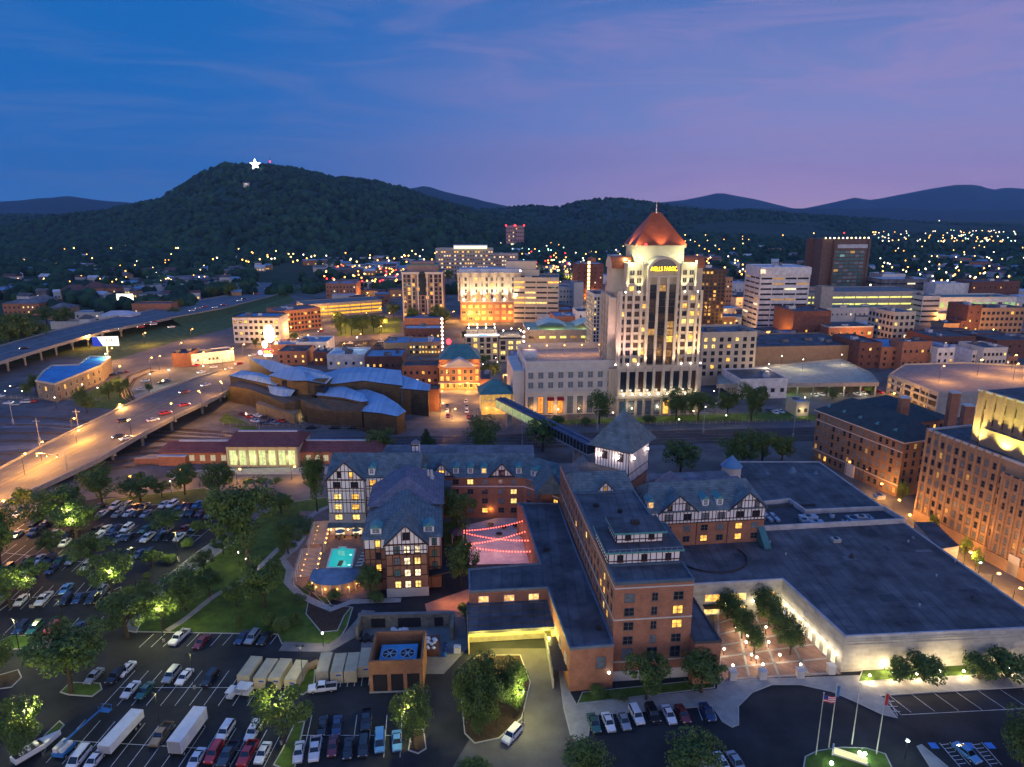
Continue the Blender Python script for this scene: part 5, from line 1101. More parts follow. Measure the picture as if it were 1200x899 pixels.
# local: corner C at origin; left face runs along -x, right face along +y
b = MB(); b.box(-10.4, 0, 0, 13.5, 0, 18); b.build('wall', brickm, t); b = MB(); b.box(-10.5, .1, -.1, 13.6, 18, 28.2); b.build('upper_wall', stucco, t)
b = MB(); timbers(b, wallM(-10.5, -.1, 0), 10.6, 18.1, 28.1, .88, (20.9, 27.2)); timbers(b, wallM(.1, -.1, pi/2), 13.7, 18.1, 28.1, .92, (20.9, 27.2)); b.build('timber_frame', timber, t)
b = MB(); c = (-5.2, 6.75, 37.6); r = [(-12.2, -1.8, 28.0), (1.8, -1.8, 28.0), (1.8, 15.3, 28.0), (-12.2, 15.3, 28.0)]
mid_ = [(c[0]+(p[0]-c[0])*.52, c[1]+(p[1]-c[1])*.52, 32.6) for p in r]
for k in range(4): b.quad([r[k], r[(k+1) % 4], mid_[(k+1) % 4], mid_[k]]); b.quad([mid_[k], mid_[(k+1) % 4], c])
b.quad(r[::-1]); b.build('roof', slate, t)
b = MB(); b.tube((c[0], c[1], 36.4), (c[0], c[1], 38.6), .8, .5, 8); b.tube((c[0], c[1], 38.6), (c[0], c[1], 41), .25, .03, 6); b.ball((c[0], c[1], 39), .5); b.build('finial', roof_teal, t)
facade(t, (0, -.1), pi/2, 13.6, [2.0, 6.6, 11.2], [18.5], 1.7, 2.1, 'fm', timber, litset={(1, 0), (2, 0)}, lits=[lit_w]); facade(t, (0, -.1), pi/2, 13.6, [3.5, 10.6], [24.4], 1.7, 2.2, 'fm', timber, litset={(1, 0)}, lits=[lit_w]); facade(t, (-10.4, -.1), 0, 10.5, [3.0, 7.8], [24.4], 1.7, 2.2, 'fm', timber, litset=set())
for x, y in ((-8.4, -.9), (-2.9, -.9), (.9, 1.6), (.9, 11.0)):
    b = MB(); b.ball((x, y, 25.6), .3); b.build('floodlight', glow_mat('flood_globe', (1, .80, .72), 16), t); lights('POINT', 'flood_light_glow', (x*1.25, y*1.25 if y < 0 else y, 25.5), 240, (1, .74, .66), .4, t)
# centre block behind the east wing and tower
t = thing('hotel_centre', 'low central hotel block with grey slate roofs around the tower foot', 'hotel block', (36, 176), A0); b = MB(); b.box(3, 33, 2, 22, 0, 13.5, 0, 1); b.build('wall', [brickm, roof_grey], t)
b = MB(); b.hip(4, 34, 4, 14, 13.5, 17, 3, 3, 'x', 0, .4); b.hip(6, 14, -1, 6, 17.6, 20.6, 0, 0, 'y', 0, .4); b.build('roof', slate_b, t); b = MB(); b.box(6, 14, -.6, 5, 13.5, 17.6); b.build('upper_wall', stucco, t); b = MB(); timbers(b, wallM(6, -.6, 0), 8, 13.6, 17.5, 1, (15,), None); b.build('timber_frame', timber, t)
facade(t, (6, -.6), 0, 8, [2, 6], [14.5], 1.2, 1.6, 'fm', timber, lit=.7, lits=[lit_w])
t = thing('hotel_gallery', 'flat roofed link with green copper edge left of the tower', 'hotel block', (9, 186), A0); b = MB(); b.box(0, 18, 2, 20, 0, 13, 0, 1); b.build('wall', [brickm, roof_grey], t); b = MB(); parapet(b, rect(0, 18, 2, 20), 13, .4, .4); b.build('parapet', copper, t)
b = MB(); b.hip(-2, 6, -2, 8, 13, 19, 0, 0, 'y', 0, .4); b.hip(12, 18, 8, 18, 13.4, 18, 2, 2, 'y', 0, .3); b.build('roof', slate, t)
# ---------------------------------------------------------------- hotel: rear wing, pool wing, gabled wing
def zt(x, y, py): return HT(x, y, py)
t = thing('hotel_wing', 'long rear brick hotel wing with slate roof dormers and string course', 'hotel wing', (-41, 195.5), radians(0)); L_ = 45; e = 13.6
b = MB(); b.box(0, L_, 0, 16, 0, e); b.build('wall', brickm, t); zr = zt(-10, 203.5, 531)
b = MB(); b.quad([(-.2, -.6, e), (L_+3, -.6, e), (L_+3, 8, zr), (-.2, 8, zr)]); b.quad([(-.2, 8, zr), (L_+3, 8, zr), (L_+3, 17, zr-.4), (-.2, 17, zr-.4)], 1); b.quad([(-.2, -.6, e-.02), (-.2, 17, e-.02), (L_+3, 17, e-.02), (L_+3, -.6, e-.02)]); b.quad([(-.2, 17, e), (-.2, 17, zr-.4), (L_+3, 17, zr-.4), (L_+3, 17, e)][::-1])
px2 = lambda px: (px-600)/CF*(195.5*cos(CP)+(CH-14)*sin(CP))+41
gs = [(px2(517.5)-3.6, 2), (px2(588)-3.6, 2)]
for g, _ in gs: cross_gable(b, wallM(0, -.3, 0), g, g+7.2, e+.4, e+4.4, 4.6)
b.build('roof', [slate, roof_grey], t)
bt = MB()
for g, _ in gs: gable_wall(t, 'gable', wallM(0, -.32, 0), g, g+7.2, e+.3, e+4.4, stucco); timbers(bt, wallM(g, -.33, 0), 7.2, e+.3, e+.5, .9, (e+2.4,), (0, 7.2, e+4.4))
bt.build('timber_frame', timber, t); facade(t, (0, -.34), 0, L_, [gs[0][0]+3.6, gs[1][0]+3.6], [e+.8], 1.6, 1.7, 'fm', timber, litset={(0, 0)}, lits=[lit_w])
for px, l in ((495, 1), (534, 0), (551, 0), (567, 1), (608, 0)): dormer(t, wallM(0, .9, 0), px2(px), e+.8, lit=bool(l))
b = MB(); b.box(0, L_, -.09, -.002, 10.4, 10.7); b.build('string_course', trim_w, t)
facade(t, (0, 0), 0, L_, [px2(p) for p in (516, 534, 551, 568, 587, 602)], [11.2, 8.0, 4.9, 1.8], 1.9, 1.7, 'fmc', frame_g, litset={(2, 0), (5, 1), (3, 3), (5, 2), (0, 1)}, lits=[lit_w, lit_y], dark=DK)
for px, z0 in ((485, 0),):
    x = px2(px); b = MB(); b.box(x-1.2, x+1.2, 5, 7.2, 15, zt(-30, 200, 521)); b.build('chimney', stucco, t); b = MB(); timbers(b, wallM(x-1.2, 5, 0), 2.4, 16, zt(-30, 200, 522), 1.2, (20, 22)); b.build('timber_frame', timber, t); b = MB(); b.hip(x-1.3, x+1.3, 4.9, 7.3, zt(-30, 200, 521), zt(-30, 200, 517), 1.2, 1.2, 'x', 0, .1); b.build('chimney_cap', slate_b, t)
t = thing('hotel_wing', 'short angled brick wing joining the rear wing to the tall wing', 'hotel wing', (3.5, 195.5), radians(-40)); b = MB(); b.box(-.5, 15, 0, 12, 0, 13.5); b.build('wall', brickm, t); b = MB(); b.box(0, 14.4, -.09, -.002, 10.4, 10.7); b.build('string_course', trim_w, t)
b = MB(); b.hip(-1, 15.5, 0, 14, 13.6, zr-.6, 1, 0, 'x', 0, .6); b.build('roof', slate, t); facade(t, (0, 0), 0, 14.4, [2.2, 5.4, 9.4, 12.4], [11.2, 8.0, 4.9], 1.6, 1.7, 'fmc', frame_g, litset={(2, 1), (3, 1)}, lits=[lit_w, lit_y], dark=DK)
for x, l in ((3, 0), (8.5, 1)): dormer(t, wallM(0, .9, 0), x, 14.4, lit=bool(l))
# pool wing (white half timbered gable)
t = thing('hotel_wing', 'white half timbered hotel wing with gable facing the pool terrace', 'hotel wing', (-53.4, 183.5), 0); e = 17.6; zp = 22.9; zr = zt(-45, 193, 531)
b = MB(); b.box(0, 10.8, 0, 18, 0, 7.2); b.box(10.8, 17.5, 1.5, 18, 0, 7.2); b.build('wall', mat('grey_render', (.36, .35, .38), .85), t); b = MB(); b.box(0, 10.8, -.05, 18, 7.2, e); b.box(10.8, 17.5, 1.45, 18, 7.2, e); b.build('upper_wall', stucco, t)
b = MB(); b.hip(0, 26, 2, 18, e, zr, 0, 0, 'x', 0, .6); cross_gable(b, wallM(0, -.05, 0), 0, 10.8, e, zp, 8); b.build('roof', slate, t); gable_wall(t, 'gable', wallM(0, -.06, 0), 0, 10.8, e, zp, stucco)
b = MB(); timbers(b, wallM(0, -.05, 0), 10.8, 7.3, e, 1.08, (10.6, 11.4, 14.2, 15.0)); timbers(b, wallM(0, -.07, 0), 10.8, e-.1, e+.1, 1.08, (20.2,), (0, 10.8, zp)); timbers(b, wallM(10.8, 1.45, 0), 6.7, 7.3, e, 1.1, (10.6, 11.4, 14.2, 15.0)); timbers(b, wallM(0, 18, -pi/2), 18, 7.3, e, 1.5, (10.6, 14.2)); b.build('timber_frame', timber, t)
facade(t, (0, -.06), 0, 10.8, [2.9, 8.0], [15.3, 11.6, 8.4, 5.2], 2.2, 1.7, 'fmc', timber, litset={(0, 1), (1, 1), (0, 2), (1, 2), (0, 3), (1, 3)}, lits=[lit_w, lit_y]); facade(t, (0, -.07), 0, 10.8, [3.7, 7.2], [18.3], 1.2, 1.8, 'fm', timber, litset={(1, 0)}, lits=[lit_w])
facade(t, (10.8, 1.44), 0, 6.7, [2.2], [15.3, 11.6, 8.4], 1.9, 1.7, 'fmc', timber, litset={(0, 0), (0, 1)}, lits=[lit_w]); facade(t, (0, 0), 0, 10.8, [3.0, 8.0], [.4], 2.8, 2.5, 'fm', trim_w, litset={(0, 0), (1, 0)}, lits=[lit_p])
b = MB(); b.quad([(-.4, -1.3, 3.3), (11.2, -1.3, 3.3), (11.2, -.01, 4.2), (-.4, -.01, 4.2)]); b.quad([(-.4, -.01, 4.1), (11.2, -.01, 4.1), (11.2, -1.3, 3.2), (-.4, -1.3, 3.2)]); b.build('porch_roof', slate, t); dormer(t, wallM(0, 2.4, 0), 12.6, e+.8, lit=False)
for x in (.5, 5.5, 10.4):
    q = thing('wall_lamp', {.5: 'first', 5.5: 'middle', 10.4: 'last'}[x]+' warm wall lamp over the poolside doors', 'wall lamp', (-53.4+x, 182.9, 2.3)); MB().ball((0, 0, 0), .22).build('lamp_globe', glow_mat('warm_globe', (1, .55, .25), 9), q); MB().box(-.06, .06, .1, .58, -.06, .06).build('bracket', metal_d, q); lights('POINT', 'bulb', (0, -.5, 0), 130, ORG, .2, q)
# gabled wing with big hipped roofs
t = thing('hotel_wing', 'gabled hotel wing in brick and timber with big hipped slate roof', 'hotel wing', (-36.6, 153.6), A0); e = 14.2; zr = zt(-27, 166, 587)
b = MB(); b.box(0, 18.8, 0, 38, 0, 11.5); b.box(5.5, 15.6, -3.6, 0, 0, 11.4); b.build('wall', mat('brown_brick', (.25, .13, .085), .85, var=.2, brick=(.42, .15)), t); b = MB(); b.box(-.05, 18.85, -.05, 38, 11.5, e); b.box(5.45, 15.65, -3.65, -.05, 11.4, e-.1); b.build('upper_wall', stucco, t)
b = MB(); b.box(5.4, 15.7, -3.7, -3.602, 0, 2.4); b.build('stone_base', stone_w, t)
zp = zt(-26, 151, 616)
b = MB(); b.hip(0, 18.8, 0, 22, e, zr, 7.5, 3, 'y', 0, .6); cross_gable(b, wallM(0, -3.66, 0), 5.5, 15.6, e, zp, 9); b.hip(-.5, 19.5, 16, 38, e+1.5, zt(-28, 178, 557), 7.5, 7.5, 'y', 1, .3); b.build('roof', [slate, slate_b], t)
gable_wall(t, 'gable', wallM(0, -3.66, 0), 5.5, 15.6, e-.1, zp-.1, stucco)
b = MB(); timbers(b, wallM(5.45, -3.65, 0), 10.2, 11.6, e, 1.02, (12.6,)); timbers(b, wallM(5.5, -3.67, 0), 10.1, e-.1, e+.1, 1.02, (), (0, 10.1, zp-.1)); timbers(b, wallM(5.5, -3.61, 0), 10.1, 5.8, 11.5, 1.7, (8.6,)); timbers(b, wallM(0, -.06, 0), 5.4, 3.2, e, 1.35, (5.8, 8.6, 11.5)); timbers(b, wallM(15.7, -.06, 0), 3.1, 3.2, e, 1.5, (5.8, 8.6, 11.5)); timbers(b, wallM(0, 38, -pi/2), 38, 5.8, e, 2, (8.6, 11.5)); b.build('timber_frame', timber, t)
facade(t, (5.5, -3.66), 0, 10.1, [2.8, 5.2, 7.7], [11.9, 8.8, 5.6, 2.5], 1.5, 1.9, 'fmc', timber, litset={(1, j) for j in range(4)} | {(2, j) for j in range(4)} | {(0, 3)}, lits=[lit_y, lit_p], dark=[curtain, glass_g]); facade(t, (5.5, -3.68), 0, 10.1, [5.1], [e+1.2], 1.7, 2.0, 'fm', timber, litset=set())
facade(t, (0, -.06), 0, 5.4, [3.4], [11.9, 8.6, 5.4, 2.4], 1.3, 1.9, 'fm', timber, litset={(0, 0), (0, 2)}, lits=[lit_w]); facade(t, (15.7, -.06), 0, 3.1, [1.6], [11.9, 8.6, 5.4], 1.3, 1.9, 'fm', timber, litset=set(), dark=[curtain, glass_g])
for x, l in ((3.0, 0), (16, 0)):
    dormer(t, wallM(0, .8, 0), x, e+.9, 2.6, 1.6)
b = MB(); b.quad([(15.8, -3.2, 5.0), (26, -1.0, 5.8), (26, 2.4, 5.8), (15.8, .3, 5.0)]); b.quad([(15.8, .3, 4.8), (26, 2.4, 5.6), (26, -1.0, 5.6), (15.8, -3.2, 4.8)]); b.quad([(15.8, -3.2, 4.8), (26, -1, 5.6), (26, -1, 5.8), (15.8, -3.2, 5)]); b.build('walkway_roof', metal_d, t); [MB().tube((x, -2.6+(x-16)*.2, 0), (x, -2.6+(x-16)*.2, 5), .09, .09, 5).build('walkway_post', metal_d, t) for x in (16.4, 19.5, 22.6, 25.6)]
for x, y in ((-16, 147.5), (-12.5, 148), (-12, 143)): lights('POINT', 'walkway_light', (x, y, 2.6), 300, ORG, .3)
# two small chimneys beside the roof of the gabled wing
x, y, _ = P(504, 562, 17); t = thing('round_chimney', 'pale clustered chimney in front of the rear wing roof', 'chimney', (x, y)); b = MB(); b.box(-1, 1, -1, 1, 8, 17.5); b.tube((-.5, 0, 17.5), (-.5, 0, 20), .45, .35, 8); b.tube((.5, 0, 17.5), (.5, 0, 20), .45, .35, 8); b.box(-1.2, 1.2, -1.2, 1.2, 17.5, 17.8); b.build('stack', stone_w, t); b = MB(); b.box(-4, 6, -1, 4, 13.6, 15.2); b.box(-1, 1, -1.05, -1.002, 0, 8); b.build('ledge', trim_d, t)
# ---------------------------------------------------------------- pool terrace
z0 = .2
pp = [P(a, b_, z0)[:2] for a, b_ in ((384, 665), (411, 665), (415.5, 644), (405, 643.5), (404.5, 641.5), (398.5, 641.5), (398, 643.5), (390, 644))]
t = thing('swimming_pool', 'glowing turquoise swimming pool sunk in the hotel terrace', 'swimming pool', (pp[0][0], pp[0][1], 0))
lpx = [(p[0]-pp[0][0], p[1]-pp[0][1]) for p in pp]; b = MB(); parapet(b, lpx, .2, .12, -.45); b.build('pool_edge', trim_w, t)
pw = glow_mat('pool_water', (.02, .62, .60), .55); pw.node_tree.nodes['Principled BSDF'].inputs['Roughness'].default_value = .08
b = MB(); b.quad([(*p, .26) for p in (lpx if sum(lpx[k][0]*lpx[(k+1) % 8][1]-lpx[(k+1) % 8][0]*lpx[k][1] for k in range(8)) > 0 else lpx[::-1])]); b.build('water', pw, t)
for a, c in ((411, 650), (409, 662)): q = P(a, c, .3); b = MB(); b.ball((q[0]-pp[0][0], q[1]-pp[0][1], .12), .5, sz=.4); b.build('pool_light', glow_mat('pool_lamp', (.35, 1, .9), 3), t)
b = MB(); q = P(399, 661, 0); b.box(q[0]-pp[0][0]-.6, q[0]-pp[0][0]+.6, q[1]-pp[0][1]-1.5, q[1]-pp[0][1]+1.2, .27, .4); b.build('pool_step', brickm, t)
lights('POINT', 'pool_glow', (*P(400, 655)[:2], 2.5), 120, (.2, 1, .95), 1.5)
x, y, _ = P(389.5, 696, 0); t = thing('pool_pavilion', 'round fronted pool pavilion with blue roof and glowing bays', 'pavilion', (x, y+3.2, .19), 0)
arc = [(5.6*cos(a), 3.9*sin(a)) for a in np.linspace(pi, 2*pi, 13)]
b = MB(); b.prism(arc+[(5.6, 3), (-5.6, 3)], 0, 2.6); b.build('wall', mat('pavilion_wall', (.45, .3, .18), .8), t); b = MB(); ap = [(6.3*cos(a), 4.6*sin(a)) for a in np.linspace(pi, 2*pi, 13)]+[(6.3, 3.4), (-6.3, 3.4)]
for k in range(len(ap)): p, q = ap[k], ap[(k+1) % len(ap)]; b.quad([(*p, 3.0), (*q, 3.0), (max(-2.6, min(2.6, q[0]*.4)), .8, 4.6), (max(-2.6, min(2.6, p[0]*.4)), .8, 4.6)])
b.quad([(*p, 2.98) for p in ap[::-1]]); b.build('roof', mat('pavilion_roof', (.12, .19, .28), .7, var=.3), t); b = MB(); [b.tube((6.0*cos(a), 4.3*sin(a), 0), (6.0*cos(a), 4.3*sin(a), 3), .14, .14, 6) for a in np.linspace(pi, 2*pi, 9)]; b.build('column', trim_w, t)
for a in np.linspace(pi*1.08, pi*1.92, 6): b = MB(); b.ball((5.75*cos(a), 4.05*sin(a), 1.5), .22); b.build('lamp', glow_mat('amber_globe', (1, .45, .1), 7), t); lights('POINT', 'bulb', (6.6*cos(a), 4.9*sin(a), 1.4), 45, ORG, .2, t)
pg = mat('pergola_paint', (.5, .48, .42), .8, var=.1)
def pergola(A, B, w, label):
    a = Vector(P(*A)[:2]); c = Vector(P(*B)[:2]); d = c-a; L = d.length; t = thing('pergola', label, 'pergola', (a.x, a.y, .19), atan2(d.y, d.x)); n = max(3, int(L/2.4))
    b = MB(); [b.box(L*k/n-.08, L*k/n+.08, y-.08, y+.08, 0, 2.7) for k in range(n+1) for y in (0, w)]; b.build('post', pg, t); b = MB(); b.box(-.4, L+.4, -.06, .06, 2.7, 2.92); b.box(-.4, L+.4, w-.06, w+.06, 2.7, 2.92); [b.box(x, x+.09, -.5, w+.5, 2.924, 3.05) for x in np.arange(-.3, L+.3, .7)]; b.build('beams', pg, t)
    for k in range(n): b = MB(); b.ball((L*(k+.5)/n, w*.0-.3, 2.2), .22); b.build('lamp', glow_mat('amber_globe', (1, .45, .1), 7), t)
    for k in range(n): b = MB(); b.ball((L*(k+.5)/n, w*.7, 2.2), .13); b.build('lamp', glow_mat('amber_globe', (1, .45, .1), 7), t); lights('POINT', 'bulb', (L*(k+.5)/n, w*.5, 1.9), 70, ORG, .2, t)
pergola((380, 648), (386, 622), 4.2, 'rear pergola strung with warm lamps beside the pool'); pergola((368, 687), (376, 655), 4.8, 'front pergola strung with warm lamps beside the pool')
for k in range(5):
    x, y, _ = P(421+k*1.8, 664-k*3.8, .2); t = thing('sun_lounger', ORD[k]+' white sun lounger counted from the front of the poolside row', 'sun lounger', (x, y, .2), radians(8), 'sun loungers by the pool')
    MB().box(-.95, .45, -.33, .33, .28, .38).build('seat', trim_w, t); b = MB(); b.quad([(.45, -.33, .38), (1.0, -.33, .85), (1.0, .33, .85), (.45, .33, .38)]); b.quad([(.45, .33, .3), (1.0, .33, .77), (1.0, -.33, .77), (.45, -.33, .3)]); b.build('backrest', trim_w, t)
    for sx in (-.85, .5):
        for sy in (-.28, .28): MB().box(sx-.04, sx+.04, sy-.04, sy+.04, 0, .28).build('leg', metal_l, t)
for k, (px, py) in enumerate([(399, 630), (418, 628)]):
    x, y, _ = P(px, py, .2); t = thing('patio_table', ['dark round patio table with parasol by the first doors', 'dark round patio table with parasol by the second doors'][k], 'patio table', (x, y, .2)); b = MB(); b.tube((0, 0, .7), (0, 0, .75), .8, .8, 12); b.tube((0, 0, 0), (0, 0, .7), .06, .06, 6); b.build('table', metal_d, t)
    b = MB(); b.tube((0, 0, 2.0), (0, 0, 2.6), 1.5, .1, 8); b.build('parasol', roof_blue, t); MB().tube((0, 0, .75), (0, 0, 2.0), .03, .03, 5).build('pole', metal_d, t)
    for a in (0, 1.57, 3.14, 4.71): b = MB(); b.box(1.2*cos(a)-.25, 1.2*cos(a)+.25, 1.2*sin(a)-.25, 1.2*sin(a)+.25, 0, .45); b.build('chair', metal_d, t)
# ---------------------------------------------------------------- courtyard with red string lights
sheet('courtyard_paving', [(544, 662), (632, 660), (625, 612), (612, 600), (545, 616)], .03, mat('court_paving', (.42, .33, .31), .8, var=.2, scale=.6, brick=(1.4, 1.4)))
sheet('courtyard_garden', [(520, 640), (546, 640), (546, 612), (520, 612)], .036, grass)
rg = glow_mat('string_bulb', (1, .10, .06), 7)
def MB_ball(r, m): b = MB(); b.ball((0, 0, 0), r, nu=6, nv=4); return b.mesh('bulb', [m])
for k, (a, c) in enumerate([((544, 622), (618, 609)), ((544, 624.5), (622, 633.5)), ((546, 638), (621, 621)), ((546, 640), (628, 646))]):
    A = Vector(P(*a, 5)); B = Vector(P(*c, 7 if c[0] > 600 else 5)); B = Vector(P(*c, 6)); t = thing('string_lights', ['topmost string of red lights over the courtyard', 'second string of red lights crossing the courtyard', 'third string of red lights crossing the courtyard', 'lowest string of red lights over the courtyard'][k], 'string lights', (A.x, A.y, 0), 0, 'red string lights')
    w = MB(); n = 24; pr = None; bm_ = LK.setdefault('bulb', MB_ball(.17, rg))
    for j in range(n+1):
        u = j/n; p = A.lerp(B, u)-Vector((0, 0, 1.2*4*u*(1-u)*.6)); q = p-Vector((A.x, A.y, 0)); link('bulb', bm_, t, q)
        if pr is not None: w.tube(pr, q, .02, .02, 3, cap=False)
        pr = q
    w.build('wire', metal_d, t)
    for u in (.2, .5, .8): p = A.lerp(B, u); lights('POINT', 'string_glow', (p.x-A.x, p.y-A.y, 2.6), 95, (1, .55, .46), .5, t)
x, y, _ = P(537, 634, 0); t = thing('garden_gazebo', 'small grey tent roofed gazebo at the courtyard edge', 'gazebo', (x, y)); b = MB(); b.tube((0, 0, 3.0), (0, 0, 4.6), 2.8, .1, 8); b.build('roof', roof_grey, t); [MB().tube((2.2*cos(a), 2.2*sin(a), 0), (2.2*cos(a), 2.2*sin(a), 3), .1, .1, 6).build('post', trim_w, t) for a in (.8, 2.3, 3.9, 5.5)]
for k, (px, py) in enumerate([(575, 617), (590, 620), (604, 618), (585, 628)]):
    x, y, _ = P(px, py, 0); t = thing('patio_table', ORD[k]+' dim round table at the back of the courtyard', 'patio table', (x, y, .035), 0, 'courtyard tables'); b = MB(); b.tube((0, 0, .7), (0, 0, .76), 1.0, 1.0, 12); b.build('tabletop', metal_d, t); MB().tube((0, 0, 0), (0, 0, .7), .08, .08, 6).build('leg', metal_d, t)
for z in (2.5,): lights('POINT', 'court_lamp', (*P(628, 657)[:2], 3), 160, ORG, .3); lights('POINT', 'court_lamp', (*P(575, 608)[:2], 3), 160, ORG, .3)
# ---------------------------------------------------------------- convention hall
x0, y0 = 68.1, 122.4; t = thing('convention_hall', 'huge flat roofed pale stone convention hall with glazed plaza front', 'convention hall', (x0, y0), radians(4.2))
R1 = P(1200, 712, 8.5); R2 = P(960, 541, 8.5); dv = Vector(R1[:2])-Vector(R2[:2]); fr = Vector((cos(radians(4.2)), sin(radians(4.2))))
# front right corner lies beyond the frame: intersect the front line with the right edge line
A = Vector((x0, y0)); Bp = Vector(R2[:2]); den = fr.x*dv.y-fr.y*dv.x; s_ = ((Bp.x-A.x)*dv.y-(Bp.y-A.y)*dv.x)/den; FR = A+fr*s_
poly = [(x0, y0), tuple(FR), R2[:2], P(866, 541, 8.5)[:2], (60, 180), (37, 178), (35.5, 134.5), (43.9, 142.6), (63.9, 144.7)]
poly[6] = (36.8, 142.0)
lp = [lloc(t, *p) for p in poly]; b = MB(); b.prism(lp, 0, 8.3, 0, 1); hall_st = mat('hall_stone', (.50, .48, .40), .8, var=.15, scale=.3, brick=(1.8, .9), dark=(.44, .42, .35)); b.build('wall', [hall_st, roof_tar], t); b = MB(); parapet(b, lp, 8.3, .3, .35); b.build('parapet', mat('pale_coping', (.40, .40, .42), .8), t)
b = MB()
for z in (6.4, 7.1, 7.6): b.box(0, FR.x-x0, -.12, -.003, z, z+.14)
b.build('cornice', hall_st, t)
E0 = lp[8]; ang = atan2(lp[0][1]-E0[1], lp[0][0]-E0[0]); Ls = hypot(lp[0][1]-E0[1], lp[0][0]-E0[0])
facade(t, E0, ang, Ls, [1.5+k*2.65 for k in range(8)], [.5], 1.5, 3.3, 'fmc', trim_w, lit=1, lits=[lit_p], name='glazed_door')
for k in range(8):
    d = 1.5+k*2.65+1.3; x = E0[0]+cos(ang)*d; y = E0[1]+sin(ang)*d; nx_, ny_ = sin(ang), -cos(ang); b = MB(); b.ball((x+nx_*.3, y+ny_*.3, 3.4), .26); b.build('sconce', glow_w, t); lights('POINT', 'bulb', (x+nx_*.9, y+ny_*.9, 3.3), 120, (1, .82, .55), .3, t)
F0 = lp[7]; an2 = atan2(E0[1]-F0[1], E0[0]-F0[0]); facade(t, F0, an2, 20, [3.2, 9.6, 16.5], [3.6, .3], 3.8, 2.0, 'fmc', trim_w, lit=1, lits=[lit_w, lit_y])
for d in (6.3, 13, 18.6): x = F0[0]+cos(an2)*d; y = F0[1]+sin(an2)*d; b = MB(); b.ball((x, y-.4, 3.4), .3); b.build('sconce', glow_w, t); lights('POINT', 'bulb', (x, y-1.1, 3.2), 170, (1, .85, .5), .3, t)
b = MB()
for d in (3.2, 16.5): x = F0[0]+cos(an2)*d; y = F0[1]+sin(an2)*d; b.box(x-2.3, x+2.3, y-1.8, y-.1, 2.75, 2.95)
b.build('door_canopy', metal_d, t)
# roof details of the hall
wl = [P(a, c, 9.4)[:2] for a, c in ((880, 590), (925, 585), (944, 598), (1036, 594), (1061, 609), (893, 618))]; l2 = [lloc(t, *p) for p in wl]
b = MB(); parapet(b, l2, 8.35, 1.4, .4); b.build('roof_well_wall', mat('pale_coping', (.40, .40, .42)), t); b = MB(); a = sum(l2[k][0]*l2[(k+1) % 6][1]-l2[(k+1) % 6][0]*l2[k][1] for k in range(6)); b.quad([(*p, 8.36) for p in (l2 if a > 0 else l2[::-1])]); b.build('roof_well_floor', mat('dark_membrane', (.05, .055, .065), .9), t)
for a, c, w, d, h in ((900, 607, 1, 5, .8), (908, 607, 1, 5, .8), (947, 608, 5, 2, 1.2), (942, 611, 2, 2, 1), (956, 612, 4, 1.5, .7), (1000, 608, 3, 3, .7), (1015, 607, 3, 3, .7), (975, 606, 1, 1, 1.2), (990, 611, 1.5, 1, .6)):
    p = lloc(t, *P(a, c, 8.6)[:2]); hvac(t, [(p[0], p[1], 8.37, w, d, h)], mat('unit_blue', (.28, .36, .45), .6))
for a, c, w, h in ((929, 553, 3.0, 2.0), (956, 555, 1.8, 1.2), (899, 555, 1.8, .8), (998, 568, .9, .6), (998, 653, 1.6, 1.2), (950, 557, .7, .7), (1070, 630, .9, .5), (1140, 700, .8, .5)):
    p = lloc(t, *P(a, c, 8.4)[:2]); b = MB(); b.tube((p[0], p[1], 8.3), (p[0], p[1], 8.3+h), w/2, .12, 10); b.build('roof_vent', metal_d if c > 640 else mat('vent_blue', (.12, .17, .22), .7), t)
rp = random.Random(5)
for k in range(16):
    p = lloc(t, *P(rp.uniform(860, 1150), rp.uniform(630, 725), 8.4)[:2]); w, d = rp.uniform(1, 5), rp.uniform(.8, 3)
    if k < 7: MB().box(p[0]-w/2, p[0]+w/2, p[1]-d/2, p[1]+d/2, 8.3, 8.315).build('roof_patch', roof_grey if k % 2 else mat('dark_membrane', (.05, .055, .065)), t)
    else: b = MB(); b.tube((p[0], p[1], 8.3), (p[0], p[1], 8.9), .16, .16, 6); b.tube((p[0], p[1], 8.9), (p[0], p[1], 9.05), .3, .05, 6); b.build('vent_pipe', metal_l, t)
hvac(t, [(34, 52, 8.3, 3, 2.2, 1.3), (20, 40, 8.3, 2.2, 1.8, 1), (48, 66, 8.3, 2.6, 2.2, 1.2)], metal_l)
b = MB(); cx, cy_ = lloc(t, *P(832, 652, 8.4)[:2])
for k in range(14): a1 = pi*1.02+k/14*pi*1.1; a2 = a1+pi*1.1/14; b.tube((cx+9*cos(a1), cy_+8*sin(a1), 8.5), (cx+9*cos(a2), cy_+8*sin(a2), 8.5), .22, .22, 5, cap=False)
b.build('roof_curb', metal_d, t)
b = MB(); p0 = lloc(t, *P(875, 541, 8.4)[:2]); p1 = lloc(t, *P(875, 575, 8.4)[:2]); b.box(-2, 26, 62, 62.4, 8.31, 8.9); b.build('roof_step', trim_d, t)
# annex beyond the hall's right edge, low block
a1, a2, a3, a4 = [P(*q, 7.0)[:2] for q in ((1072, 612), (1096, 612), (1124, 640), (1100, 644))]; t2 = thing('low_block', 'low pale flat roofed block along the street edge of the hall', 'building', (a4[0], a4[1])); b = MB(); b.prism([(p[0]-a4[0], p[1]-a4[1]) for p in (a1, a2, a3, a4)], 0, 7.0, 0, 1); b.build('wall', [hall_st, roof_tar], t2)
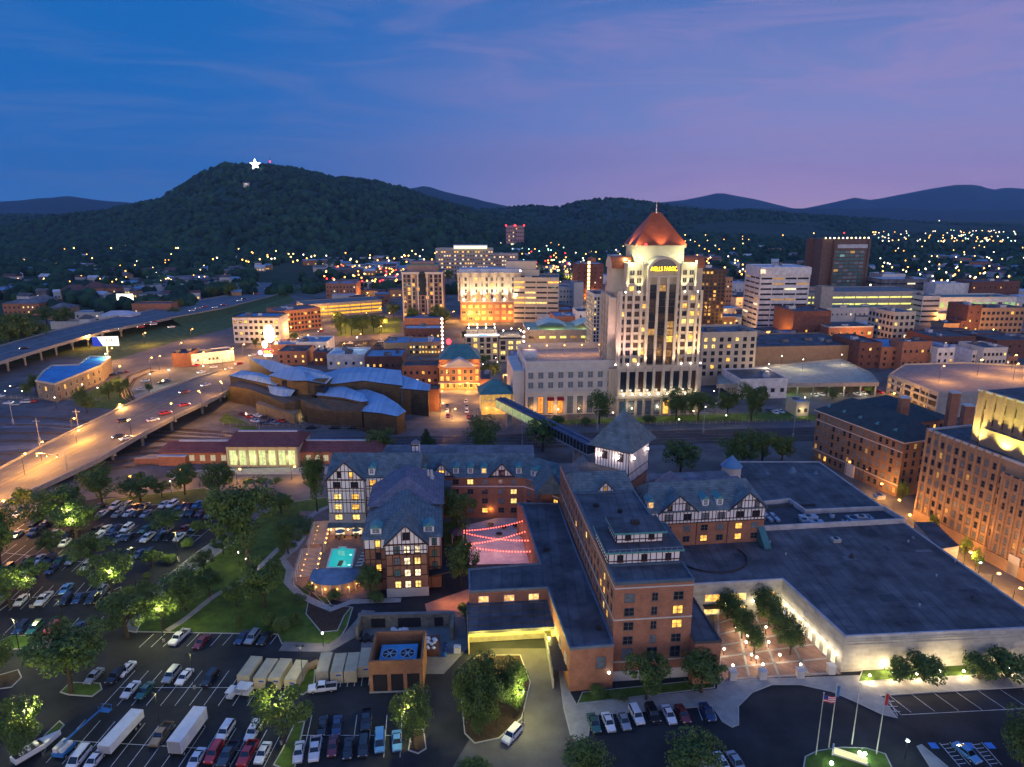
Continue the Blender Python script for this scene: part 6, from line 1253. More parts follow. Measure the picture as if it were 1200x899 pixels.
# plaza pillars, planter
for k, (px, py) in enumerate([(858, 796), (893, 795), (937, 794), (973, 789)]):
    x, y, _ = P(px, py); t = thing('stone_pillar', ORD[k]+' square stone pillar along the plaza front', 'pillar', (x, y-.1, .15), 0, 'stone plaza pillars'); MB().box(-.65, .65, -.65, .65, 0, 1.7).build('shaft', stone_w, t); MB().box(-.8, .8, -.8, .8, 1.7, 1.95).build('cap', stone_w, t)
# flagpoles, flags, sign island
for k, (px, py, h, l) in enumerate([(956, 885, 12.5, 'flagpole flying the striped national flag'), (971, 877, 13, 'second flagpole beside the striped flag'), (998, 873, 12.5, 'third flagpole standing alone behind the lit sign'), (1027, 884, 12.5, 'last flagpole with a limp reddish flag')]):
    x, y, _ = P(px, py); t = thing('flagpole', l, 'flagpole', (x, y, .15), 0, 'flagpoles on the island'); MB().tube((0, 0, 0), (0, 0, h), .12, .06, 8).build('pole', mat('pole_grey', (.5, .5, .42), .5, metal=.3), t); b = MB(); b.ball((0, 0, h+.12), .16); b.build('finial', metal_l, t)
    f = MB()
    if k == 0:
        for r in range(7):
            for s in range(8):
                xx = lambda s: s*.28; zz = lambda r, s: h-.3-r*.19-.05*s-.06*sin(s*1.3); yy = lambda s: .12*sin(s*1.1)
                f.quad([(xx(s), yy(s), zz(r+1, s)), (xx(s+1), yy(s+1), zz(r+1, s+1)), (xx(s+1), yy(s+1), zz(r, s+1)), (xx(s), yy(s), zz(r, s))], 2 if (r < 4 and s < 3) else r % 2)
        f.build('flag', [mat('flag_red', (.5, .03, .04), .8), mat('flag_white', (.65, .65, .65), .8), mat('flag_blue', (.03, .05, .25), .8)], t)
    elif k != 2: 
        for s in range(3): f.quad([(s*.22, .1*(s % 2), h-2.6), (s*.22+.22, .1*((s+1) % 2), h-2.5), (s*.22+.22, .1*((s+1) % 2), h-.3), (s*.22, .1*(s % 2), h-.3)], 0)
        f.build('flag', [mat('flag_red', (.5, .03, .04)) if k == 3 else mat('flag_blue2', (.05, .15, .35), .8)], t)
    lights('SPOT', 'flagpole_light', (.8, -1.2, .4), 420, (.75, 1, .35), .1, t, 40, (-.05, .08, 1))
x, y, _ = P(996, 890); t = thing('entrance_sign', 'long low white lit wall sign on the flagpole island', 'sign', (x, y, .15), radians(-28)); b = MB(); b.box(-2.6, 2.6, -.25, .25, 0, 1.1); b.build('sign_wall', glow_mat('lit_sign_wall', (1, .95, .5), .8), t); MB().box(-2.8, 2.8, -.4, .4, 0, .2).build('base', stone_w, t)
b = MB(); b.box(-2.9, -2.604, -.6, .9, 0, 1.3); b.build('end_pier', stone_w, t)
for k, (px, py) in enumerate([(1007, 886), (1013, 887), (1010, 893), (974, 898)]):
    x, y, _ = P(px, py); t = thing('ground_floodlight', ORD[k]+' cool white floodlight on the flagpole island', 'floodlight', (x, y, .15), 0, 'island floodlights'); b = MB(); b.ball((0, 0, .5), .34); b.build('lamp_lens', glow_c, t); MB().tube((0, 0, 0), (0, 0, .3), .1, .1, 6).build('stand', metal_d, t); lights('POINT', 'bulb', (0, 0, 1.2), 130, COOL, .2, t)
# ---------------------------------------------------------------- service yard
t = thing('cooling_tower_enclosure', 'open topped brick enclosure around the blue cooling unit', 'brick enclosure', (-28.2, 116.2), radians(3)); bw = mat('orange_brick', (.32, .15, .07), .85, var=.2, brick=(.42, .15))
b = MB(); b.box(0, 10.6, 0, .45, 4.1, 7.1); b.box(0, .45, .45, 10, 0, 7.1); b.box(10.15, 10.6, .45, 10, 0, 7.1); b.box(.45, 10.15, 9.55, 10, 0, 7.1)
for x in (0, 3.55, 6.7, 9.9): b.box(x, x+.7, 0, .45, 0, 4.1)
b.build('wall', bw, t); b = MB(); [b.box(x, x+2.85 if x < 6 else x+2.5, .2, .3, .1, 4.1) for x in (.7, 4.25, 7.4)]; b.build('louvre', metal_d, t); MB().box(-.1, 10.7, -.2, 0, 0, .3).build('kerb', concrete, t)
x, y = (Matrix.Rotation(radians(3), 3, 'Z') @ Vector((1.7, 1.2, 0)))[:2]; t = thing('cooling_unit', 'blue cooling unit with two large round fans', 'cooling unit', (-28.2+x, 116.2+y), radians(3)); MB().box(0, 7.4, 0, 6.2, 0, 5.6).build('casing', mat('unit_cyan', (.06, .24, .42), .5, var=.2), t)
for cx in (1.9, 5.5):
    b = MB()
    for k in range(20): a1, a2 = 2*pi*k/20, 2*pi*(k+1)/20; b.quad([(cx+1.6*cos(a1), 3.1+1.6*sin(a1), 5.75), (cx+1.6*cos(a2), 3.1+1.6*sin(a2), 5.75), (cx+1.45*cos(a2), 3.1+1.45*sin(a2), 5.75), (cx+1.45*cos(a1), 3.1+1.45*sin(a1), 5.75)], 0); b.quad([(cx+1.6*cos(a1), 3.1+1.6*sin(a1), 5.6), (cx+1.6*cos(a2), 3.1+1.6*sin(a2), 5.6), (cx+1.6*cos(a2), 3.1+1.6*sin(a2), 5.75), (cx+1.6*cos(a1), 3.1+1.6*sin(a1), 5.75)], 0)
    b.quad([(cx+1.45*cos(k*.314), 3.1+1.45*sin(k*.314), 5.61) for k in range(20)], 1); [b.box(cx-1.4, cx+1.4, 3.05, 3.15, 5.68, 5.72) for _ in (0,)]; [b.tube((cx, 3.1, 5.66), (cx+1.35*cos(a), 3.1+1.35*sin(a), 5.66), .16, .1, 4) for a in (0, 1.05, 2.1, 3.14, 4.2, 5.2)]; b.ball((cx, 3.1, 5.7), .25); b.build('fan', [metal_l, metal_d], t)
x, y, _ = P(424, 737); t = thing('stone_wall', 'long rough stone retaining wall with dark openings over the service yard', 'wall', (x, y), radians(2)); b = MB(); b.box(0, 20.5, 0, .8, 0, 3.4); b.box(20.5, 21.2, -5, .8, 0, 3.4); b.box(-.6, 0, -4, .8, 0, 3.4); b.build('wall', mat('rough_stone', (.18, .175, .14), .95, var=.4, scale=.8, bump=.4), t); MB().box(-.7, 21.3, -.1, .9, 3.4, 3.6).build('coping', concrete_d, t)
for x0, w in ((2.2, 3.2), (8.3, 5.2), (16.6, 2)): MB().box(x0, x0+w, -.06, -.004, .3, 2.6).build('opening', metal_d, t)
for k, (px, py, m_, l) in enumerate([(536, 765, 'w', 'white bin by the loading block'), (506, 760, 'g', 'open skip heaped with white sacks'), (521, 765, 'b', 'stack of blue drums beside the skip')]):
    x, y, _ = P(px, py)
    if k == 1: t = thing('skip', l, 'skip', (x, y, .03), .05); b = MB(); b.box(-1.6, 1.6, -2.8, 2.8, .1, 1.4); b.build('skip_body', rust, t); b = MB(); [b.ball((random.uniform(-1.1, 1.1), random.uniform(-2.2, 2.2), 1.45), random.uniform(.35, .6), nu=7, nv=5, sz=.6) for _ in range(14)]; b.build('sacks', trim_w, t)
    elif k == 2:
        for j in range(3): q = thing('drum', ['front', 'middle', 'rear'][j]+' blue drum beside the skip', 'drum', (x, y+j*1.3-1, .03), 0, 'blue drums'); MB().tube((0, 0, 0), (0, 0, 1.1), .5, .5, 12).build('barrel', mat('drum_blue', (.02, .12, .45), .5), q); MB().tube((0, 0, 1.1), (0, 0, 1.16), .44, .44, 12).build('lid', metal_d, q)
    else: t = thing('waste_bin', l, 'bin', (x, y, .03)); MB().box(-.7, .7, -.6, .6, .15, 1.5).build('bin_body', trim_w, t); MB().box(-.75, .75, -.65, .65, 1.5, 1.6).build('lid', metal_l, t)
x, y, _ = P(430, 750); t = thing('rubbish_heap', 'heap of black sacks at the yard corner', 'rubbish', (x, y, .03)); b = MB(); [b.ball((random.uniform(-1.5, 1.5), random.uniform(-1, 1), .4), random.uniform(.4, .7), nu=7, nv=5) for _ in range(12)]; b.build('sacks', metal_d, t)
x, y, _ = P(468, 740); t = thing('sheeted_pile', 'pile under white sheeting in the service yard', 'pile', (x, y, .03)); b = MB(); [b.ball((random.uniform(-1.6, 1.6), random.uniform(-.6, .6), .3), random.uniform(.4, .7), nu=7, nv=5, sz=.7) for _ in range(9)]; b.build('sheeting', trim_w, t)
# ---------------------------------------------------------------- bridge over the tracks
def deck(name, label, cat, near, far, thick, parap, mat_deck, m, piers=(), group=None, rail=True):
    """near/far: lists of (px,py,z) down the two edges"""
    a = [Vector(P(*p)) for p in near]; c = [Vector(P(*p)) for p in far]; o = a[len(a)//2]; t = thing(name, label, cat, (o.x, o.y, 0), 0, group)
    a = [p-Vector((o.x, o.y, 0)) for p in a]; c = [p-Vector((o.x, o.y, 0)) for p in c]; b = MB(); d = Vector((0, 0, thick))
    for k in range(len(a)-1):
        b.quad([a[k], a[k+1], c[k+1], c[k]], 1); b.quad([a[k]-d, c[k]-d, c[k+1]-d, a[k+1]-d], 0); b.quad([a[k]-d, a[k+1]-d, a[k+1], a[k]], 0); b.quad([c[k], c[k+1], c[k+1]-d, c[k]-d], 0)
    b.build('deck', [m, mat_deck], t); u = Vector((0, 0, 1))
    for e in (a, c):
        b = MB()
        for k in range(len(e)-1):
            p, q = e[k], e[k+1]; n_ = Vector((-(q-p).y, (q-p).x, 0)).normalized()*.18
            b.quad([p-n_, q-n_, q-n_+u*parap, p-n_+u*parap]); b.quad([q+n_, p+n_, p+n_+u*parap, q+n_+u*parap]); b.quad([p-n_+u*parap, q-n_+u*parap, q+n_+u*parap, p+n_+u*parap])
        b.build('parapet', m, t)
    for (s) in piers:
        k = min(int(s), len(a)-2); f = s-k; p = a[k].lerp(a[k+1], f); q = c[k].lerp(c[k+1], f); z = min(p.z, q.z)-thick
        b = MB(); d_ = (q-p).normalized(); n_ = Vector((-d_.y, d_.x, 0)); e0 = p+d_*.6; e1 = q-d_*.6
        b.prism([(e0-n_*.6)[:2], (e1-n_*.6)[:2], (e1+n_*.6)[:2], (e0+n_*.6)[:2]], z-1.2, z-.02)
        cnt = 3
        for j in range(cnt): r = e0.lerp(e1, (j+.4)/(cnt-.2)); b.tube((r.x, r.y, 0), (r.x, r.y, z-1.2), .6, .6, 10)
        b.build('pier', m, t)
    return t, a, c
NB = [(-30, 604, .4), (0, 592, .5), (60, 566, 1.5), (115, 540, 4.5), (160, 513, 7), (205, 489, 7.5), (250, 468, 6.5), (275, 455, 4), (292, 446, .8)]
FB_ = [(-30, 562, .4), (0, 550, .5), (50, 523, 1.5), (96, 501, 4.5), (133, 483, 7), (170, 465, 7.5), (212, 450, 6.5), (240, 441, 4), (262, 434, .8)]
warm_road = mat('concrete_road', (.15, .14, .125), .85, var=.25, scale=.12)
t, a, c = deck('road_bridge', 'wide concrete road bridge over the railway lit orange by lamps', 'bridge', NB, FB_, 1.0, .9, warm_road, concrete, (3.4, 4.2, 5.0, 5.8, 6.5))
for f in (.22, .42, .5, .53, .62, .8):
    b = MB()
    for k in range(len(a)-1):
        p, q = a[k].lerp(c[k], f), a[k+1].lerp(c[k+1], f); n_ = (c[k]-a[k]).normalized()*.09; L = (q-p).length; m_ = int(L/6)
        if f in (.5, .53): segs = [(p, q)]
        else: segs = [(p.lerp(q, (j+.1)/m_), p.lerp(q, (j+.55)/m_)) for j in range(max(1, m_))] if m_ else []
        for s0, s1 in segs: u = Vector((0, 0, .03)); b.quad([s0-n_+u, s1-n_+u, s1+n_+u, s0+n_+u])
    b.build('lane_line', yellow_paint, t)
t = thing('signal_gantry', 'traffic signal mast with green lights across the wide road', 'traffic signal', (*P(79, 552, 2)[:2], 1.5), radians(172)); MB().tube((0, 0, 0), (0, 0, 7.5), .18, .14, 8).build('pole', metal_l, t); MB().tube((0, 0, 6.3), (11.5, 0, 6.8), .10, .07, 6).build('arm', metal_l, t)
for x in (3, 7, 11):
    o = MB().box(x-.2, x+.2, -.18, .18, 5.6, 6.7).build('signal_head', mat('signal_yellow', (.3, .2, .02), .6), t); b = MB(); b.ball((x, .25, 5.8), .2); b.build('green_light', glow_g, t)
# raised highway
NH = [(-60, 447, 8), (0, 425, 8), (65, 405, 8), (125, 388, 8), (200, 373, 6), (260, 362, 4.5), (320, 347, 3), (345, 338, 2), (335, 332, 1.5)]
FH = [(-60, 425, 8), (0, 406, 8), (60, 389, 8), (120, 375, 8), (190, 361, 6), (240, 351, 4.5), (290, 342, 3), (305, 336, 2), (300, 331, 1.5)]
t, a, c = deck('highway', 'raised dark multi lane highway sweeping past the houses', 'highway', NH, FH, 1.2, .8, mat('highway_surface', (.12, .125, .135), .75, var=.3, scale=.15), concrete, (.3, .8, 1.1, 1.4, 1.7, 2.0, 2.3, 2.6, 2.9, 3.2))
for f in (.05, .46, .5, .95, .25, .75):
    b = MB()
    for k in range(len(a)-1):
        p, q = a[k].lerp(c[k], f), a[k+1].lerp(c[k+1], f); n_ = (c[k]-a[k]).normalized()*.14; u = Vector((0, 0, .04))
        if f in (.25, .75):
            m_ = max(1, int((q-p).length/10))
            for j in range(m_): s0, s1 = p.lerp(q, j/m_), p.lerp(q, (j+.4)/m_); b.quad([s0-n_+u, s1-n_+u, s1+n_+u, s0+n_+u])
        else: b.quad([p-n_+u, q-n_+u, q+n_+u, p+n_+u])
    b.build('lane_line', white_paint, t)
bank = mat('bank_grass', (.05, .08, .025), .95, var=.4)
k0 = 3; b = MB()
for k in range(4, len(a)-1):
    for e, s in ((a, 1), (c, -1)):
        p, q = e[k], e[k+1]; n_ = Vector(((q-p).y, -(q-p).x, 0)).normalized()*s; b.quad([(p.x, p.y, p.z-.3), (q.x, q.y, q.z-.3), (q.x+n_.x*10, q.y+n_.y*10, -.1), (p.x+n_.x*10, p.y+n_.y*10, -.1)][::-s])
b.build('embankment', bank, t)
for i, (N_, F_, l) in enumerate([([(400, 331, 6), (440, 329, 6), (485, 327, 6), (520, 324, 5)], [(400, 327, 6), (440, 325, 6), (485, 323, 6), (520, 320, 5)], 'far orange lit overpass above the highway curve'), ([(395, 345, 1), (440, 332, 3), (490, 322, 5)], [(385, 340, 1), (430, 328, 3), (480, 318, 5)], 'far ramp climbing towards the overpass')]):
    deck('overpass', l, 'bridge', N_, F_, 1.2, .8, warm_road, concrete, (.5, 1.5))
# billboard by the highway
x, y, _ = P(112, 426); t = thing('billboard', 'brightly lit white billboard with blue corner beside the highway', 'billboard', (x, y), radians(8)); zb = HT(x, y, 406); zt_ = HT(x, y, 395); w_ = 15; MB().tube((w_/2, .6, 0), (w_/2, .6, zb), .45, .4, 8).build('post', metal_l, t)
MB().box(0, w_, 0, .9, zb, zt_).build('panel', glow_mat('billboard_face', (.95, .95, .80), 1.3), t); b = MB(); b.prism([(0, -.06), (3.0, -.06), (3.0, -.02), (0, -.02)], zb, zt_); b.quad([(3.0, -.05, zb), (6, -.05, zb), (3.0, -.05, zt_)]); b.build('blue_corner', glow_mat('billboard_blue', (.02, .05, .5), .8), t)
def text(s, size, m, parent, loc, rot=(pi/2, 0, 0), ext=.05, name='lettering', align='CENTER', sx=1):
    cu = bpy.data.curves.new('t', 'FONT'); cu.body = s; cu.size = size; cu.extrude = ext; cu.align_x = align; o = bpy.data.objects.new('t', cu); COL.objects.link(o); dg = bpy.context.evaluated_depsgraph_get(); me = bpy.data.meshes.new_from_object(o.evaluated_get(dg)); bpy.data.objects.remove(o); bpy.data.curves.remove(cu)
    me.materials.clear(); me.materials.append(m); q = link(name, me, parent, loc); q.rotation_euler = rot; q.scale = (sx, 1, 1); return q
text('EYE', 2.6, metal_d, t, (w_*.68, -.1, zb+(zt_-zb)*.45))
# ---------------------------------------------------------------- passenger station
x0, y0, _ = P(267, 547); t = thing('railway_station', 'low brick railway station with red roofs and a bright glazed hall', 'station', (x0, y0), 0); L_ = P(350, 547)[0]-x0
cream = mat('cream_render', (.46, .42, .30), .8, var=.1)
b = MB(); b.box(0, L_, 0, 16, 0, 8); b.build('hall_wall', cream, t); b = MB(); b.hip(0, L_, 0, 16, 8.0, 11.4, 2, 2, 'x', 0, .8); b.box(2, L_-2, 7.5, 8.5, 11.0, 11.6, 1); b.build('hall_roof', [roof_red, roof_white], t)
facade(t, (0, 0), 0, L_, [2.3+k*3.65 for k in range(7)], [.6], 2.7, 6.0, 'fmc', cream, lit=1, lits=[glow_mat('station_glass', (.80, .95, .42), .6, True, .75)])
for xa, xb, h in ((-26.5, 0, 4.6), (L_, L_+31, 4.8)):
    b = MB(); b.box(xa, xb, 3, 15, 0, h); b.build('wing_wall', brickm, t); b = MB(); b.hip(xa, xb, 3, 15, h, h+2.6, 2 if xa < 0 else 0, 0 if xa < 0 else 2, 'x', 0, .6); b.box(min(xa, xb)+(5 if xa < 0 else 1), xb-(1 if xa < 0 else 6), 8.4, 9.6, h+2.3, h+2.8, 1); b.build('wing_roof', [roof_red, roof_white], t)
    facade(t, (xa, 3), 0, xb-xa, [4+k*4.0 for k in range(6)] if xa < 0 else [3+k*3.3 for k in range(7)], [1.2], 2.0, 2.4, 'fm', cream, lit=1, lits=[glow_mat('lit_window_grey', (.9, .85, .55), .35)])
x1, y1, _ = P(199, 546); b = MB()
b = MB(); [b.box(x, x+.35, -.35, -.003, 0, 8) for x in [.2+k*3.65 for k in range(8)] if x < L_]; b.build('pilaster', cream, t)
for k in range(4): lights('POINT', 'hall_light', (3.5+k*6.5, -1.5, 3.5), 200, (.9, 1, .5), .5, t)
t = thing('platform_shed', 'small brick shed with pale roof beside the station wing', 'shed', (x1, y1), 0); b = MB(); b.box(-4, 6, 0, 6, 0, 3.6); b.build('wall', brickm, t); MB().box(-4.3, 6.3, -.3, 6.3, 3.6, 3.9).build('roof', roof_white, t)
x1, y1, _ = P(158, 544); t = thing('brick_wall', 'long low red wall between the bridge and the station', 'wall', (x1, y1), 0); MB().box(0, 15, 0, .6, 0, 2.2).build('wall', brickm, t); MB().box(-.05, 15.05, -.06, .66, 2.2, 2.35).build('coping', concrete, t)
# ---------------------------------------------------------------- art museum: curved metal roofs over bronze walls
x0, y0, _ = P(390, 480); t = thing('art_museum', 'sprawling art museum with curved steel blue roofs over bronze walls', 'museum', (x0, y0))
def shell(pts, wall=True, inset=.9, th=.5, name='roof', sag=0):
    """roof sheet through picture points at given heights; bronze walls below it"""
    q = [Vector(P(*p))-Vector((x0, y0, 0)) for p in pts]
    a = sum(q[k].x*q[(k+1) % len(q)].y-q[(k+1) % len(q)].x*q[k].y for k in range(len(q)))
    if a < 0: q = q[::-1]
    c = sum(q, Vector())/len(q); c.z += sag; n = len(q); b = MB()
    for s in range(4):       # concentric rings so the sheet bows smoothly
        f0, f1 = s/4, (s+1)/4
        def rp(k, f): p = q[k].lerp(c, f); p.z = q[k].z*(1-f)+c.z*f+sag*.8*sin(pi*min(1, f)*.5)-(sag*.8*f if f < 1 else 0)*0; return p
        for k in range(n):
            k2 = (k+1) % n; A_, B_, C_, D2 = rp(k, f0), rp(k2, f0), rp(k2, f1), rp(k, f1)
            b.quad([A_, B_, C_, D2] if s < 3 else [A_, B_, C_])
    for k in range(n): k2 = (k+1) % n; b.quad([q[k]-Vector((0, 0, th)), q[k2]-Vector((0, 0, th)), q[k2], q[k]], 1)
    b.quad([(p-Vector((0, 0, th))) for p in q[::-1]], 1)
    b.build(name, [metal_bl, metal_d], t, smooth=False)
    if wall:
        b = MB(); i = [p.lerp(c, inset/max(3, (p-c).length)) for p in q]; b.prism([(p.x, p.y) for p in i], 0, [p.z-th-.02 for p in i]); b.build('wall', metal_br, t)
shell([(291, 419, 15), (320, 423, 17), (345, 430, 17), (352, 437, 15), (318, 436, 13)], sag=.5)
shell([(268, 440, 10), (283, 434, 12), (305, 437, 13), (330, 446, 13), (324, 452, 11.5), (300, 447, 10.5)], sag=.6)
shell([(315, 440, 15), (330, 432, 18), (352, 429, 19), (375, 434, 19), (390, 442, 18), (382, 450, 15), (360, 446, 17), (340, 446, 16)], sag=1.4)
shell([(378, 438, 18), (402, 431, 19), (430, 430, 19), (470, 434, 18), (472, 452, 14), (448, 449, 15.5), (425, 446, 16.5), (400, 449, 15.5), (388, 450, 15)], sag=1.0)
shell([(470, 439, 15), (488, 445, 14), (505, 451, 13), (503, 458, 12.5), (480, 456, 12.5), (469, 455, 13)], sag=.3)
shell([(378, 452, 13), (400, 451, 14), (425, 461, 13.5), (432, 470, 12.5), (424, 471, 12), (400, 466, 12), (370, 463, 11)], sag=.6)
shell([(410, 457, 11.5), (430, 456, 12.5), (450, 463, 12), (466, 473, 10.5), (476, 482, 9), (466, 488, 8.5), (445, 484, 9), (424, 482, 9.5), (431, 470, 11)], sag=.8)
shell([(314, 452, 11), (332, 453, 12), (346, 457, 12), (340, 465, 9), (333, 471, 7), (318, 466, 7.5)], sag=1.0)
def slab(pts, z0=0, m=None, name='wall'):
    q = [Vector(P(*p))-Vector((x0, y0, 0)) for p in pts]; b = MB(); b.prism([(p.x, p.y) for p in q], z0, [p.z for p in q]); return b.build(name, m or metal_br, t)
slab([(268, 452, 8.5), (292, 456, 8.5), (314, 464, 8.5), (333, 473, 7.8), (345, 470, 9), (368, 465, 10), (330, 447, 9), (285, 444, 9)])
slab([(352, 468, 10), (372, 466, 10.5), (404, 469, 11), (428, 474, 11), (424, 482, 8.5), (392, 482, 7), (360, 478, 7)])
slab([(300, 473, 4.5), (345, 486, 4.5), (353, 478, 5), (310, 464, 5)], m=mat('museum_base', (.22, .17, .10), .7))
slab([(330, 446, 15), (355, 442, 17), (385, 452, 14.5), (380, 456, 14), (356, 449, 14)], 8, glass_d, 'clerestory')
for k, (px, py) in enumerate([(290, 489), (333, 495), (387, 498), (398, 498), (355, 496), (432, 499), (455, 499)]):
    p = P(px, py-4); lights('POINT', 'wall_light', (p[0]-x0, p[1]-y0-1, 1.8), 260, WRM, .3, t)
for k, (px, w) in enumerate([(387, 3), (396, 2)]): p = P(px, 496); MB().box(p[0]-x0-w/2, p[0]-x0+w/2, p[1]-y0, p[1]-y0+.3, 0, 3.4).build('lit_door', lit_w, t)
# ---------------------------------------------------------------- footbridge and its pavilion
A = Vector(P(586, 466, 11)); B = Vector(P(694, 521, 10.5)); d = B-A; L_ = Vector((d.x, d.y)).length; t = thing('footbridge', 'enclosed footbridge with dark blue roof sloping over the tracks', 'footbridge', (A.x, A.y), atan2(d.y, d.x))
b = MB(); b.box(0, L_, -2.4, 2.4, 10.4, 10.9); [b.box(x, x+.25, -2.5, 2.5, 10.904, 11.05) for x in np.arange(1, L_, 2.6)]; b.box(0, L_, -.15, .15, 11.06, 11.4); b.build('roof', mat('night_blue_roof', (.06, .09, .16), .6), t)
b = MB(); b.box(0, L_*.55, -2.1, 2.1, 7.1, 10.38); b.build('glazing', glow_mat('bridge_glass', (.72, 1, .45), .3, True, .7), t); b = MB(); b.box(L_*.55, L_, -2.1, 2.1, 7.1, 10.38); b.build('dark_glazing', glass_d, t)
b = MB(); [b.box(x, x+.16, -2.2, 2.2, 7.0, 10.42) for x in np.arange(0, L_, 2.2)]; b.box(0, L_, -2.3, 2.3, 6.6, 7.08); b.build('frame', metal_l, t)
for x in (L_*.12, L_*.5, L_*.86): MB().box(x-.6, x+.6, -1.2, 1.2, 0, 6.6).build('pier', concrete, t)
x, y, _ = P(583, 487); t = thing('glass_pavilion', 'glass pavilion with teal pyramid roof at the footbridge end', 'pavilion', (x, y), A0); b = MB(); b.box(-7.5, 6.5, 2, 15, 0, 9.8); b.build('wall', glow_mat('pavilion_glass', (1, .62, .14), .4, True, .7), t); b = MB(); [b.box(u-.15, u+.15, 1.8, 1.98, 0, 10) for u in np.arange(-7.5, 6.6, 2.33)]; [b.box(-7.6, 6.6, 1.75, 1.97, z, z+.25) for z in (3.2, 6.5, 9.6)]; b.build('frame', stone_w, t); b = MB(); b.hip(-8, 7, 1.5, 15.5, 9.9, 15.5, 6.9, 6.9, 'x', 0, .6); b.build('roof', roof_teal, t)
for k in range(3): lights('POINT', 'pavilion_light', (-5+k*5, .2, 2.6), 700, ORG, .4, t)
# ---------------------------------------------------------------- market hall
x, y, _ = P(515, 457); t = thing('market_hall', 'orange lit market hall with pediment and green hipped roof', 'market hall', (x, y), radians(3)); L_ = 21.5
ob = mat('warm_brick', (.42, .2, .10), .8, var=.15); b = MB(); b.box(0, L_, 0, 22, 0, 12); b.build('wall', ob, t); b = MB(); b.hip(0, L_, 5, 24, 15.5, 22, 7, 7, 'x', 0, .5); b.box(-.5, L_+.5, -.6, 22.5, 12, 12.8, 1); b.quad([(-.5, 5, 12.8), (L_+.5, 5, 12.8), (L_, 5, 15.5), (0, 5, 15.5)], 1); b.box(0, L_, 5.2, 23.5, 12.8, 15.5, 1); b.build('roof', [roof_teal, ob], t)
b = MB(); b.quad([(3, -.7, 12.8), (L_-3, -.7, 12.8), (L_/2, -.7, 17)]); b.quad([(3, -.7, 12.8), (L_/2, -.7, 17), (L_/2, 5, 17), (3, 5, 12.8)][::-1]); b.quad([(L_/2, -.7, 17), (L_-3, -.7, 12.8), (L_-3, 5, 12.8), (L_/2, 5, 17)][::-1]); b.box(2.5, L_-2.5, -1.1, -.72, 12.3, 12.9); b.build('pediment', stone_w, t)
facade(t, (0, 0), 0, L_, 7, [1.0, 5.0, 8.6], 1.7, 2.4, 'fm', stone_w, lit=.5, lits=[lit_w, lit_y]); b = MB(); b.box(-.5, L_+.5, -2.2, -.2, 3.8, 4.1); b.build('awning', stone_w, t)
for k in range(5): lights('POINT', 'facade_light', (1+k*4.9, -3, 2.2), 1300, ORG, .4, t)
for k in range(4): lights('POINT', 'roof_light', (2+k*5.8, 1.6, 13.8), 650, ORG, .4, t)
# ---------------------------------------------------------------- generic downtown blocks
def rot_of(px): return A0
def block(name, label, px0, px1, pyb, pyt, D, wall, roof, nx=0, nz=0, lit=.1, rot=None, cat='building', win=(1.4, 1.7), fr=None, lits=None, dark=None, side=0, group=None, par=.7, hv=2, band=None, z0=1.0, sideL=True, ztop=.9, style='sm', roofh=0, grp=None):
    rot = A0 if rot is None else rot; lit = lit+.07 if 0 < lit < .5 else lit
    x, y, _ = P(px0, pyb); H = HT(x, y, pyt); u = Vector((cos(rot), sin(rot)))
    # length so that the far end falls on px1
    lo, hi = 1, 400
    for _ in range(40):
        m_ = (lo+hi)/2; q = Q(x+u.x*m_, y+u.y*m_, 0)
        if q[0] < px1: lo = m_
        else: hi = m_
    W = lo; t = thing(name, label, cat, (x, y), rot, group)
    b = MB(); b.box(0, W, 0, D, 0, H, 0, 1); b.build('wall', [wall, roof], t); b = MB()
    if roofh: b.hip(0, W, 0, D, H, H+roofh, min(W, D)*.45, min(W, D)*.45, 'x' if W > D else 'y', 0, .5); b.build('roof', roof, t)
    else: parapet(b, rect(0, W, 0, D), H, par, .4); b.build('parapet', fr or wall, t)
    if nz:
        dz = (H-z0-ztop)/nz; hh = min(win[1], dz*.72); zs = [z0+dz*k+(dz-hh)*.4 for k in range(nz)]
        if band:
            for z in zs:
                n_ = max(1, int(W/9)); 
                for j in range(n_):
                    w_ = W/n_-.5; WQ.setdefault(t.name, (t, []))[1].append((W*(j+.5)/n_, 0, z, 0, w_, hh, 's', fr or wall, random.choice(lits or LIT) if random.random() < lit else (dark or glass_d), 'window'))
                if sideL:
                    n_ = max(1, int(D/9))
                    for j in range(n_): WQ[t.name][1].append((0, D-D*(j+.5)/n_, z, -pi/2, D/n_-.5, hh, 's', fr or wall, random.choice(lits or LIT) if random.random() < lit*.6 else (dark or glass_d), 'window'))
        else:
            facade(t, (0, 0), 0, W, nx, zs, min(win[0], W/nx*.62), hh, style, fr or trim_d, lit, lits, dark)
            if side: facade(t, (0, D) if x > 0 else (W, 0), -pi/2 if x > 0 else pi/2, D, side, zs, min(win[0], D/side*.62), hh, style, fr or trim_d, lit*.6, lits, dark)
    if hv and not roofh:
        r = random.Random(px0*7+pyb)
        for k in range(hv): w_ = r.uniform(1.5, min(6, W*.25)); d_ = r.uniform(1.5, min(5, D*.25)); hvac(t, [(r.uniform(w_, W-w_), r.uniform(d_, D-d_), H, w_, d_, r.uniform(1, 2.4))], r.choice([roof_white, metal_l, concrete_d, roof_grey]))
    return t, W, H
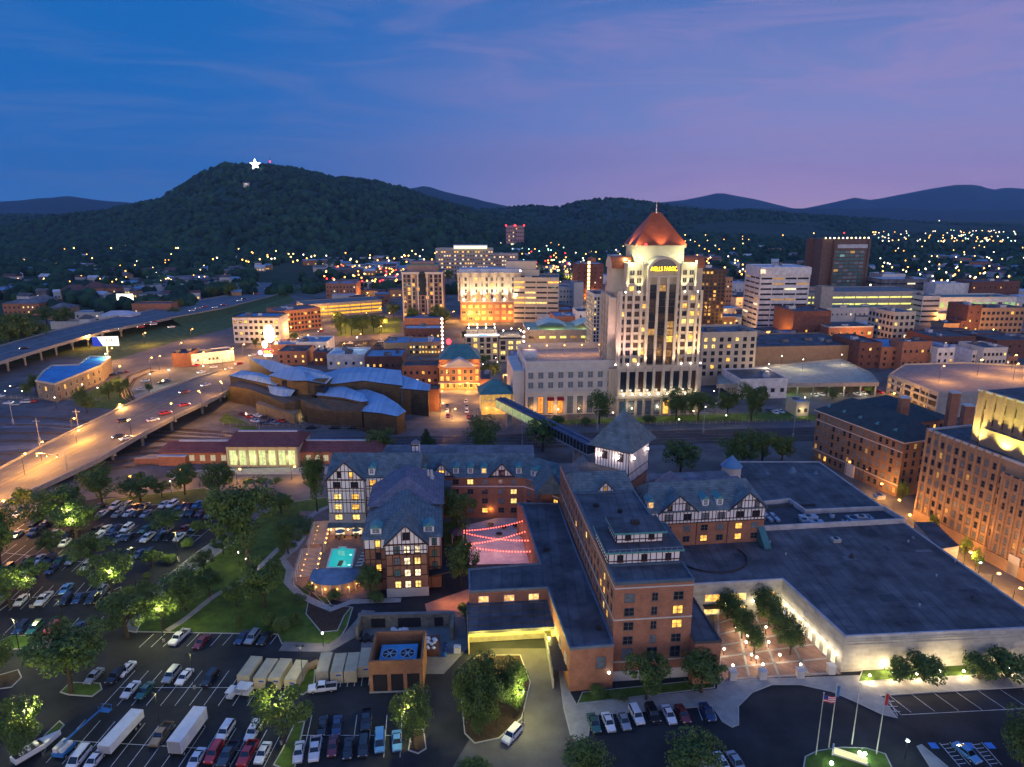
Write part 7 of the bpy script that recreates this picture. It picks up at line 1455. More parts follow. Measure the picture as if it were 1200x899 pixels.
# ---------------------------------------------------------------- the lit skyscraper
x, y, _ = P(721, 487); t = thing('skyscraper', 'tall floodlit pale stone skyscraper with copper pyramid roof', 'skyscraper', (x, y), A0); W_ = 38; D_ = 26
zz = lambda py: HT(x+W_*.5, y, py)
b = MB(); b.box(-3, W_+3, 2, D_+4, 0, 22, 0, 1); b.box(0, W_, 0, D_, 22.0, zz(345)); b.box(3, W_-3, .8, D_-2, zz(345), zz(309)); b.box(-3, 0, 5, D_-4, 22, zz(345)-2); b.box(W_, W_+2, 5, D_-4, 22, zz(345)-2); b.box(0, W_, -1.2, 2, 0, 24)
b.box(-2.4, 3, 8, 16, zz(345), zz(312)); b.box(W_-3, W_+2.4, 8, 16, zz(345), zz(312))
z1 = zz(309); cx, cyy = W_/2, D_/2+1
b.box(cx-11, cx+11, cyy-9, cyy+9, z1, zz(288)-1.2); b.build('wall', [stone_l, roof_grey], t)
b = MB()     # piers
for xx in (0, 2.2, 5.6, 9.3, 12.6, 24.4, 27.6, 31.2, 34.8, W_-1.1): b.box(xx, xx+1.1, -.75, -.003, 24.0, zz(345)+1.5 if xx < 12 or xx > 25 else z1-2)
for xx in (0, 4.2, 8.4, 12.2, 16.3, 20.8, 24.8, 29.2, 33.4, W_-1.1): b.box(xx, xx+1.1, -2.2, -1.203, 0, 23)
for yy in (0, 5, 10, 15, 20, 25): b.box(-.75, -.003, yy, yy+1.1, 24, zz(345)+1.2) if yy in (0, 25) else b.box(-3.7, -3.003, yy, yy+1.1, 22, zz(345)-1)
for xx in (3.2, 9.6, 27.6, W_-4): b.box(xx, xx+.8, .2, .79, zz(345)+.5, z1+1.2)
b.build('pier', stone_l, t)
# arched gable over the middle bay
b = MB(); R_ = 7.2; zc = z1-3; n = 14
ar = [(cx-R_*cos(pi*k/n), zc+R_*.82*sin(pi*k/n)) for k in range(n+1)]; ai = [(cx-(R_-1.1)*cos(pi*k/n), zc+(R_-1.1)*.82*sin(pi*k/n)) for k in range(n+1)]
for k in range(n):
    b.quad([(ar[k][0], -2.0, ar[k][1]), (ar[k+1][0], -2.0, ar[k+1][1]), (ar[k+1][0], 9, ar[k+1][1]), (ar[k][0], 9, ar[k][1])]); b.quad([(ar[k][0], -2.0, ar[k][1]), (ai[k][0], -2.0, ai[k][1]), (ai[k+1][0], -2.0, ai[k+1][1]), (ar[k+1][0], -2.0, ar[k+1][1])]); b.quad([(ai[k][0], -2, ai[k][1]), (ai[k][0], -1.2, ai[k][1]), (ai[k+1][0], -1.2, ai[k+1][1]), (ai[k+1][0], -2, ai[k+1][1])])
b.box(cx-R_, cx-R_+1.2, -2, .0, 24, zc); b.box(cx+R_-1.2, cx+R_, -2, .0, 24, zc); b.box(cx-2.8, cx-1.7, -2, -.9, 24, zc-3); b.box(cx+1.7, cx+2.8, -2, -.9, 24, zc-3); b.box(cx-R_+1.2, cx+R_-1.2, -1.9, -1.0, zc-3, zc-2.2)
for s in (-1, 1):      # side arches
    for k in range(n):
        A_ = [(12-6*cos(pi*q/n), zz(312)-1.5+5.2*sin(pi*q/n)) for q in (k, k+1)]; xs = (-2.7, 7) if s < 0 else (W_-7, W_+2.7)
        b.quad([(xs[0], A_[0][0], A_[0][1]), (xs[1], A_[0][0], A_[0][1]), (xs[1], A_[1][0], A_[1][1]), (xs[0], A_[1][0], A_[1][1])], 1)
        xe = xs[0] if s < 0 else xs[1]; b.quad([(xe, 12, zz(312)-1.5), (xe, A_[0][0], A_[0][1]), (xe, A_[1][0], A_[1][1])], 0)
b.build('arch', [stone_l, copper_roof], t)
b = MB(); b.quad([(p[0], -1.25, p[1]) for p in ai]); b.build('arch_glazing', glass_d, t)
text('WELLS FARGO', 2.7, glow_mat('sign_yellow', (1, .62, .02), 5), t, (cx, -1.6, zc-.2), sx=.72, name='sign_lettering')
dk = [glass_d, glass_d, glass_d, mat('bronze_glass', (.05, .03, .025), .2, spec=.6)]
nzr = 13; zs = [25+k*3.55 for k in range(nzr)]
facade(t, (0, -.0), 0, W_, [1.7, 4.5, 8.0, 11.3, 26.5, 30, 33.6, 36.6], [z for z in zs if z < zz(345)-2.5], 2.2, 2.2, 'sm', frame_g, .16, [lit_w, lit_y], dk)
facade(t, (0, -.9), 0, W_, [cx-4.3, cx, cx+4.3], [24.5+k*3.3 for k in range(int((zc-28)/3.3))], 3.4, 3.1, 'smc', metal_d, .13, [lit_w, lit_dim, lit_dim], dk)
facade(t, (3, .8), 0, W_, [2.4, 5.6, 26.4, 29.6], [zz(345)+1.2+k*3.5 for k in range(3)], 2.2, 2.3, 'sm', stone_l, .1, [lit_w], dk)
facade(t, (0, D_), -pi/2, D_, [3.0, 24], [z for z in zs if z < zz(345)-2.5], 1.6, 2.1, 'sm', stone_l, .1, [lit_w], dk); facade(t, (-3, D_), -pi/2, D_, [7.5, 12.5, 17.5], [z for z in zs if z < zz(345)-4], 2.2, 2.1, 'sm', stone_l, .1, [lit_w], dk)
facade(t, (0, -1.2), 0, W_, [2.8, 6.9, 11, 14.9, 19.2, 23.4, 27.6, 31.9, 35.8], [11.5], 2.8, 9.5, 'smc', metal_d, .05, [lit_w], dk); facade(t, (0, -1.2), 0, W_, [2.8, 6.9, 11, 14.9, 19.2, 23.4, 27.6, 31.9, 35.8], [.6], 2.8, 6.5, 'smc', metal_d, .12, [lit_w], [curtain])
b = MB(); b.box(-.5, W_+.5, -2.4, -1.2, 8.6, 9.8); b.build('cornice', stone_l, t)
z2 = zz(288)-1.2; b = MB(); b.hip(cx-11, cx+11, cyy-9, cyy+9, z2+1.0, zz(249), 9.9, 9.9, 'x', 0, 1.0); b.box(cx-11.6, cx+11.6, cyy-9.6, cyy+9.6, z2, z2+.98, 1); b.build('pyramid_roof', [copper_roof, stone_l], t)
b = MB(); b.tube((cx, cyy, zz(251)), (cx, cyy, zz(236)), .35, .06, 6); b.build('spire', stone_w, t)
for px_, py_ in ((cx-11, cyy-9), (cx+11, cyy-9), (cx-7, cyy-9.8), (cx-10, cyy+7)): b = MB(); b.ball((px_, py_, z2+1.4), .6); b.build('beacon', glow_r, t)
FL = lambda x_, y_, z_, p_, c_, s_=.5: lights('POINT', 'facade_flood', (x_, y_, z_), p_, c_, s_, t)
for xx, c_, p_ in ((-1.2, (1, .62, .52), 1500), (9.3, (1, .66, .36), 1100), (29.5, (1, .70, .38), 900), (W_+.6, (1, .72, .35), 1500), (4.5, (1, .55, .5), 1100), (34, (1, .66, .4), 1100), (cx-6.6, (1, .74, .5), 500), (cx-2.2, (1, .74, .5), 350), (cx+2.2, (1, .74, .5), 350), (cx+6.6, (1, .74, .5), 500)):
    lights('SPOT', 'facade_flood', (xx, -4.5, 22.5), p_*22, c_, .4, t, 52, (0, .16, 1)); b = MB(); b.ball((xx, -1.6, 24.6), .38); b.build('flood_lamp', glow_mat('flood_lamp_glow', (1, .8, .7), 10), t)
for yy, c_ in ((-.5, (1, .6, .65)), (9, (.6, 1, .55)), (20, (.7, 1, .6))): lights('SPOT', 'facade_flood', (-7.5, yy, 22.5), 24000, c_, .4, t, 55, (.22, 0, 1))
for xx in (2.8, 6.9, 11, 14.9, 19.2, 23.4, 27.6, 31.9, 35.8): b = MB(); b.ball((xx, -2.5, 10.6), .42); b.build('podium_lamp', glow_w, t); FL(xx, -3.4, 11.6, 330, (1, .85, .6))
for xx, yy, p_ in ((cx-14, -1, 2600), (cx+14, -1, 2200), (cx-9, cyy-13, 1500), (cx+9, cyy-13, 1500), (cx-15, 8, 2600)): FL(xx, yy, z1+1.8, p_, (.92, 1, .5))
for xx, yy in ((cx-12.5, cyy-12), (cx+12.5, cyy-12), (cx, cyy-13), (cx-14, cyy)): lights('SPOT', 'roof_flood', (xx, yy, z2+.5), 13000, (1, .58, .34), .4, t, 80, (-(xx-cx)*.06, -(yy-cyy)*.06, 1))
for xx in (2.4, 8.5, 29.5, 35.5): lights('SPOT', 'facade_flood', (xx, -1.8, zz(345)+.5), 9000, (1, .95, .5), .3, t, 60, (0, .2, 1)); b = MB(); b.ball((xx, -.6, zz(345)+1.0), .4); b.build('flood_lamp', glow_w, t)
# ---------------------------------------------------------------- tall brick office with lit crown, brick office hall
x, y = 135.2, 149.9; t = thing('office_tower', 'tan brick art deco office block with vertical piers and lit crown', 'office building', (x, y), radians(13.4)); H1 = 29.0
b = MB(); b.box(0, 26, 0, 46, 0, H1, 0, 1); b.box(5, 40, 8, 36, H1, H1+14.5, 0, 1); b.box(-1.0, 0, 2, 20, 0, H1-3.5, 0, 1); b.box(3.4, 5.0, 12, 32, H1, H1+5, 0, 1); b.build('wall', [brick_t, roof_tar], t)
b = MB(); cols = [1.1+k*2.42 for k in range(19)]
for k in range(20): yy = k*2.42-.25; yy = min(max(yy, 0), 45.5); x_ = -1.45 if 2 <= yy <= 19.5 else -.45; b.box(x_, x_+.44, yy, yy+.55, 3.5, (H1-2.9 if x_ < -1 else H1+.7))
b.box(-.5, -.003, 20, 46.2, 0, 3.4); b.box(-1.5, -1.003, 2, 20, 0, 3.4)
for k in range(9): b.box(5.0-.5, 4.997, 9+k*3.05, 9.9+k*3.05, H1+.1, H1+15.2)
for k in range(11): xx = 5.4+k*3.2; b.box(xx, xx+.9, 7.5, 7.997, H1+.1, H1+15.2)
for k in range(9): xx = .4+k*2.9; b.box(xx, xx+.6, -.45, -.003, 0, H1+.6)
b.build('pier', brick_t, t); b = MB(); b.box(-.25, .5, 0, 46, H1, H1+.5); b.box(.5, 26, 45.5, 46.2, H1, H1+.5); b.box(.5, 26, -.2, .4, H1, H1+.5); b.box(4.6, 40.2, 7.4, 8.2, H1+14.5, H1+15); b.box(4.6, 5.3, 8.2, 36, H1+14.5, H1+15); b.build('coping', stone_w, t)
zs = [3.8+k*3.05 for k in range(8)]
facade(t, (0, 46), -pi/2, 46, [c for c in cols if 46-c > 20.5], zs, 1.15, 1.9, 'sc', frame_g, .03, [lit_dim], [glass_d, curtain]); facade(t, (-1.0, 46), -pi/2, 46, [46-(3.3+k*2.42) for k in range(7)], zs[:7], 1.15, 1.9, 'sc', frame_g, .03, [lit_dim], [glass_d, curtain])
facade(t, (0, 0), 0, 26, [2.2+k*2.9 for k in range(8)], zs, 1.2, 1.9, 'sc', frame_g, .04, [lit_dim], [glass_d]); facade(t, (5, 8), 0, 35, [2.6+k*3.2 for k in range(10)], [H1+3.4, H1+8.2], 1.3, 2.6, 'sc', metal_d, 0, None, [glass_d]); facade(t, (5, 36), -pi/2, 28, [2.2+k*3.05 for k in range(8)], [H1+6.0, H1+10], 1.3, 2.4, 'sc', metal_d, 0, None, [glass_d])
b = MB(); b.box(-1.5, -1.003, 10.5, 13.5, 0, 5.5); b.build('stone_portal', stone_w, t); hvac(t, [(12, 20, H1+14.5, 5, 5, 1.5), (22, 25, H1+14.5, 3, 4, 1.2)], metal_l)
for yy, c_ in ((10, (.85, 1, .15)), (17, YLG), (24, (.95, .95, .25)), (33, (1, .9, .3))): lights('SPOT', 'crown_flood', (1.2, yy, H1+.8), 11000, c_, .5, t, 110, (.45, 0, 1))
for xx, c_ in ((9, (.9, 1, .12)), (17, (.8, 1, .12)), (25, (.75, 1, .15)), (33, (.75, 1, .15))): lights('SPOT', 'crown_flood', (xx, 4.2, H1+.8), 12000, c_, .4, t, 95, (0, .4, 1))
t = thing('office_hall', 'long brown brick office building with dark hipped mansard roof', 'office building', (128.0, 211.1), radians(18.5))
b = MB(); b.box(0, 17, 0, 39, 0, 19.3); b.build('wall', mat('ochre_brick', (.24, .135, .075), .85, var=.2, brick=(.42, .15)), t); b = MB(); b.hip(0, 17, 0, 39, 19.5, 25.5, 8, 8, 'y', 0, .7); b.box(-.7, 17.7, -.7, 39.7, 19.1, 19.49, 1); b.build('roof', [mat('dark_slate', (.035, .05, .055), .8, var=.3), stone_w], t)
facade(t, (0, 39), -pi/2, 39, 15, [1.2, 4.6, 7.6, 10.6, 13.6, 16.5], 1.3, 1.9, 'sc', frame_g, .04, [lit_w, lit_dim], [glass_d, curtain]); facade(t, (0, 0), 0, 17, 5, [4.6, 7.6, 10.6, 13.6, 16.5], 1.3, 1.9, 'sc', frame_g, .03, [lit_dim], [glass_d])
b = MB(); b.box(-.12, -.003, 0, 39, 15.6, 15.9); b.box(-.12, -.003, 0, 39, 4.0, 4.3); b.box(-.7, -.13, 18, 22, 0, 4.5); b.build('stone_band', stone_w, t)
for k in range(5): dormer(t, wallM(2.2, 36-k*7.5, -pi/2), 0, 19.9, 1.5, 1.3)
block('office_hall', 'second brown brick office with wide dark slate roof behind the first', 1052, 1108, 545, 497, 30, brickm, mat('dark_slate', (.035, .05, .055)), 7, 5, .03, radians(18), win=(1.3, 1.8), roofh=5, hv=0)
for k, (px, py, h) in enumerate([(1057, 480, 27), (1115, 477, 28), (1131, 490, 27)]):
    p = P(px, py+8, 20); t = thing('brick_chimney', ORD[k]+' square brick stack above the dark slate roofs', 'chimney', (p[0], p[1])); MB().box(-1.6, 1.6, -1.2, 1.2, 0, h).build('stack', brickm, t); MB().box(-1.8, 1.8, -1.4, 1.4, h, h+.4).build('cap', stone_w, t)
# ---------------------------------------------------------------- stone office by the footbridge
x, y, _ = P(616, 487); t, W_, H_ = block('stone_office', 'pale stone office with orange lit roof deck and red awnings', 616, 719, 487, 428, 38, stone_w, mat('deck_concrete', (.34, .30, .24), .85), 9, 2, .0, win=(2.6, 3.1), z0=12.2, ztop=2.6, dark=[curtain], side=0, hv=0, par=1.6, fr=stone_w)
t['label'] = 'pale stone office with orange lit roof deck and red awnings'
b = MB(); b.box(-5.6, -.4, 2, 36, 0, 21); b.box(-.4, 0, 5, 12, 0, 23); b.build('side_wall', stone_w, t); b = MB(); b.box(-.3, W_+.3, -.35, -.003, 10.4, 11.3); b.box(-.3, W_+.3, -.35, -.003, 20.6, 21.2); [b.box(x_, x_+.5, -.2, -.004, 0, 20.5) for x_ in [W_*k/9-.25 for k in range(1, 9)]]; b.build('cornice', stone_w, t)
for k in range(9):
    xx = W_*(k+.5)/9; l = (k in (1, 2, 3)); facade(t, (0, 0), 0, W_, [xx], [.8], 2.6, 8.0, 'smc', metal_d, 1 if l else 0, [lit_o], [curtain])
    if k in (2, 3): b = MB(); b.quad([(xx-1.6, -.1, 8.6), (xx+1.6, -.1, 8.6), (xx+1.6, -1.3, 7.2), (xx-1.6, -1.3, 7.2)][::-1]); b.quad([(xx-1.6, -.1, 8.5), (xx+1.6, -.1, 8.5), (xx+1.6, -1.3, 7.1), (xx-1.6, -1.3, 7.1)]); b.build('awning', mat('red_awning', (.3, .01, .02), .7), t)
for k in range(5): lights('POINT', 'roof_lamp_light', (4+k*8.6, 20, H_+5), 2400, ORG, .4, t); b = MB(); b.tube((4+k*8.6, 20, H_), (4+k*8.6, 20, H_+4.8), .09, .07, 5, 0); b.build('roof_lamp_post', metal_l, t); b = MB(); b.ball((4+k*8.6, 20, H_+5), .3); b.build('roof_lamp', glow_o, t)
MB().box(0.5, 7, 14, 20, H_, H_+3.4).build('stair_house', roof_white, t); b = MB(); b.box(0, W_, 36, 36.4, H_, H_+3); [b.box(x_, x_+.3, 35.6, 35.99, H_, H_+3.3) for x_ in np.arange(2, W_, 3.4)]; b.build('rear_screen', stone_w, t)
for xx in (3.2, 14, 26): lights('POINT', 'entrance_light', (xx, -2.5, 3.2), 700 if xx < 20 else 250, ORG, .3, t)
block('annex', 'pale stone annex with rows of square windows beside the skyscraper', 819, 882, 452, 392, 24, stone_l, roof_grey, 7, 6, .08, win=(2.0, 2.2), par=1.2, z0=5)
t = block('office_tower', 'dark bronze glass tower half hidden behind the skyscraper', 818, 846, 385, 316, 30, mat('bronze_tower', (.06, .035, .03), .5), roof_tar, 6, 15, .22, win=(3, 2), fr=metal_d, lits=[lit_w, lit_dim])[0]
block('building', 'small tan block with orange windows right of the bronze tower', 843, 856, 362, 326, 18, brick_t, roof_grey, 4, 6, .1)
t, W_, H_ = block('office_tower', 'white office tower with dark ribbon windows', 886, 942, 387, 314, 30, mat('white_panel', (.55, .55, .56), .6), roof_white, 1, 10, .14, radians(3), band=True, ztop=6, z0=2, lits=[lit_p, lit_dim], fr=mat('white_panel', (.55, .55, .56))); 
MB().box(-.8, W_+.8, -.8, 0, H_-5.5, H_+.2).build('top_band', mat('white_panel', (.55, .55, .56)), t); b = MB(); b.box(-.9, 3, -1.0, -.804, H_-4.2, H_-1.2); b.build('lit_panel', lit_p, t)
b = MB(); [b.box(xx, xx+.8, -.6, -.003, 0, H_-5.5) for xx in (-.4, W_-.4)]; [b.box(-.6, -.003, yy, yy+.8, 0, H_) for yy in (-.2, 29.4)]; b.build('corner_pier', mat('white_panel', (.55, .55, .56)), t)
x, y, _ = P(972, 347); t = thing('office_tower', 'dark brown tower with blank side and teal glass front', 'skyscraper', (x, y), radians(7)); H_ = HT(x, y, 280); br = mat('brown_panel', (.12, .075, .06), .7); bt_ = MB(); bt_.box(-1, 41, 0, 28, 0, H_-6, 0); bt_.box(-1, 41, .5, 28, H_-6, H_, 0); bt_.box(-1, 0, -1, .0, 0, H_); bt_.box(38.5, 41, -1, 0, 0, H_); bt_.box(-17, -1.05, 22, 30, 0, H_, 0); bt_.box(-13, -1.05, 3, 22, 0, H_, 0); bt_.build('wall', br, t)
MB().box(3, 38, -.4, 0, H_-10, H_-6).build('pale_band', mat('pale_band', (.4, .42, .46), .6), t)
facade(t, (0, 0), 0, 38, [3.8+k*5.8 for k in range(6)], [3+k*3.95 for k in range(int((H_-14)/3.95))], 5.6, 2.9, 's', metal_d, .07, [lit_dim, glow_mat('teal_room', (.35, .8, .7), .25, True)], [glass_g, glass_g, curtain]); 
for k in range(11): b = MB(); xx = -11+k*5.0; b.ball((xx, 1.5, H_+.9), .75); b.build('roof_lamp', glow_w if k % 3 else glow_mat('warm_yellow', (1, .75, .2), 8), t); 
b = MB(); b.tube((15, 10, H_), (15, 10, H_+9), .3, .1, 5); b.build('mast', metal_d, t); b = MB(); b.ball((15, 10, H_+6), .7); b.build('beacon', glow_r, t)
yd = glow_mat('garage_light', (.95, .92, .22), 1.0, True, .7); gn = glow_mat('green_glass', (.45, .9, .30), .5, True, .7)
B = block
B('parking_garage', 'yellow lit four level parking garage before the teal glass tower', 972, 1078, 379, 343, 40, concrete, concrete_d, 1, 4, 1, radians(4), band=True, lits=[yd], fr=concrete, win=(9, 1.6), z0=2.5, hv=0, cat='parking garage')
B('parking_garage', 'small yellow lit garage wing beside the white ribbon tower', 943, 958, 378, 344, 30, concrete, concrete_d, 3, 5, .9, lits=[yd], fr=concrete, win=(5, 1.8), hv=0, cat='parking garage')
B('stair_tower', 'pale blank stair tower at the end of the yellow garage', 958, 972, 384, 337, 10, concrete, concrete_d, hv=0)
B('building', 'round fronted grey building with ribbon windows beside the green lit hall', 1077, 1097, 381, 348, 22, stone_w, roof_grey, 1, 5, .2, band=True)
B('building', 'grey office cube with pale upper block behind the yellow garage', 1031, 1090, 350, 328, 30, roof_grey, roof_white, 1, 3, .05, band=True, lits=[lit_p])
B('building', 'pale blocky rooftop plant building left of the teal tower end', 1031, 1058, 346, 322, 24, stone_w, roof_white)
B('building', 'white billboard like hall behind the green lit glass hall', 1094, 1136, 352, 333, 20, mat('white_panel', (.55, .55, .56)), roof_white)
B('building', 'dark brick long building at the right edge of downtown', 1136, 1192, 352, 331, 26, brick_d, roof_tar, 9, 2, .1)
t = B('glass_hall', 'long low hall glowing pale green behind the brick blocks', 1097, 1187, 377, 350, 26, mat('white_panel', (.55, .55, .56)), roof_teal, 12, 2, .9, radians(3), win=(6, 5), lits=[gn], fr=stone_w, par=1.2)[0]
for k in range(4): lights('POINT', 'facade_light', (6+k*13, -4, 3), 1500, (.7, 1, .35), .5, t)
B('building', 'low pale building with green cornice before the yellow garage', 966, 1040, 384, 362, 20, stone_w, roof_teal, 14, 2, .05, fr=stone_w)
B('brick_warehouse', 'brown brick block with pale frieze and small pediment', 969, 1021, 407, 384, 24, brickm, roof_tar, 6, 2, .05, fr=stone_w, win=(2.4, 2))
B('brick_warehouse', 'tall blank brown brick block beside the white ribbon tower', 927, 970, 404, 366, 30, brick_d, roof_tar, 4, 1, .3)
B('building', 'pale six storey corner building with dark windows', 1043, 1068, 407, 367, 26, stone_l, roof_grey, 4, 5, .03, radians(10), win=(2.2, 2.4), side=7)
B('brick_warehouse', 'wide pale brick building lit by a white lamp, five window rows', 1146, 1196, 392, 362, 22, brick_t, roof_tar, 9, 4, .04, radians(3), win=(2.2, 2.2))
B('brick_warehouse', 'dark brick block at the shoulder of the wide pale brick building', 1130, 1146, 392, 359, 22, brick_d, roof_tar, 2, 3)
B('building', 'small orange lit low house beside the corner building', 1104, 1124, 392, 380, 14, brick_t, roof_tar, 3, 1, .4)
B('building', 'dark low brick house with pale cornice right of the small orange house', 1124, 1142, 392, 377, 14, brick_d, roof_tar, 3, 2, .2)
B('building', 'low blue grey roofed store at the foot of the white ribbon tower', 912, 936, 408, 392, 14, roof_grey, roof_blue, 3, 1)
B('building', 'tiny grey gabled store before the brown brick block', 938, 960, 410, 398, 10, stone_w, roof_grey, 3, 1, roofh=3)
B('brick_warehouse', 'long orange brown brick warehouse above the bus deck', 880, 1004, 430, 408, 45, brick_t, roof_tar, 0, 0, hv=5)
B('brick_warehouse', 'dark brown brick warehouse right of the long orange one', 1004, 1030, 432, 403, 30, brick_d, roof_tar, 3, 3, .03)
B('brick_warehouse', 'brick warehouse with narrow windows and stepped end', 1030, 1091, 432, 408, 28, brickm, roof_blue, 6, 3, .06)
B('brick_warehouse', 'plain brick end block lit orange at its base', 1054, 1088, 434, 402, 12, brickm, roof_tar, 5, 2, .02)
B('building', 'narrow cream house beside the white warehouse', 1088, 1095, 434, 416, 14, brick_t, roof_tar, 2, 2, .3)
B('building', 'plain white painted house among the brick blocks', 1095, 1115, 436, 409, 22, mat('white_wall', (.6, .6, .6), .8), roof_blue, 3, 3, .03)
B('building', 'dark roofed brick terrace behind the white painted house', 1090, 1140, 418, 396, 26, brick_d, roof_tar, 8, 2, .1)
B('building', 'grey white three storey row house by the far lamp', 1148, 1176, 438, 409, 20, stone_w, roof_tar, 6, 3, .04)
B('building', 'small pale house wedged left of the grey white row house', 1136, 1148, 436, 412, 18, mat('white_wall', (.6, .6, .6)), roof_tar, 3, 3, .04)
B('building', 'low brown shop at the far right of the brick rows', 1177, 1190, 436, 419, 16, brickm, roof_blue, 3, 2, .2)
B('building', 'cream cornice block with orange lit floor in the brick rows', 1075, 1090, 408, 393, 12, brick_t, roof_tar, 4, 2, .5)
B('building', 'long pale cornice block behind the brick rows', 1130, 1185, 408, 394, 20, brick_t, roof_tar, 10, 2, .15)
B('building', 'dark roofed long row at the right picture edge', 1165, 1230, 420, 400, 24, brick_d, roof_tar, 6, 2, .1)
B('building', 'flat roofed white low building behind the tracks', 866, 921, 468, 446, 24, mat('white_wall', (.6, .6, .6)), roof_tar, 5, 1, .3, win=(2, 2))
t = B('building', 'small cream shed lit by a wall lamp behind the tracks', 932, 947, 488, 473, 10, cream, roof_white, 2, 1, .1)[0]; lights('POINT', 'wall_light', (3, -2, 3), 400, WRM, .3, t)
# bus deck and parking deck
def deckb(label, pts, z, m, top, cat='parking deck', th=1.2, posts=True):
    q = [P(a, c, z)[:2] for a, c in pts]; o = q[0]; t = thing('parking_deck', label, cat, o); l = [(p[0]-o[0], p[1]-o[1]) for p in q]; b = MB(); b.prism(l, z-th, z, 0, 1); b.build('deck', [m, top], t); b = MB(); parapet(b, l, z, .9, .25); b.build('parapet', m, t)
    b = MB()
    for k in range(len(l)):
        p, r = Vector(l[k]), Vector(l[(k+1) % len(l)]); n = max(1, int((r-p).length/8))
        for j in range(n): s = p.lerp(r, j/n); s = s.lerp(Vector((sum(v[0] for v in l)/len(l), sum(v[1] for v in l)/len(l))), .03); b.tube((s.x, s.y, 0), (s.x, s.y, z-th), .4, .4, 6)
    b.build('columns', m, t); return t, l
t, l = deckb('low concrete bus deck lit pale yellow with lamps beneath', [(840, 452), (1030, 450), (1020, 438), (985, 422), (880, 432), (842, 440)], 6.5, concrete, mat('deck_top', (.32, .32, .26), .85))
for k in range(6): lights('POINT', 'deck_light', (12+k*13, 4, 3.8), 1100, [(1, .9, .6), (.5, 1, .2)][k == 2], .5, t)
t, l = deckb('big curved concrete parking deck lit orange below', [(1042, 440), (1100, 462), (1150, 462), (1200, 455), (1200, 430), (1130, 426), (1060, 428)], 11, concrete, mat('deck_top_b', (.20, .18, .17), .85))
b = MB(); p, r = Vector(l[0]), Vector(l[1])
for z in (3.6, 7.2):
    d_ = (r-p).normalized(); n_ = Vector((d_.y, -d_.x)); b.prism([tuple(p), tuple(r), tuple(r+n_*.4), tuple(p+n_*.4)], z, z+1.1)
for k in range(7): s = p.lerp(r, k/6); b.box(s.x-.4, s.x+.4, s.y-.5, s.y+.3, 0, 11)
b.build('facade_grid', concrete, t); b = MB(); q = [l[1], l[2], l[3]]; b.prism([(q[0][0], q[0][1]), (q[1][0], q[1][1]), (q[2][0], q[2][1]), (q[2][0], q[2][1]+1), (q[1][0], q[1][1]+1), (q[0][0], q[0][1]+1)], 0, 9.7); b.build('wall', concrete, t)
for k in range(7): s = p.lerp(r, (k+.5)/7); lights('POINT', 'deck_light', (s.x+2.5, s.y+6, 3+4*(k % 2)), 1500, ORG, .5, t)
# ---------------------------------------------------------------- middle downtown
t, W_, H_ = B('hotel_block', 'brown banded tower with arched top window left of downtown', 473, 520, 377, 320, 28, mat('brown_grey_panel', (.20, .15, .15), .7), roof_blue, 9, 11, .1, radians(2), win=(2.6, 2.8), fr=metal_d, lits=[lit_w, lit_dim])
b = MB(); [b.box(x_, x_+1.1, -.7, -.003, 0, H_+.5) for x_ in (0, 7.5, W_/2-4.5, W_/2+3.4, W_-8.5, W_-1.1)]; b.box(-.4, W_+.4, -.5, -.003, H_-1, H_+.8); b.build('pier', stone_w, t)
b = MB(); b.box(4, W_-4, 4, 24, H_, H_+6); b.box(7, W_-7, 6, 20, H_+6, H_+9); b.build('penthouse', mat('brown_grey_panel', (.20, .15, .15)), t); MB().box(3.4, W_-3.4, 3.4, 24.6, H_+6.0, H_+6.7).build('penthouse_cornice', roof_teal, t)
b = MB(); b.prism([(W_/2-2.6, -.8), (W_/2+2.6, -.8), (W_/2+2.6, -.72), (W_/2-2.6, -.72)], H_*.55, H_-1); b.tube((W_/2, -.8, H_-1), (W_/2, -.5, H_-1), 2.6, 2.6, 14); b.build('arch_window', glass_d, t)
t, W_, H_ = B('office_block', 'white columned building glowing with uplights above a brick base', 540, 602, 378, 354, 30, brickm, roof_blue, 8, 3, .75, radians(2), win=(4.5, 2.6), lits=[lit_w, lit_dim], fr=stone_w, hv=0)
b = MB(); b.box(-2, W_+6, 1, 29, H_+.7, H_+23); b.build('upper_wall', stone_l, t); b = MB(); [b.tube((x_, .4, H_+1), (x_, .4, H_+21), 1.3, 1.3, 10) for x_ in np.linspace(1, W_+3, 7)]; b.box(-2.6, W_+6.6, .2, 29.5, H_+23, H_+24.5); b.build('column', stone_l, t); MB().box(-1, W_+5, 4, 26, H_+24.5, H_+27).build('rooftop_unit', roof_white, t)
facade(t, (-2, 1), 0, W_+8, 12, [H_+2.5+k*5 for k in range(4)], 2.0, 3.0, 'sm', stone_l, .15, [lit_w], [glass_d])
for k in range(6): lights('SPOT', 'uplight', (3+k*8.5, -3.5, H_+1), 32000, (1, .85, .55), .5, t, 60, (0, .25, 1)); b = MB(); b.ball((3+k*8.5, -.9, H_+2), .6, sz=2.0); b.build('uplight_lamp', glow_w, t)
for k in range(3): lights('POINT', 'street_light', (8+k*16, -6, 5), 5000, ORG, .5, t)
t, W_, H_ = B('office_block', 'wide stone office with ribbon windows and a glowing rooftop sign', 602, 654, 378, 326, 36, stone_l, roof_grey, 1, 8, .22, radians(-4), band=True, lits=[lit_w, lit_y], fr=stone_l, z0=2)
b = MB(); b.box(-32, -.05, 6, 34, 8, H_+1, 0, 1); b.box(-34, W_*.55, 12, 34, H_+.7, H_+6, 0, 1); b.box(-8, 18, 14, 30, H_+6, H_+13, 0, 1); b.build('upper_wall', [stone_l, roof_grey], t); sgw = glow_mat('sign_white', (1, .92, .98), 6)
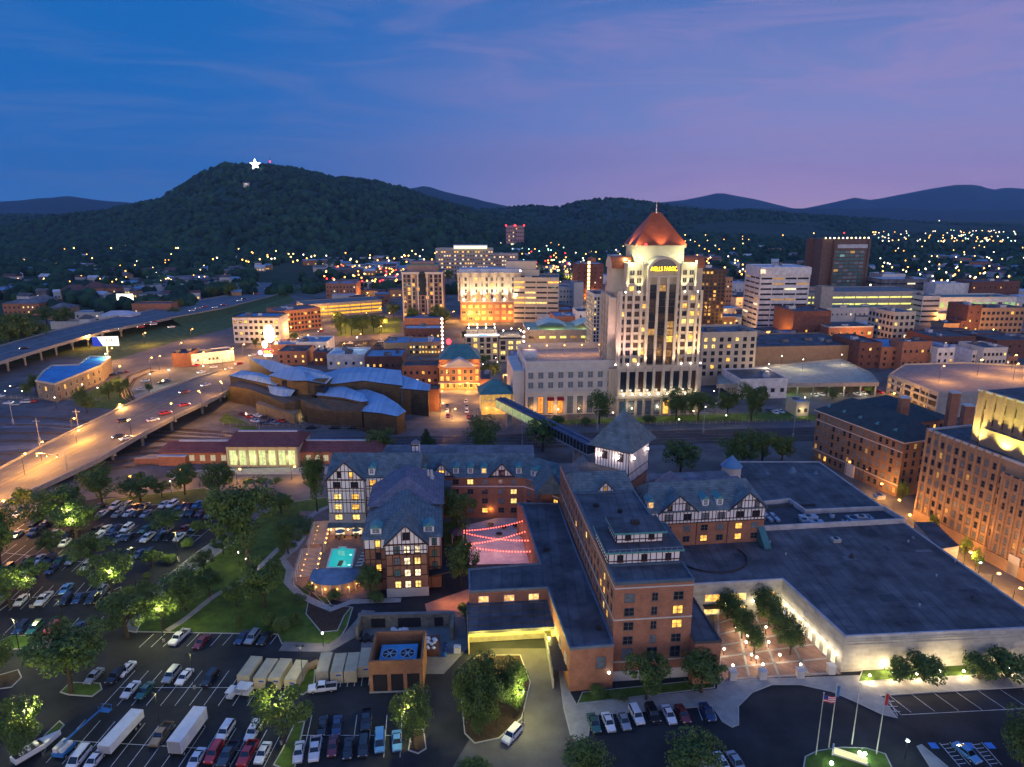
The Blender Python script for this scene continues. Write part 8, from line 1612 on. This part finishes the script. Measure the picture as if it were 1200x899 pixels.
text('Anthem', 5.2, sgw, t, (-14, 11.5, H_+1.8), name='sign_lettering'); text('+ ♥', 4.6, sgw, t, (1, 11.5, H_+2), name='sign_symbol'); text('Anthem', 4.4, glow_mat('sign_green_white', (.9, 1, .7), 5), t, (-4, 5.6, H_-5.2), name='sign_lettering')
t, W_, H_ = B('office_block', 'pale classical office with three window rows left of the narrow tower', 640, 682, 364, 337, 24, stone_w, roof_grey, 11, 4, .02, radians(2), dark=[glass_d, curtain]); 
B('stair_tower', 'blank pale slab at the end of the classical office', 672, 683, 366, 332, 16, stone_w, roof_grey)
B('building', 'dark red brick block with one bright lit stairwell', 675, 706, 352, 310, 24, brick_d, roof_white, 5, 7, .03, fr=brick_d)
x, y, _ = P(689, 352.4); t = thing('lit_stairwell', 'tall strip of bright stair windows on the dark red block', 'stairwell', (x, y-.8)); [MB().box(-1.3, 1.3, -.2, .2, 10+k*4, 13+k*4).build('window', glow_mat('stair_light', (1, .7, .3), 3), t) for k in range(8)]; MB().box(-1.8, 1.8, .25, .7, 0, 44).build('wall', brick_d, t)
B('brick_tower', 'small red brick tower behind the dark red block', 690, 697, 345, 303, 10, brickm, roof_tar)
B('office_block', 'slender pale high rise with regular windows left of the skyscraper', 694, 712, 420, 346, 24, stone_w, roof_grey, 5, 16, .12, win=(1.4, 1.9), side=6)
B('building', 'brick house with slanting blue roof beside the green lit deck', 650, 676, 392, 372, 26, brickm, roof_blue, 4, 2, .05)
B('building', 'white gable end building beside the slanting blue roof', 676, 692, 394, 366, 20, mat('white_wall', (.6, .6, .6)), roof_tar, 2, 4, .03)
B('building', 'low dark brick building behind the slanting blue roof', 648, 672, 378, 364, 22, brick_d, roof_blue, 4, 1)
t, W_, H_ = B('parking_garage', 'grey parking deck with pale green lit canopies on top', 617, 690, 412, 388, 34, concrete, mat('green_deck', (.3, .36, .28), .8), 6, 2, .6, radians(3), win=(9, 1.8), lits=[yd, lit_dim], fr=concrete, hv=0, cat='parking garage')
for x_ in (8, 34): b = MB(); n = 8; [b.quad([(x_+20*k/n, 6, H_+2+3*sin(pi*k/n)), (x_+20*(k+1)/n, 6, H_+2+3*sin(pi*(k+1)/n)), (x_+20*(k+1)/n, 26, H_+2+3*sin(pi*(k+1)/n)), (x_+20*k/n, 26, H_+2+3*sin(pi*k/n))]) for k in range(n)]; b.build('canopy', mat('canopy_white', (.5, .55, .45), .7), t); lights('POINT', 'deck_light', (x_+10, 3, H_+5), 3500, (.75, 1, .45), .6, t)
# roof terrace building
t, W_, H_ = B('terrace_building', 'square grey building crowned by a brightly lit roof terrace', 546, 584, 424, 393, 30, stone_l, mat('deck_wood', (.3, .24, .17), .8), 5, 4, .3, radians(3), win=(4.2, 2.8), lits=[lit_w, lit_y], fr=metal_d, hv=0)
b = MB(); b.box(-.6, W_+.6, -.6, -.1, H_-.4, H_+.6); b.build('lit_cornice', glow_mat('cornice_light', (.85, .9, 1), 2.2), t); MB().box(8, 14, -.7, -.62, H_-.3, H_+.5).build('blue_sign', glow_mat('sign_blue', (.05, .2, 1), 3), t)
for k in range(8): xx, yy = 2+(k % 4)*5.5, 6+(k//4)*12; b = MB(); b.tube((xx, yy, H_), (xx, yy, H_+3.4), .08, .08, 5, 1); b.ball((xx, yy, H_+3.8), .42); b.build('terrace_lamp', [glow_w, metal_d], t); lights('POINT', 'bulb', (xx, yy-.3, H_+3), 900, (1, .75, .45), .4, t)
t, W_, H_ = B('terrace_building', 'three bay grey wing of the terrace building with lit top floor', 585, 612, 424, 397, 26, stone_l, mat('deck_wood', (.3, .24, .17)), 3, 4, .3, radians(3), win=(5, 2.8), lits=[lit_y], fr=metal_d, hv=0)
b = MB(); [b.ball((W_+.9, -.6, 4+k*3), .7) for k in range(6)]; b.box(W_+.6, W_+1.2, 0, .4, 0, 22, 1); b.build('lit_post', [glow_mat('pink_white', (1, .72, .6), 6), metal_d], t)
for k in range(4): xx, yy = 3+k*5.5, 8+(k % 2)*7; b = MB(); b.tube((xx, yy, H_), (xx, yy, H_+3.4), .08, .08, 5, 1); b.ball((xx, yy, H_+3.8), .42); b.build('terrace_lamp', [glow_w, metal_d], t); lights('POINT', 'bulb', (xx, yy-.3, H_+3), 900, (1, .75, .45), .4, t)
# rows left of the market
for r in [('brick row with three low roofs above the market street', 474, 517, 388, 374, 22, brickm, roof_blue, 8, 1), ('second dark brick row of low roofs above the market street', 474, 517, 400, 386, 16, brick_d, roof_white, 6, 1), ('cream fronted two storey row with lit shop windows', 480, 516, 417, 402, 18, brick_t, roof_blue, 10, 2),
          ('dark blue flat roofed brick house left of the market row', 450, 480, 417, 403, 24, brick_t, roof_blue, 0, 0), ('pale blue roofed block before the tall floodlight', 384, 428, 433, 417, 22, mat('white_wall', (.6, .6, .6)), roof_white, 5, 1), ('wide blue roofed block with skylights behind the museum', 428, 472, 436, 419, 22, brick_d, roof_blue, 6, 1),
          ('dark brick house tucked between museum and market hall', 472, 514, 452, 430, 14, brickm, roof_tar, 6, 2), ('red brick block with blue black roof by the round signs', 326, 360, 428, 413, 20, brickm, roof_tar, 4, 2), ('white two storey building with square windows behind the museum', 348, 384, 416, 402, 22, mat('white_wall', (.6, .6, .6)), roof_blue, 6, 2), ('brick fronted shop with blue roof beside the lit oval sign', 316, 348, 416, 405, 18, brickm, roof_blue, 4, 1),
          ('dark shop with orange lit windows behind the museum', 368, 392, 428, 414, 12, brick_d, roof_tar, 4, 1), ('low shop with pale roof right of the tall floodlight', 424, 452, 428, 416, 8, stone_w, roof_white, 4, 1), ('brick corner building on the right of market street', 563, 576, 468, 446, 20, brickm, roof_tar, 3, 2), ('narrow row of orange lit shops leading up from the market', 598, 612, 452, 425, 30, brick_t, roof_blue, 3, 3),
          ('red end wall beside the museum and market street', 503, 515, 482, 458, 10, brick_d, roof_tar, 0, 0)]:
    B('brick_row', r[0], *r[1:8], r[8], r[9], .35, radians(2)) if r[8] else B('brick_row', r[0], *r[1:8], 0, 0, rot=radians(2))
b = MB()
t = thing('lit_sign_post', 'vertical string of white bulbs on a post above the market street', 'sign', (*P(519, 418)[:2], 0)); b.box(-.3, .3, 0, .4, 0, 26, 1); [b.ball((0, -.5, 4+k*2.6), .8) for k in range(9)]; b.build('bulbs', [glow_mat('pink_white', (1, .72, .6), 6), metal_d], t); b = MB(); b.ball((4, 0, 10), 1.6, sz=1.2); b.build('red_sign', glow_r, t)
# left middle
t = B('parking_garage', 'long orange lit parking garage beside the brick corner building', 358, 448, 373, 358, 30, concrete, concrete_d, 1, 3, 1, radians(30), band=True, lits=[glow_mat('garage_orange', (1, .45, .03), 1.2, True, .7)], fr=concrete, hv=0, cat='parking garage')[0]
B('brick_row', 'red brick apartment block beside the far overpass', 383, 418, 354, 333, 28, brickm, roof_blue, 9, 4, .25, radians(2))
t = B('apartment_block', 'grey white four storey apartment block with long brick side', 275, 329, 402, 372, 20, mat('grey_white', (.42, .45, .5), .8), roof_blue, 9, 4, .08, radians(0), fr=metal_d, win=(2.2, 2), lits=[lit_w])[0]
B('apartment_block', 'long brown brick wing running back from the grey white block', 329, 377, 390, 366, 26, brickm, roof_grey, 12, 4, .15, radians(40), win=(2, 2))
t, W_, H_ = B('store', 'brick end of the long white store with dark roof', 203, 221, 430, 415, 12, brick_d, roof_tar, 0, 0, rot=radians(-4)); B('store', 'bright white fronted wing of the long store', 221, 275, 429, 417, 13, mat('white_wall', (.6, .6, .6)), roof_tar, 12, 1, .7, radians(33), lits=[lit_p], fr=trim_w)
# curved-roof depot: building with blue roof by the highway
q = [P(a, c, z_)[:2] for a, c, z_ in ((42, 447, 9), (64, 451, 9), (118, 429, 9), (130, 419, 9), (105, 418, 9), (92, 428, 9), (60, 429, 9), (50, 436, 9))]; t = thing('depot', 'stone depot with rounded bright blue flat roof', 'building', q[0]); l = [(p[0]-q[0][0], p[1]-q[0][1]) for p in q]; b = MB(); b.prism(l, 0, 9, 0, 1); b.build('wall', [mat('depot_brick', (.25, .19, .13), .85), mat('depot_roof', (.06, .25, .5), .7, var=.25, scale=.2)], t); b = MB(); parapet(b, l, 9, .7, .5); b.build('parapet', stone_l, t)
for i in (0, 1):
    A_, B_ = Vector(l[i]), Vector(l[i+1]); L_ = (B_-A_).length; facade(t, tuple(A_), atan2((B_-A_).y, (B_-A_).x), L_, max(2, int(L_/5)), [1, 5], 1.5, 2.3, 'sm', stone_l, .2, [lit_w], [glass_d])
# church-like houses and sheds on the left
for r in [('long low tan roofed hall in front of the hillside houses', 55, 80, 375, 362, 20, brick_t, roof_grey, 4, 1, 4), ('gabled brown apartment house nearest the wood', 72, 100, 352, 340, 16, brick_t, mat('brown_roof', (.10, .055, .05), .8), 4, 2, 5), ('second gabled brown apartment house', 98, 122, 351, 338, 16, brickm, mat('brown_roof', (.10, .055, .05)), 4, 2, 6), ('third gabled brick apartment house with lit gable', 120, 138, 350, 338, 16, brickm, mat('brown_roof', (.10, .055, .05)), 3, 2, 5),
          ('orange lit brick warehouse beside the highway billboard', 156, 202, 371, 357, 18, brickm, roof_tar, 5, 1, 0), ('white roofed workshop left of the orange lit warehouse', 117, 156, 382, 370, 16, mat('white_wall', (.6, .6, .6)), roof_white, 4, 1, 3), ('blue roofed long shed beneath the hillside', 88, 118, 374, 367, 14, stone_w, roof_blue, 4, 1, 0), ('dark blue low shed at the highway edge', 60, 96, 386, 378, 10, stone_w, roof_tar, 0, 0, 0),
          ('small white fronted house at the highway edge', 94, 107, 386, 374, 8, mat('white_wall', (.6, .6, .6)), roof_tar, 2, 1, 3), ('large brick school like building left of the trees', 5, 48, 370, 356, 20, brickm, roof_grey, 8, 2, 3), ('second brick school like wing', 36, 60, 366, 352, 14, brickm, roof_grey, 4, 2, 4)]:
    B('house' if r[10] else 'shed', *r[:8], r[8], r[9], .25, radians(4), roofh=r[10], hv=0) if r[8] else B('shed', *r[:8], 0, 0, rot=radians(4), hv=0)
bb = P(148, 360); t = thing('billboard', 'small bright white lit billboard beyond the highway', 'billboard', bb); MB().tube((0, 0, 0), (0, 0, 6), .5, .5, 6).build('post', metal_l, t); MB().box(-8, 8, -.3, .3, 6, 13).build('panel', glow_mat('white_face', (1, .98, .8), 2.2), t)
# lit signs
for px, py, z1_, w, h, m, l in [(318, 420, 13, 3.6, 7.5, glow_mat('oval_sign', (1, .92, .9), 4), 'tall oval white lit sign on a post'), ]:
    p = P(px, py); z = HT(p[0], p[1], 391); t = thing('lit_sign', l, 'sign', p); MB().tube((0, 0, 0), (0, 0, z), .25, .25, 6).build('post', metal_l, t); b = MB(); b.ball((0, 0, z), 3.4, sz=1.7, nu=12, nv=8); b.v = [(v[0], v[1]*.2, v[2]) for v in b.v]; b.build('sign_face', m, t)
p = P(312, 424); z = HT(p[0], p[1], 413); t = thing('lit_sign', 'colourful lit rooftop sign with red blue and white panels', 'sign', p, radians(0)); MB().tube((0, 0, 0), (0, 0, z), .3, .3, 6).build('post', metal_l, t)
MB().box(-1.5, 4.5, -.3, .3, z-1, z+2.2).build('red_panel', glow_mat('sign_red', (1, .02, .06), 3), t); MB().box(-1, 4.2, -.35, .25, z-2.6, z-1.05).build('green_panel', glow_mat('sign_palegreen', (.7, 1, .7), 4), t); text('H&C', 2.3, glow_mat('sign_yellow', (1, .62, .02), 5), t, (1.5, -.36, z-.3), name='sign_lettering'); b = MB(); b.ball((-3.2, 0, z-.2), 1.5); b.v = [(v[0], v[1]*.25, v[2]) for v in b.v]; b.build('blue_disc', glow_mat('sign_blue_white', (.35, .4, 1), 5), t)
b = MB(); b.ball((0, .2, z+5), 1.8, sz=1.35); b.v = [(v[0], v[1]*.25, v[2]) for v in b.v]; b.build('pale_oval', glow_mat('sign_mint', (.85, 1, .55), 4), t)
# star on the mountain and mast
p = Vector(P(303, 200)); a_, d1, z_ = terr(303, 199); zc = HT(a_, d1, 195.5); t = thing('illuminated_star', 'huge glowing white five pointed star on the mountain top', 'star', (a_, d1-30, zc-14))
b = MB(); pts = [((20 if k % 2 == 0 else 8)*sin(k*pi/5), (20 if k % 2 == 0 else 8)*cos(k*pi/5)+20) for k in range(10)]
b.quad([(x_, -.8, z_) for x_, z_ in pts][::-1]); b.quad([(x_, .8, z_) for x_, z_ in pts])
for k in range(10): k2 = (k+1) % 10; b.quad([(pts[k][0], -.8, pts[k][1]), (pts[k2][0], -.8, pts[k2][1]), (pts[k2][0], .8, pts[k2][1]), (pts[k][0], .8, pts[k][1])])
b.build('star_face', glow_mat('star_neon', (1, .97, .95), 12), t); b = MB(); [b.tube((x_, 1.5, -25), (x_, 1.5, 16), .5, .5, 4) for x_ in (-9, 0, 9)]; b.build('support_frame', metal_d, t)
a_ = (321-600)/CF*cos(CP)*3000; t = thing('radio_mast', 'thin radio mast with a red beacon beside the mountain star', 'mast', (a_, 3000, HT(a_, 3000, 197)-20)); MB().tube((0, 0, 0), (0, 0, 68), 1.2, .6, 4).build('mast', metal_d, t); b = MB(); b.ball((0, 0, 46), 3); b.build('beacon', glow_r, t)
for k, (px, py, d1, l) in enumerate([(290, 220, 2700, 'small white house high on the mountain')]):
    a_, d1, z = terr(px, py+2); z += 8; t = thing('hillside_house', l, 'house', (a_, d1-10, z)); MB().box(-9, 9, 0, 9, -8, 5).build('wall', stone_w, t); b = MB(); b.hip(-9, 9, 0, 9, 5, 8, 0, 0, 'x', 0, 1); b.build('roof', roof_grey, t); MB().box(-4, 4, -.3, -.05, 1, 3).build('window', lit_p, t)
# ---------------------------------------------------------------- far rooftops, far lamps
t = B('hospital', 'long grey hospital block with lit windows below the far hills', 511, 578, 325, 292, 26, mat('grey_tan', (.26, .24, .25), .8), roof_grey, 22, 7, .3, radians(1), win=(2.6, 2.2), lits=[lit_p, lit_w], fr=stone_w, hv=2)[0]
x, y, _ = P(532, 326); q = thing('lit_roof_band', 'bright lit roof storey of the long hospital block', 'rooftop', (x, y+8, HT(x, y, 291)-1)); MB().box(0, 46, 0, 10, 0, 4).build('band', glow_mat('band_light', (1, .9, .55), 1.6), q); MB().box(-1, 47, -1, 11, 4, 5).build('roof', roof_white, q)
B('hospital', 'lower right wing of the grey hospital block', 578, 607, 322, 298, 24, mat('grey_tan', (.26, .24, .25)), roof_grey, 9, 5, .3, radians(1), win=(2.6, 2.2), lits=[lit_p], fr=stone_w)
for a, c, l in ((593, 603, 'left half of the far dark red twin tower'), (604, 614, 'right half of the far dark red twin tower')):
    t, W_, H_ = B('far_tower', l, a, c, 293, 265, 20, mat('rosy_wall', (.32, .2, .22), .8), roof_tar, 4, 6, .12, radians(1), win=(3, 3)); 
    for k in (0, 1): b = MB(); b.ball((W_*k, 0, H_+1.5), 1.8); b.build('beacon', glow_r, t)
fb = random.Random(11); cnt = {}
WALLS = [mat('white_wall', (.6, .6, .6)), stone_w, brickm, brick_t, roof_grey, mat('grey_white', (.42, .45, .5)), mat('pale_blue_wall', (.35, .42, .5), .8)]; WN = ['white', 'stone coloured', 'red brick', 'tan', 'grey', 'pale grey', 'pale blue']; ROOFS = [roof_grey, roof_tar, roof_white, roof_blue, mat('brown_roof', (.10, .055, .05))]; RN = ['grey', 'dark', 'pale', 'blue', 'brown']
FH = []
HM_ = {}
def far_house(px, py, w, h, d, gable, area, wi=None, ri=None):
    wi = fb.randrange(7) if wi is None else wi; ri = fb.randrange(5) if ri is None else ri; x, y, _ = P(px, py); key = (w, h, d, gable, wi, ri)
    lit_ = fb.random() < .55
    lab = f'{WN[wi]} {"house" if gable else "flat building"} with {RN[ri]} roof {area}'
    t = thing('distant_house' if gable else 'distant_building', lab, 'house' if gable else 'building', (x, y), radians(fb.uniform(-25, 30)), lab)
    k1 = ('w', w, h, d, wi); k2 = ('r', w, h, d, gable, ri)
    if k1 not in HM_: HM_[k1] = MB().box(-w/2, w/2, -d/2, d/2, 0, h).mesh('house_wall', [WALLS[wi]])
    if k2 not in HM_:
        b = MB()
        if gable: b.hip(-w/2, w/2, -d/2, d/2, h, h+d*.3, 0, 0, 'x', 0, .6)
        else: b.box(-w/2-.2, w/2+.2, -d/2-.2, d/2+.2, h, h+.7)
        HM_[k2] = b.mesh('house_roof', [ROOFS[ri]])
    link('wall', HM_[k1], t); link('roof', HM_[k2], t)
    m = fb.choice([lit_w, lit_p, lit_y]) if lit_ else glass_d; k3 = ('n', w, h, m.name)
    if k3 not in HM_: HM_[k3] = MB().box(-.9, .9, -.12, .02, 0, 1.6).mesh('far_window', [m])
    for j in range(3): link('window', HM_[k3], t, (-w*.3+j*w*.3, -d/2, 1.4))
SZ = [(12, 6, 9), (15, 6.5, 10), (18, 7, 11), (10, 7.5, 8)]; BZ = [(28, 7, 20), (40, 8, 24), (22, 10, 18), (60, 7, 30)]
for area, zone, n, pg, bias in [('on the wooded slope left of the highway', (0, 298, 150, 354), 60, 1, 0), ('below the mountain beyond the highway', (150, 318, 290, 352), 40, .8, 0), ('at the foot of the mountain', (250, 270, 520, 322), 60, .7, 0), ('beyond the far overpass', (380, 300, 520, 325), 14, .2, 0),
                                ('beneath the hills behind the hospital', (530, 276, 720, 305), 44, .3, 0), ('in the flat suburb beyond the skyscraper', (640, 298, 880, 345), 44, .5, 0), ('in the suburb right of the white tower', (840, 290, 960, 345), 18, .6, 0), ('in the wooded suburb at the right', (1010, 300, 1200, 350), 50, .7, 0)]:
    for _ in range(n):
        px = fb.uniform(zone[0], zone[2]); py = fb.uniform(zone[1], zone[3]); g_ = fb.random() < pg; s = fb.choice(SZ if g_ else BZ); far_house(round(px, 1), round(py, 1), *s, g_, area, fb.choice([0, 0, 1, 5, 3, 4, 2, 6]) if g_ else None)
# mid distance lots between named blocks
for area, zone, n in [('between the downtown towers', (640, 350, 700, 400), 5), ('behind the skyscraper', (846, 345, 880, 385), 6), ('in the brick quarter at the right', (1068, 355, 1200, 430), 10), ('left of the hospital', (400, 330, 470, 350), 6), ('behind the bus deck', (845, 395, 925, 425), 8), ('beside the highway curve', (225, 330, 300, 346), 4), ('between the hospital and the tall blocks', (525, 325, 650, 350), 12), ('left of the brown banded tower', (400, 345, 470, 360), 6), ('behind the warehouse rows', (930, 355, 1080, 400), 8), ('at the right edge of downtown', (1100, 345, 1230, 362), 10)]:
    for _ in range(n): far_house(round(fb.uniform(zone[0], zone[2]), 1), round(fb.uniform(zone[1], zone[3]), 1), *fb.choice([(16, 7, 12), (22, 8, 16), (14, 9, 12)]), False, area)
far_lamp_mesh = {}
def far_lamp(px, py, c, h, r, label, grp):
    x, y, _ = P(px, py); k = (c, h, r)
    if k not in far_lamp_mesh: b = MB(); b.tube((0, 0, 0), (0, 0, h), .15, .1, 4, 1); b.ball((0, 0, h), r, nu=6, nv=4); far_lamp_mesh[k] = b.mesh('street_lamp', [FG[c], metal_d])
    o = link('street_lamp', far_lamp_mesh[k], None, (x, y, 0)); tag(o, label, 'street lamp', grp)
FG = {'o': glow_mat('far_orange', (1, .42, .08), 6), 'w': glow_mat('far_white', (1, .85, .6), 5), 'r': glow_r, 'g': glow_mat('far_green', (.5, 1, .75), 4), 'y': glow_mat('far_yellow', (1, .68, .2), 6)}
CN = {'o': 'orange', 'w': 'white', 'r': 'red', 'g': 'greenish', 'y': 'yellow'}
NF = 0; FM = MB()
for area, zone, n, pal, r in [('on the dark slope left of the highway', (0, 285, 250, 340), 95, 'ooyw', .75), ('at the foot of the mountain', (250, 268, 520, 318), 150, 'ooyyw', 1.0), ('around the far overpass', (380, 322, 520, 345), 70, 'ooyr', .8), ('beyond the hospital', (530, 270, 700, 292), 120, 'wyoyo', 1.15), ('in the streets behind the hospital', (600, 290, 665, 345), 60, 'oyrgo', .9),
                              ('beyond the skyscraper', (640, 285, 880, 335), 120, 'oyow', .9), ('on the low ridge behind the skyscraper', (700, 256, 960, 285), 46, 'yowo', 1.4), ('along the far suburb at the right', (1020, 274, 1190, 290), 110, 'wyogw', 1.2), ('beneath the blue mountains', (980, 256, 1120, 266), 10, 'rwgy', 2.6), ('in the valley left of the highway', (0, 270, 560, 300), 90, 'yowo', 1.2), ('in the wooded suburb at the right', (1010, 295, 1200, 350), 80, 'oyw', .8)]:
    for _ in range(n):
        NF += 1
        if area.startswith(('beyond the hosp', 'along the far', 'on the low', 'beneath', 'in the valley')) or NF > 90:
            c = fb.choice(pal); x, y, _z = P(fb.uniform(zone[0], zone[2]), fb.uniform(zone[1], zone[3])); FM.tube((x, y, 0), (x, y, 14), .15, .1, 3, 5); FM.ball((x, y, 14), r*1.25, 'owrgy'.index(c), nu=6, nv=4); continue
        c = fb.choice(pal); py = fb.uniform(zone[1], zone[3]); far_lamp(fb.uniform(zone[0], zone[2]), py, c, 9, r, f'distant {CN[c]} lamp {area}', f'distant {CN[c]} lamps {area}')
struct(FM.build('distant_lights', [FG[c] for c in 'owrgy']+[metal_d]), 'stuff')
for k, (px, py) in enumerate([(47, 520), (93, 508), (16, 498), (305, 512), (612, 524), (824, 509), (929, 515), (560, 506), (700, 505)]):
    x, y, _ = P(px, py); t = thing('signal_mast', ordw(k)+' thin steel mast from the left standing among the railway tracks', 'mast', (x, y), 0, 'masts along the railway'); MB().tube((0, 0, 0), (0, 0, 11), .16, .09, 6).build('pole', metal_l, t); b = MB(); b.box(-1.6, 1.6, -.06, .06, 9.6, 9.8); b.build('crossarm', metal_l, t); MB().box(-.35, .35, -.3, .3, 1, 2.6).build('relay_box', metal_l, t)
for k, (a, c) in enumerate([((620, 500.5), (950, 494.5)), ((262, 499), (470, 504)), ((0, 467.5), (118, 470))]):
    A, B2 = Vector(P(*a)[:2]), Vector(P(*c)[:2]); d = B2-A; t = thing('fence', ['long low fence between the lawn and the tracks before the skyscraper', 'low fence between museum street and the tracks', 'low fence above the rail yard at the picture edge'][k], 'fence', (A.x, A.y), atan2(d.y, d.x)); L_ = d.length
    b = MB(); [b.box(x, x+.12, 0, .12, 0, 1.5) for x in np.arange(0, L_, 3)]; b.build('posts', metal_l, t); b = MB(); b.box(0, L_, .02, .08, 1.35, 1.45); b.box(0, L_, .02, .08, .2, .9); b.build('rails', concrete_d, t)
flush_windows()
# ---------------------------------------------------------------- air
hz = MB().box(-14000, 14000, -120, 15500, -9, 1200); o = hz.mesh('haze', []); hm = bpy.data.materials.new('haze_air'); hm.use_nodes = True; n = hm.node_tree.nodes; n.clear()
ou = n.new('ShaderNodeOutputMaterial'); pv = n.new('ShaderNodeVolumePrincipled'); pv.inputs['Color'].default_value = (.30, .60, 1, 1); pv.inputs['Density'].default_value = 3.6e-5; hm.node_tree.links.new(pv.outputs[0], ou.inputs['Volume'])
o.materials.append(hm); struct(link('haze', o), 'stuff')
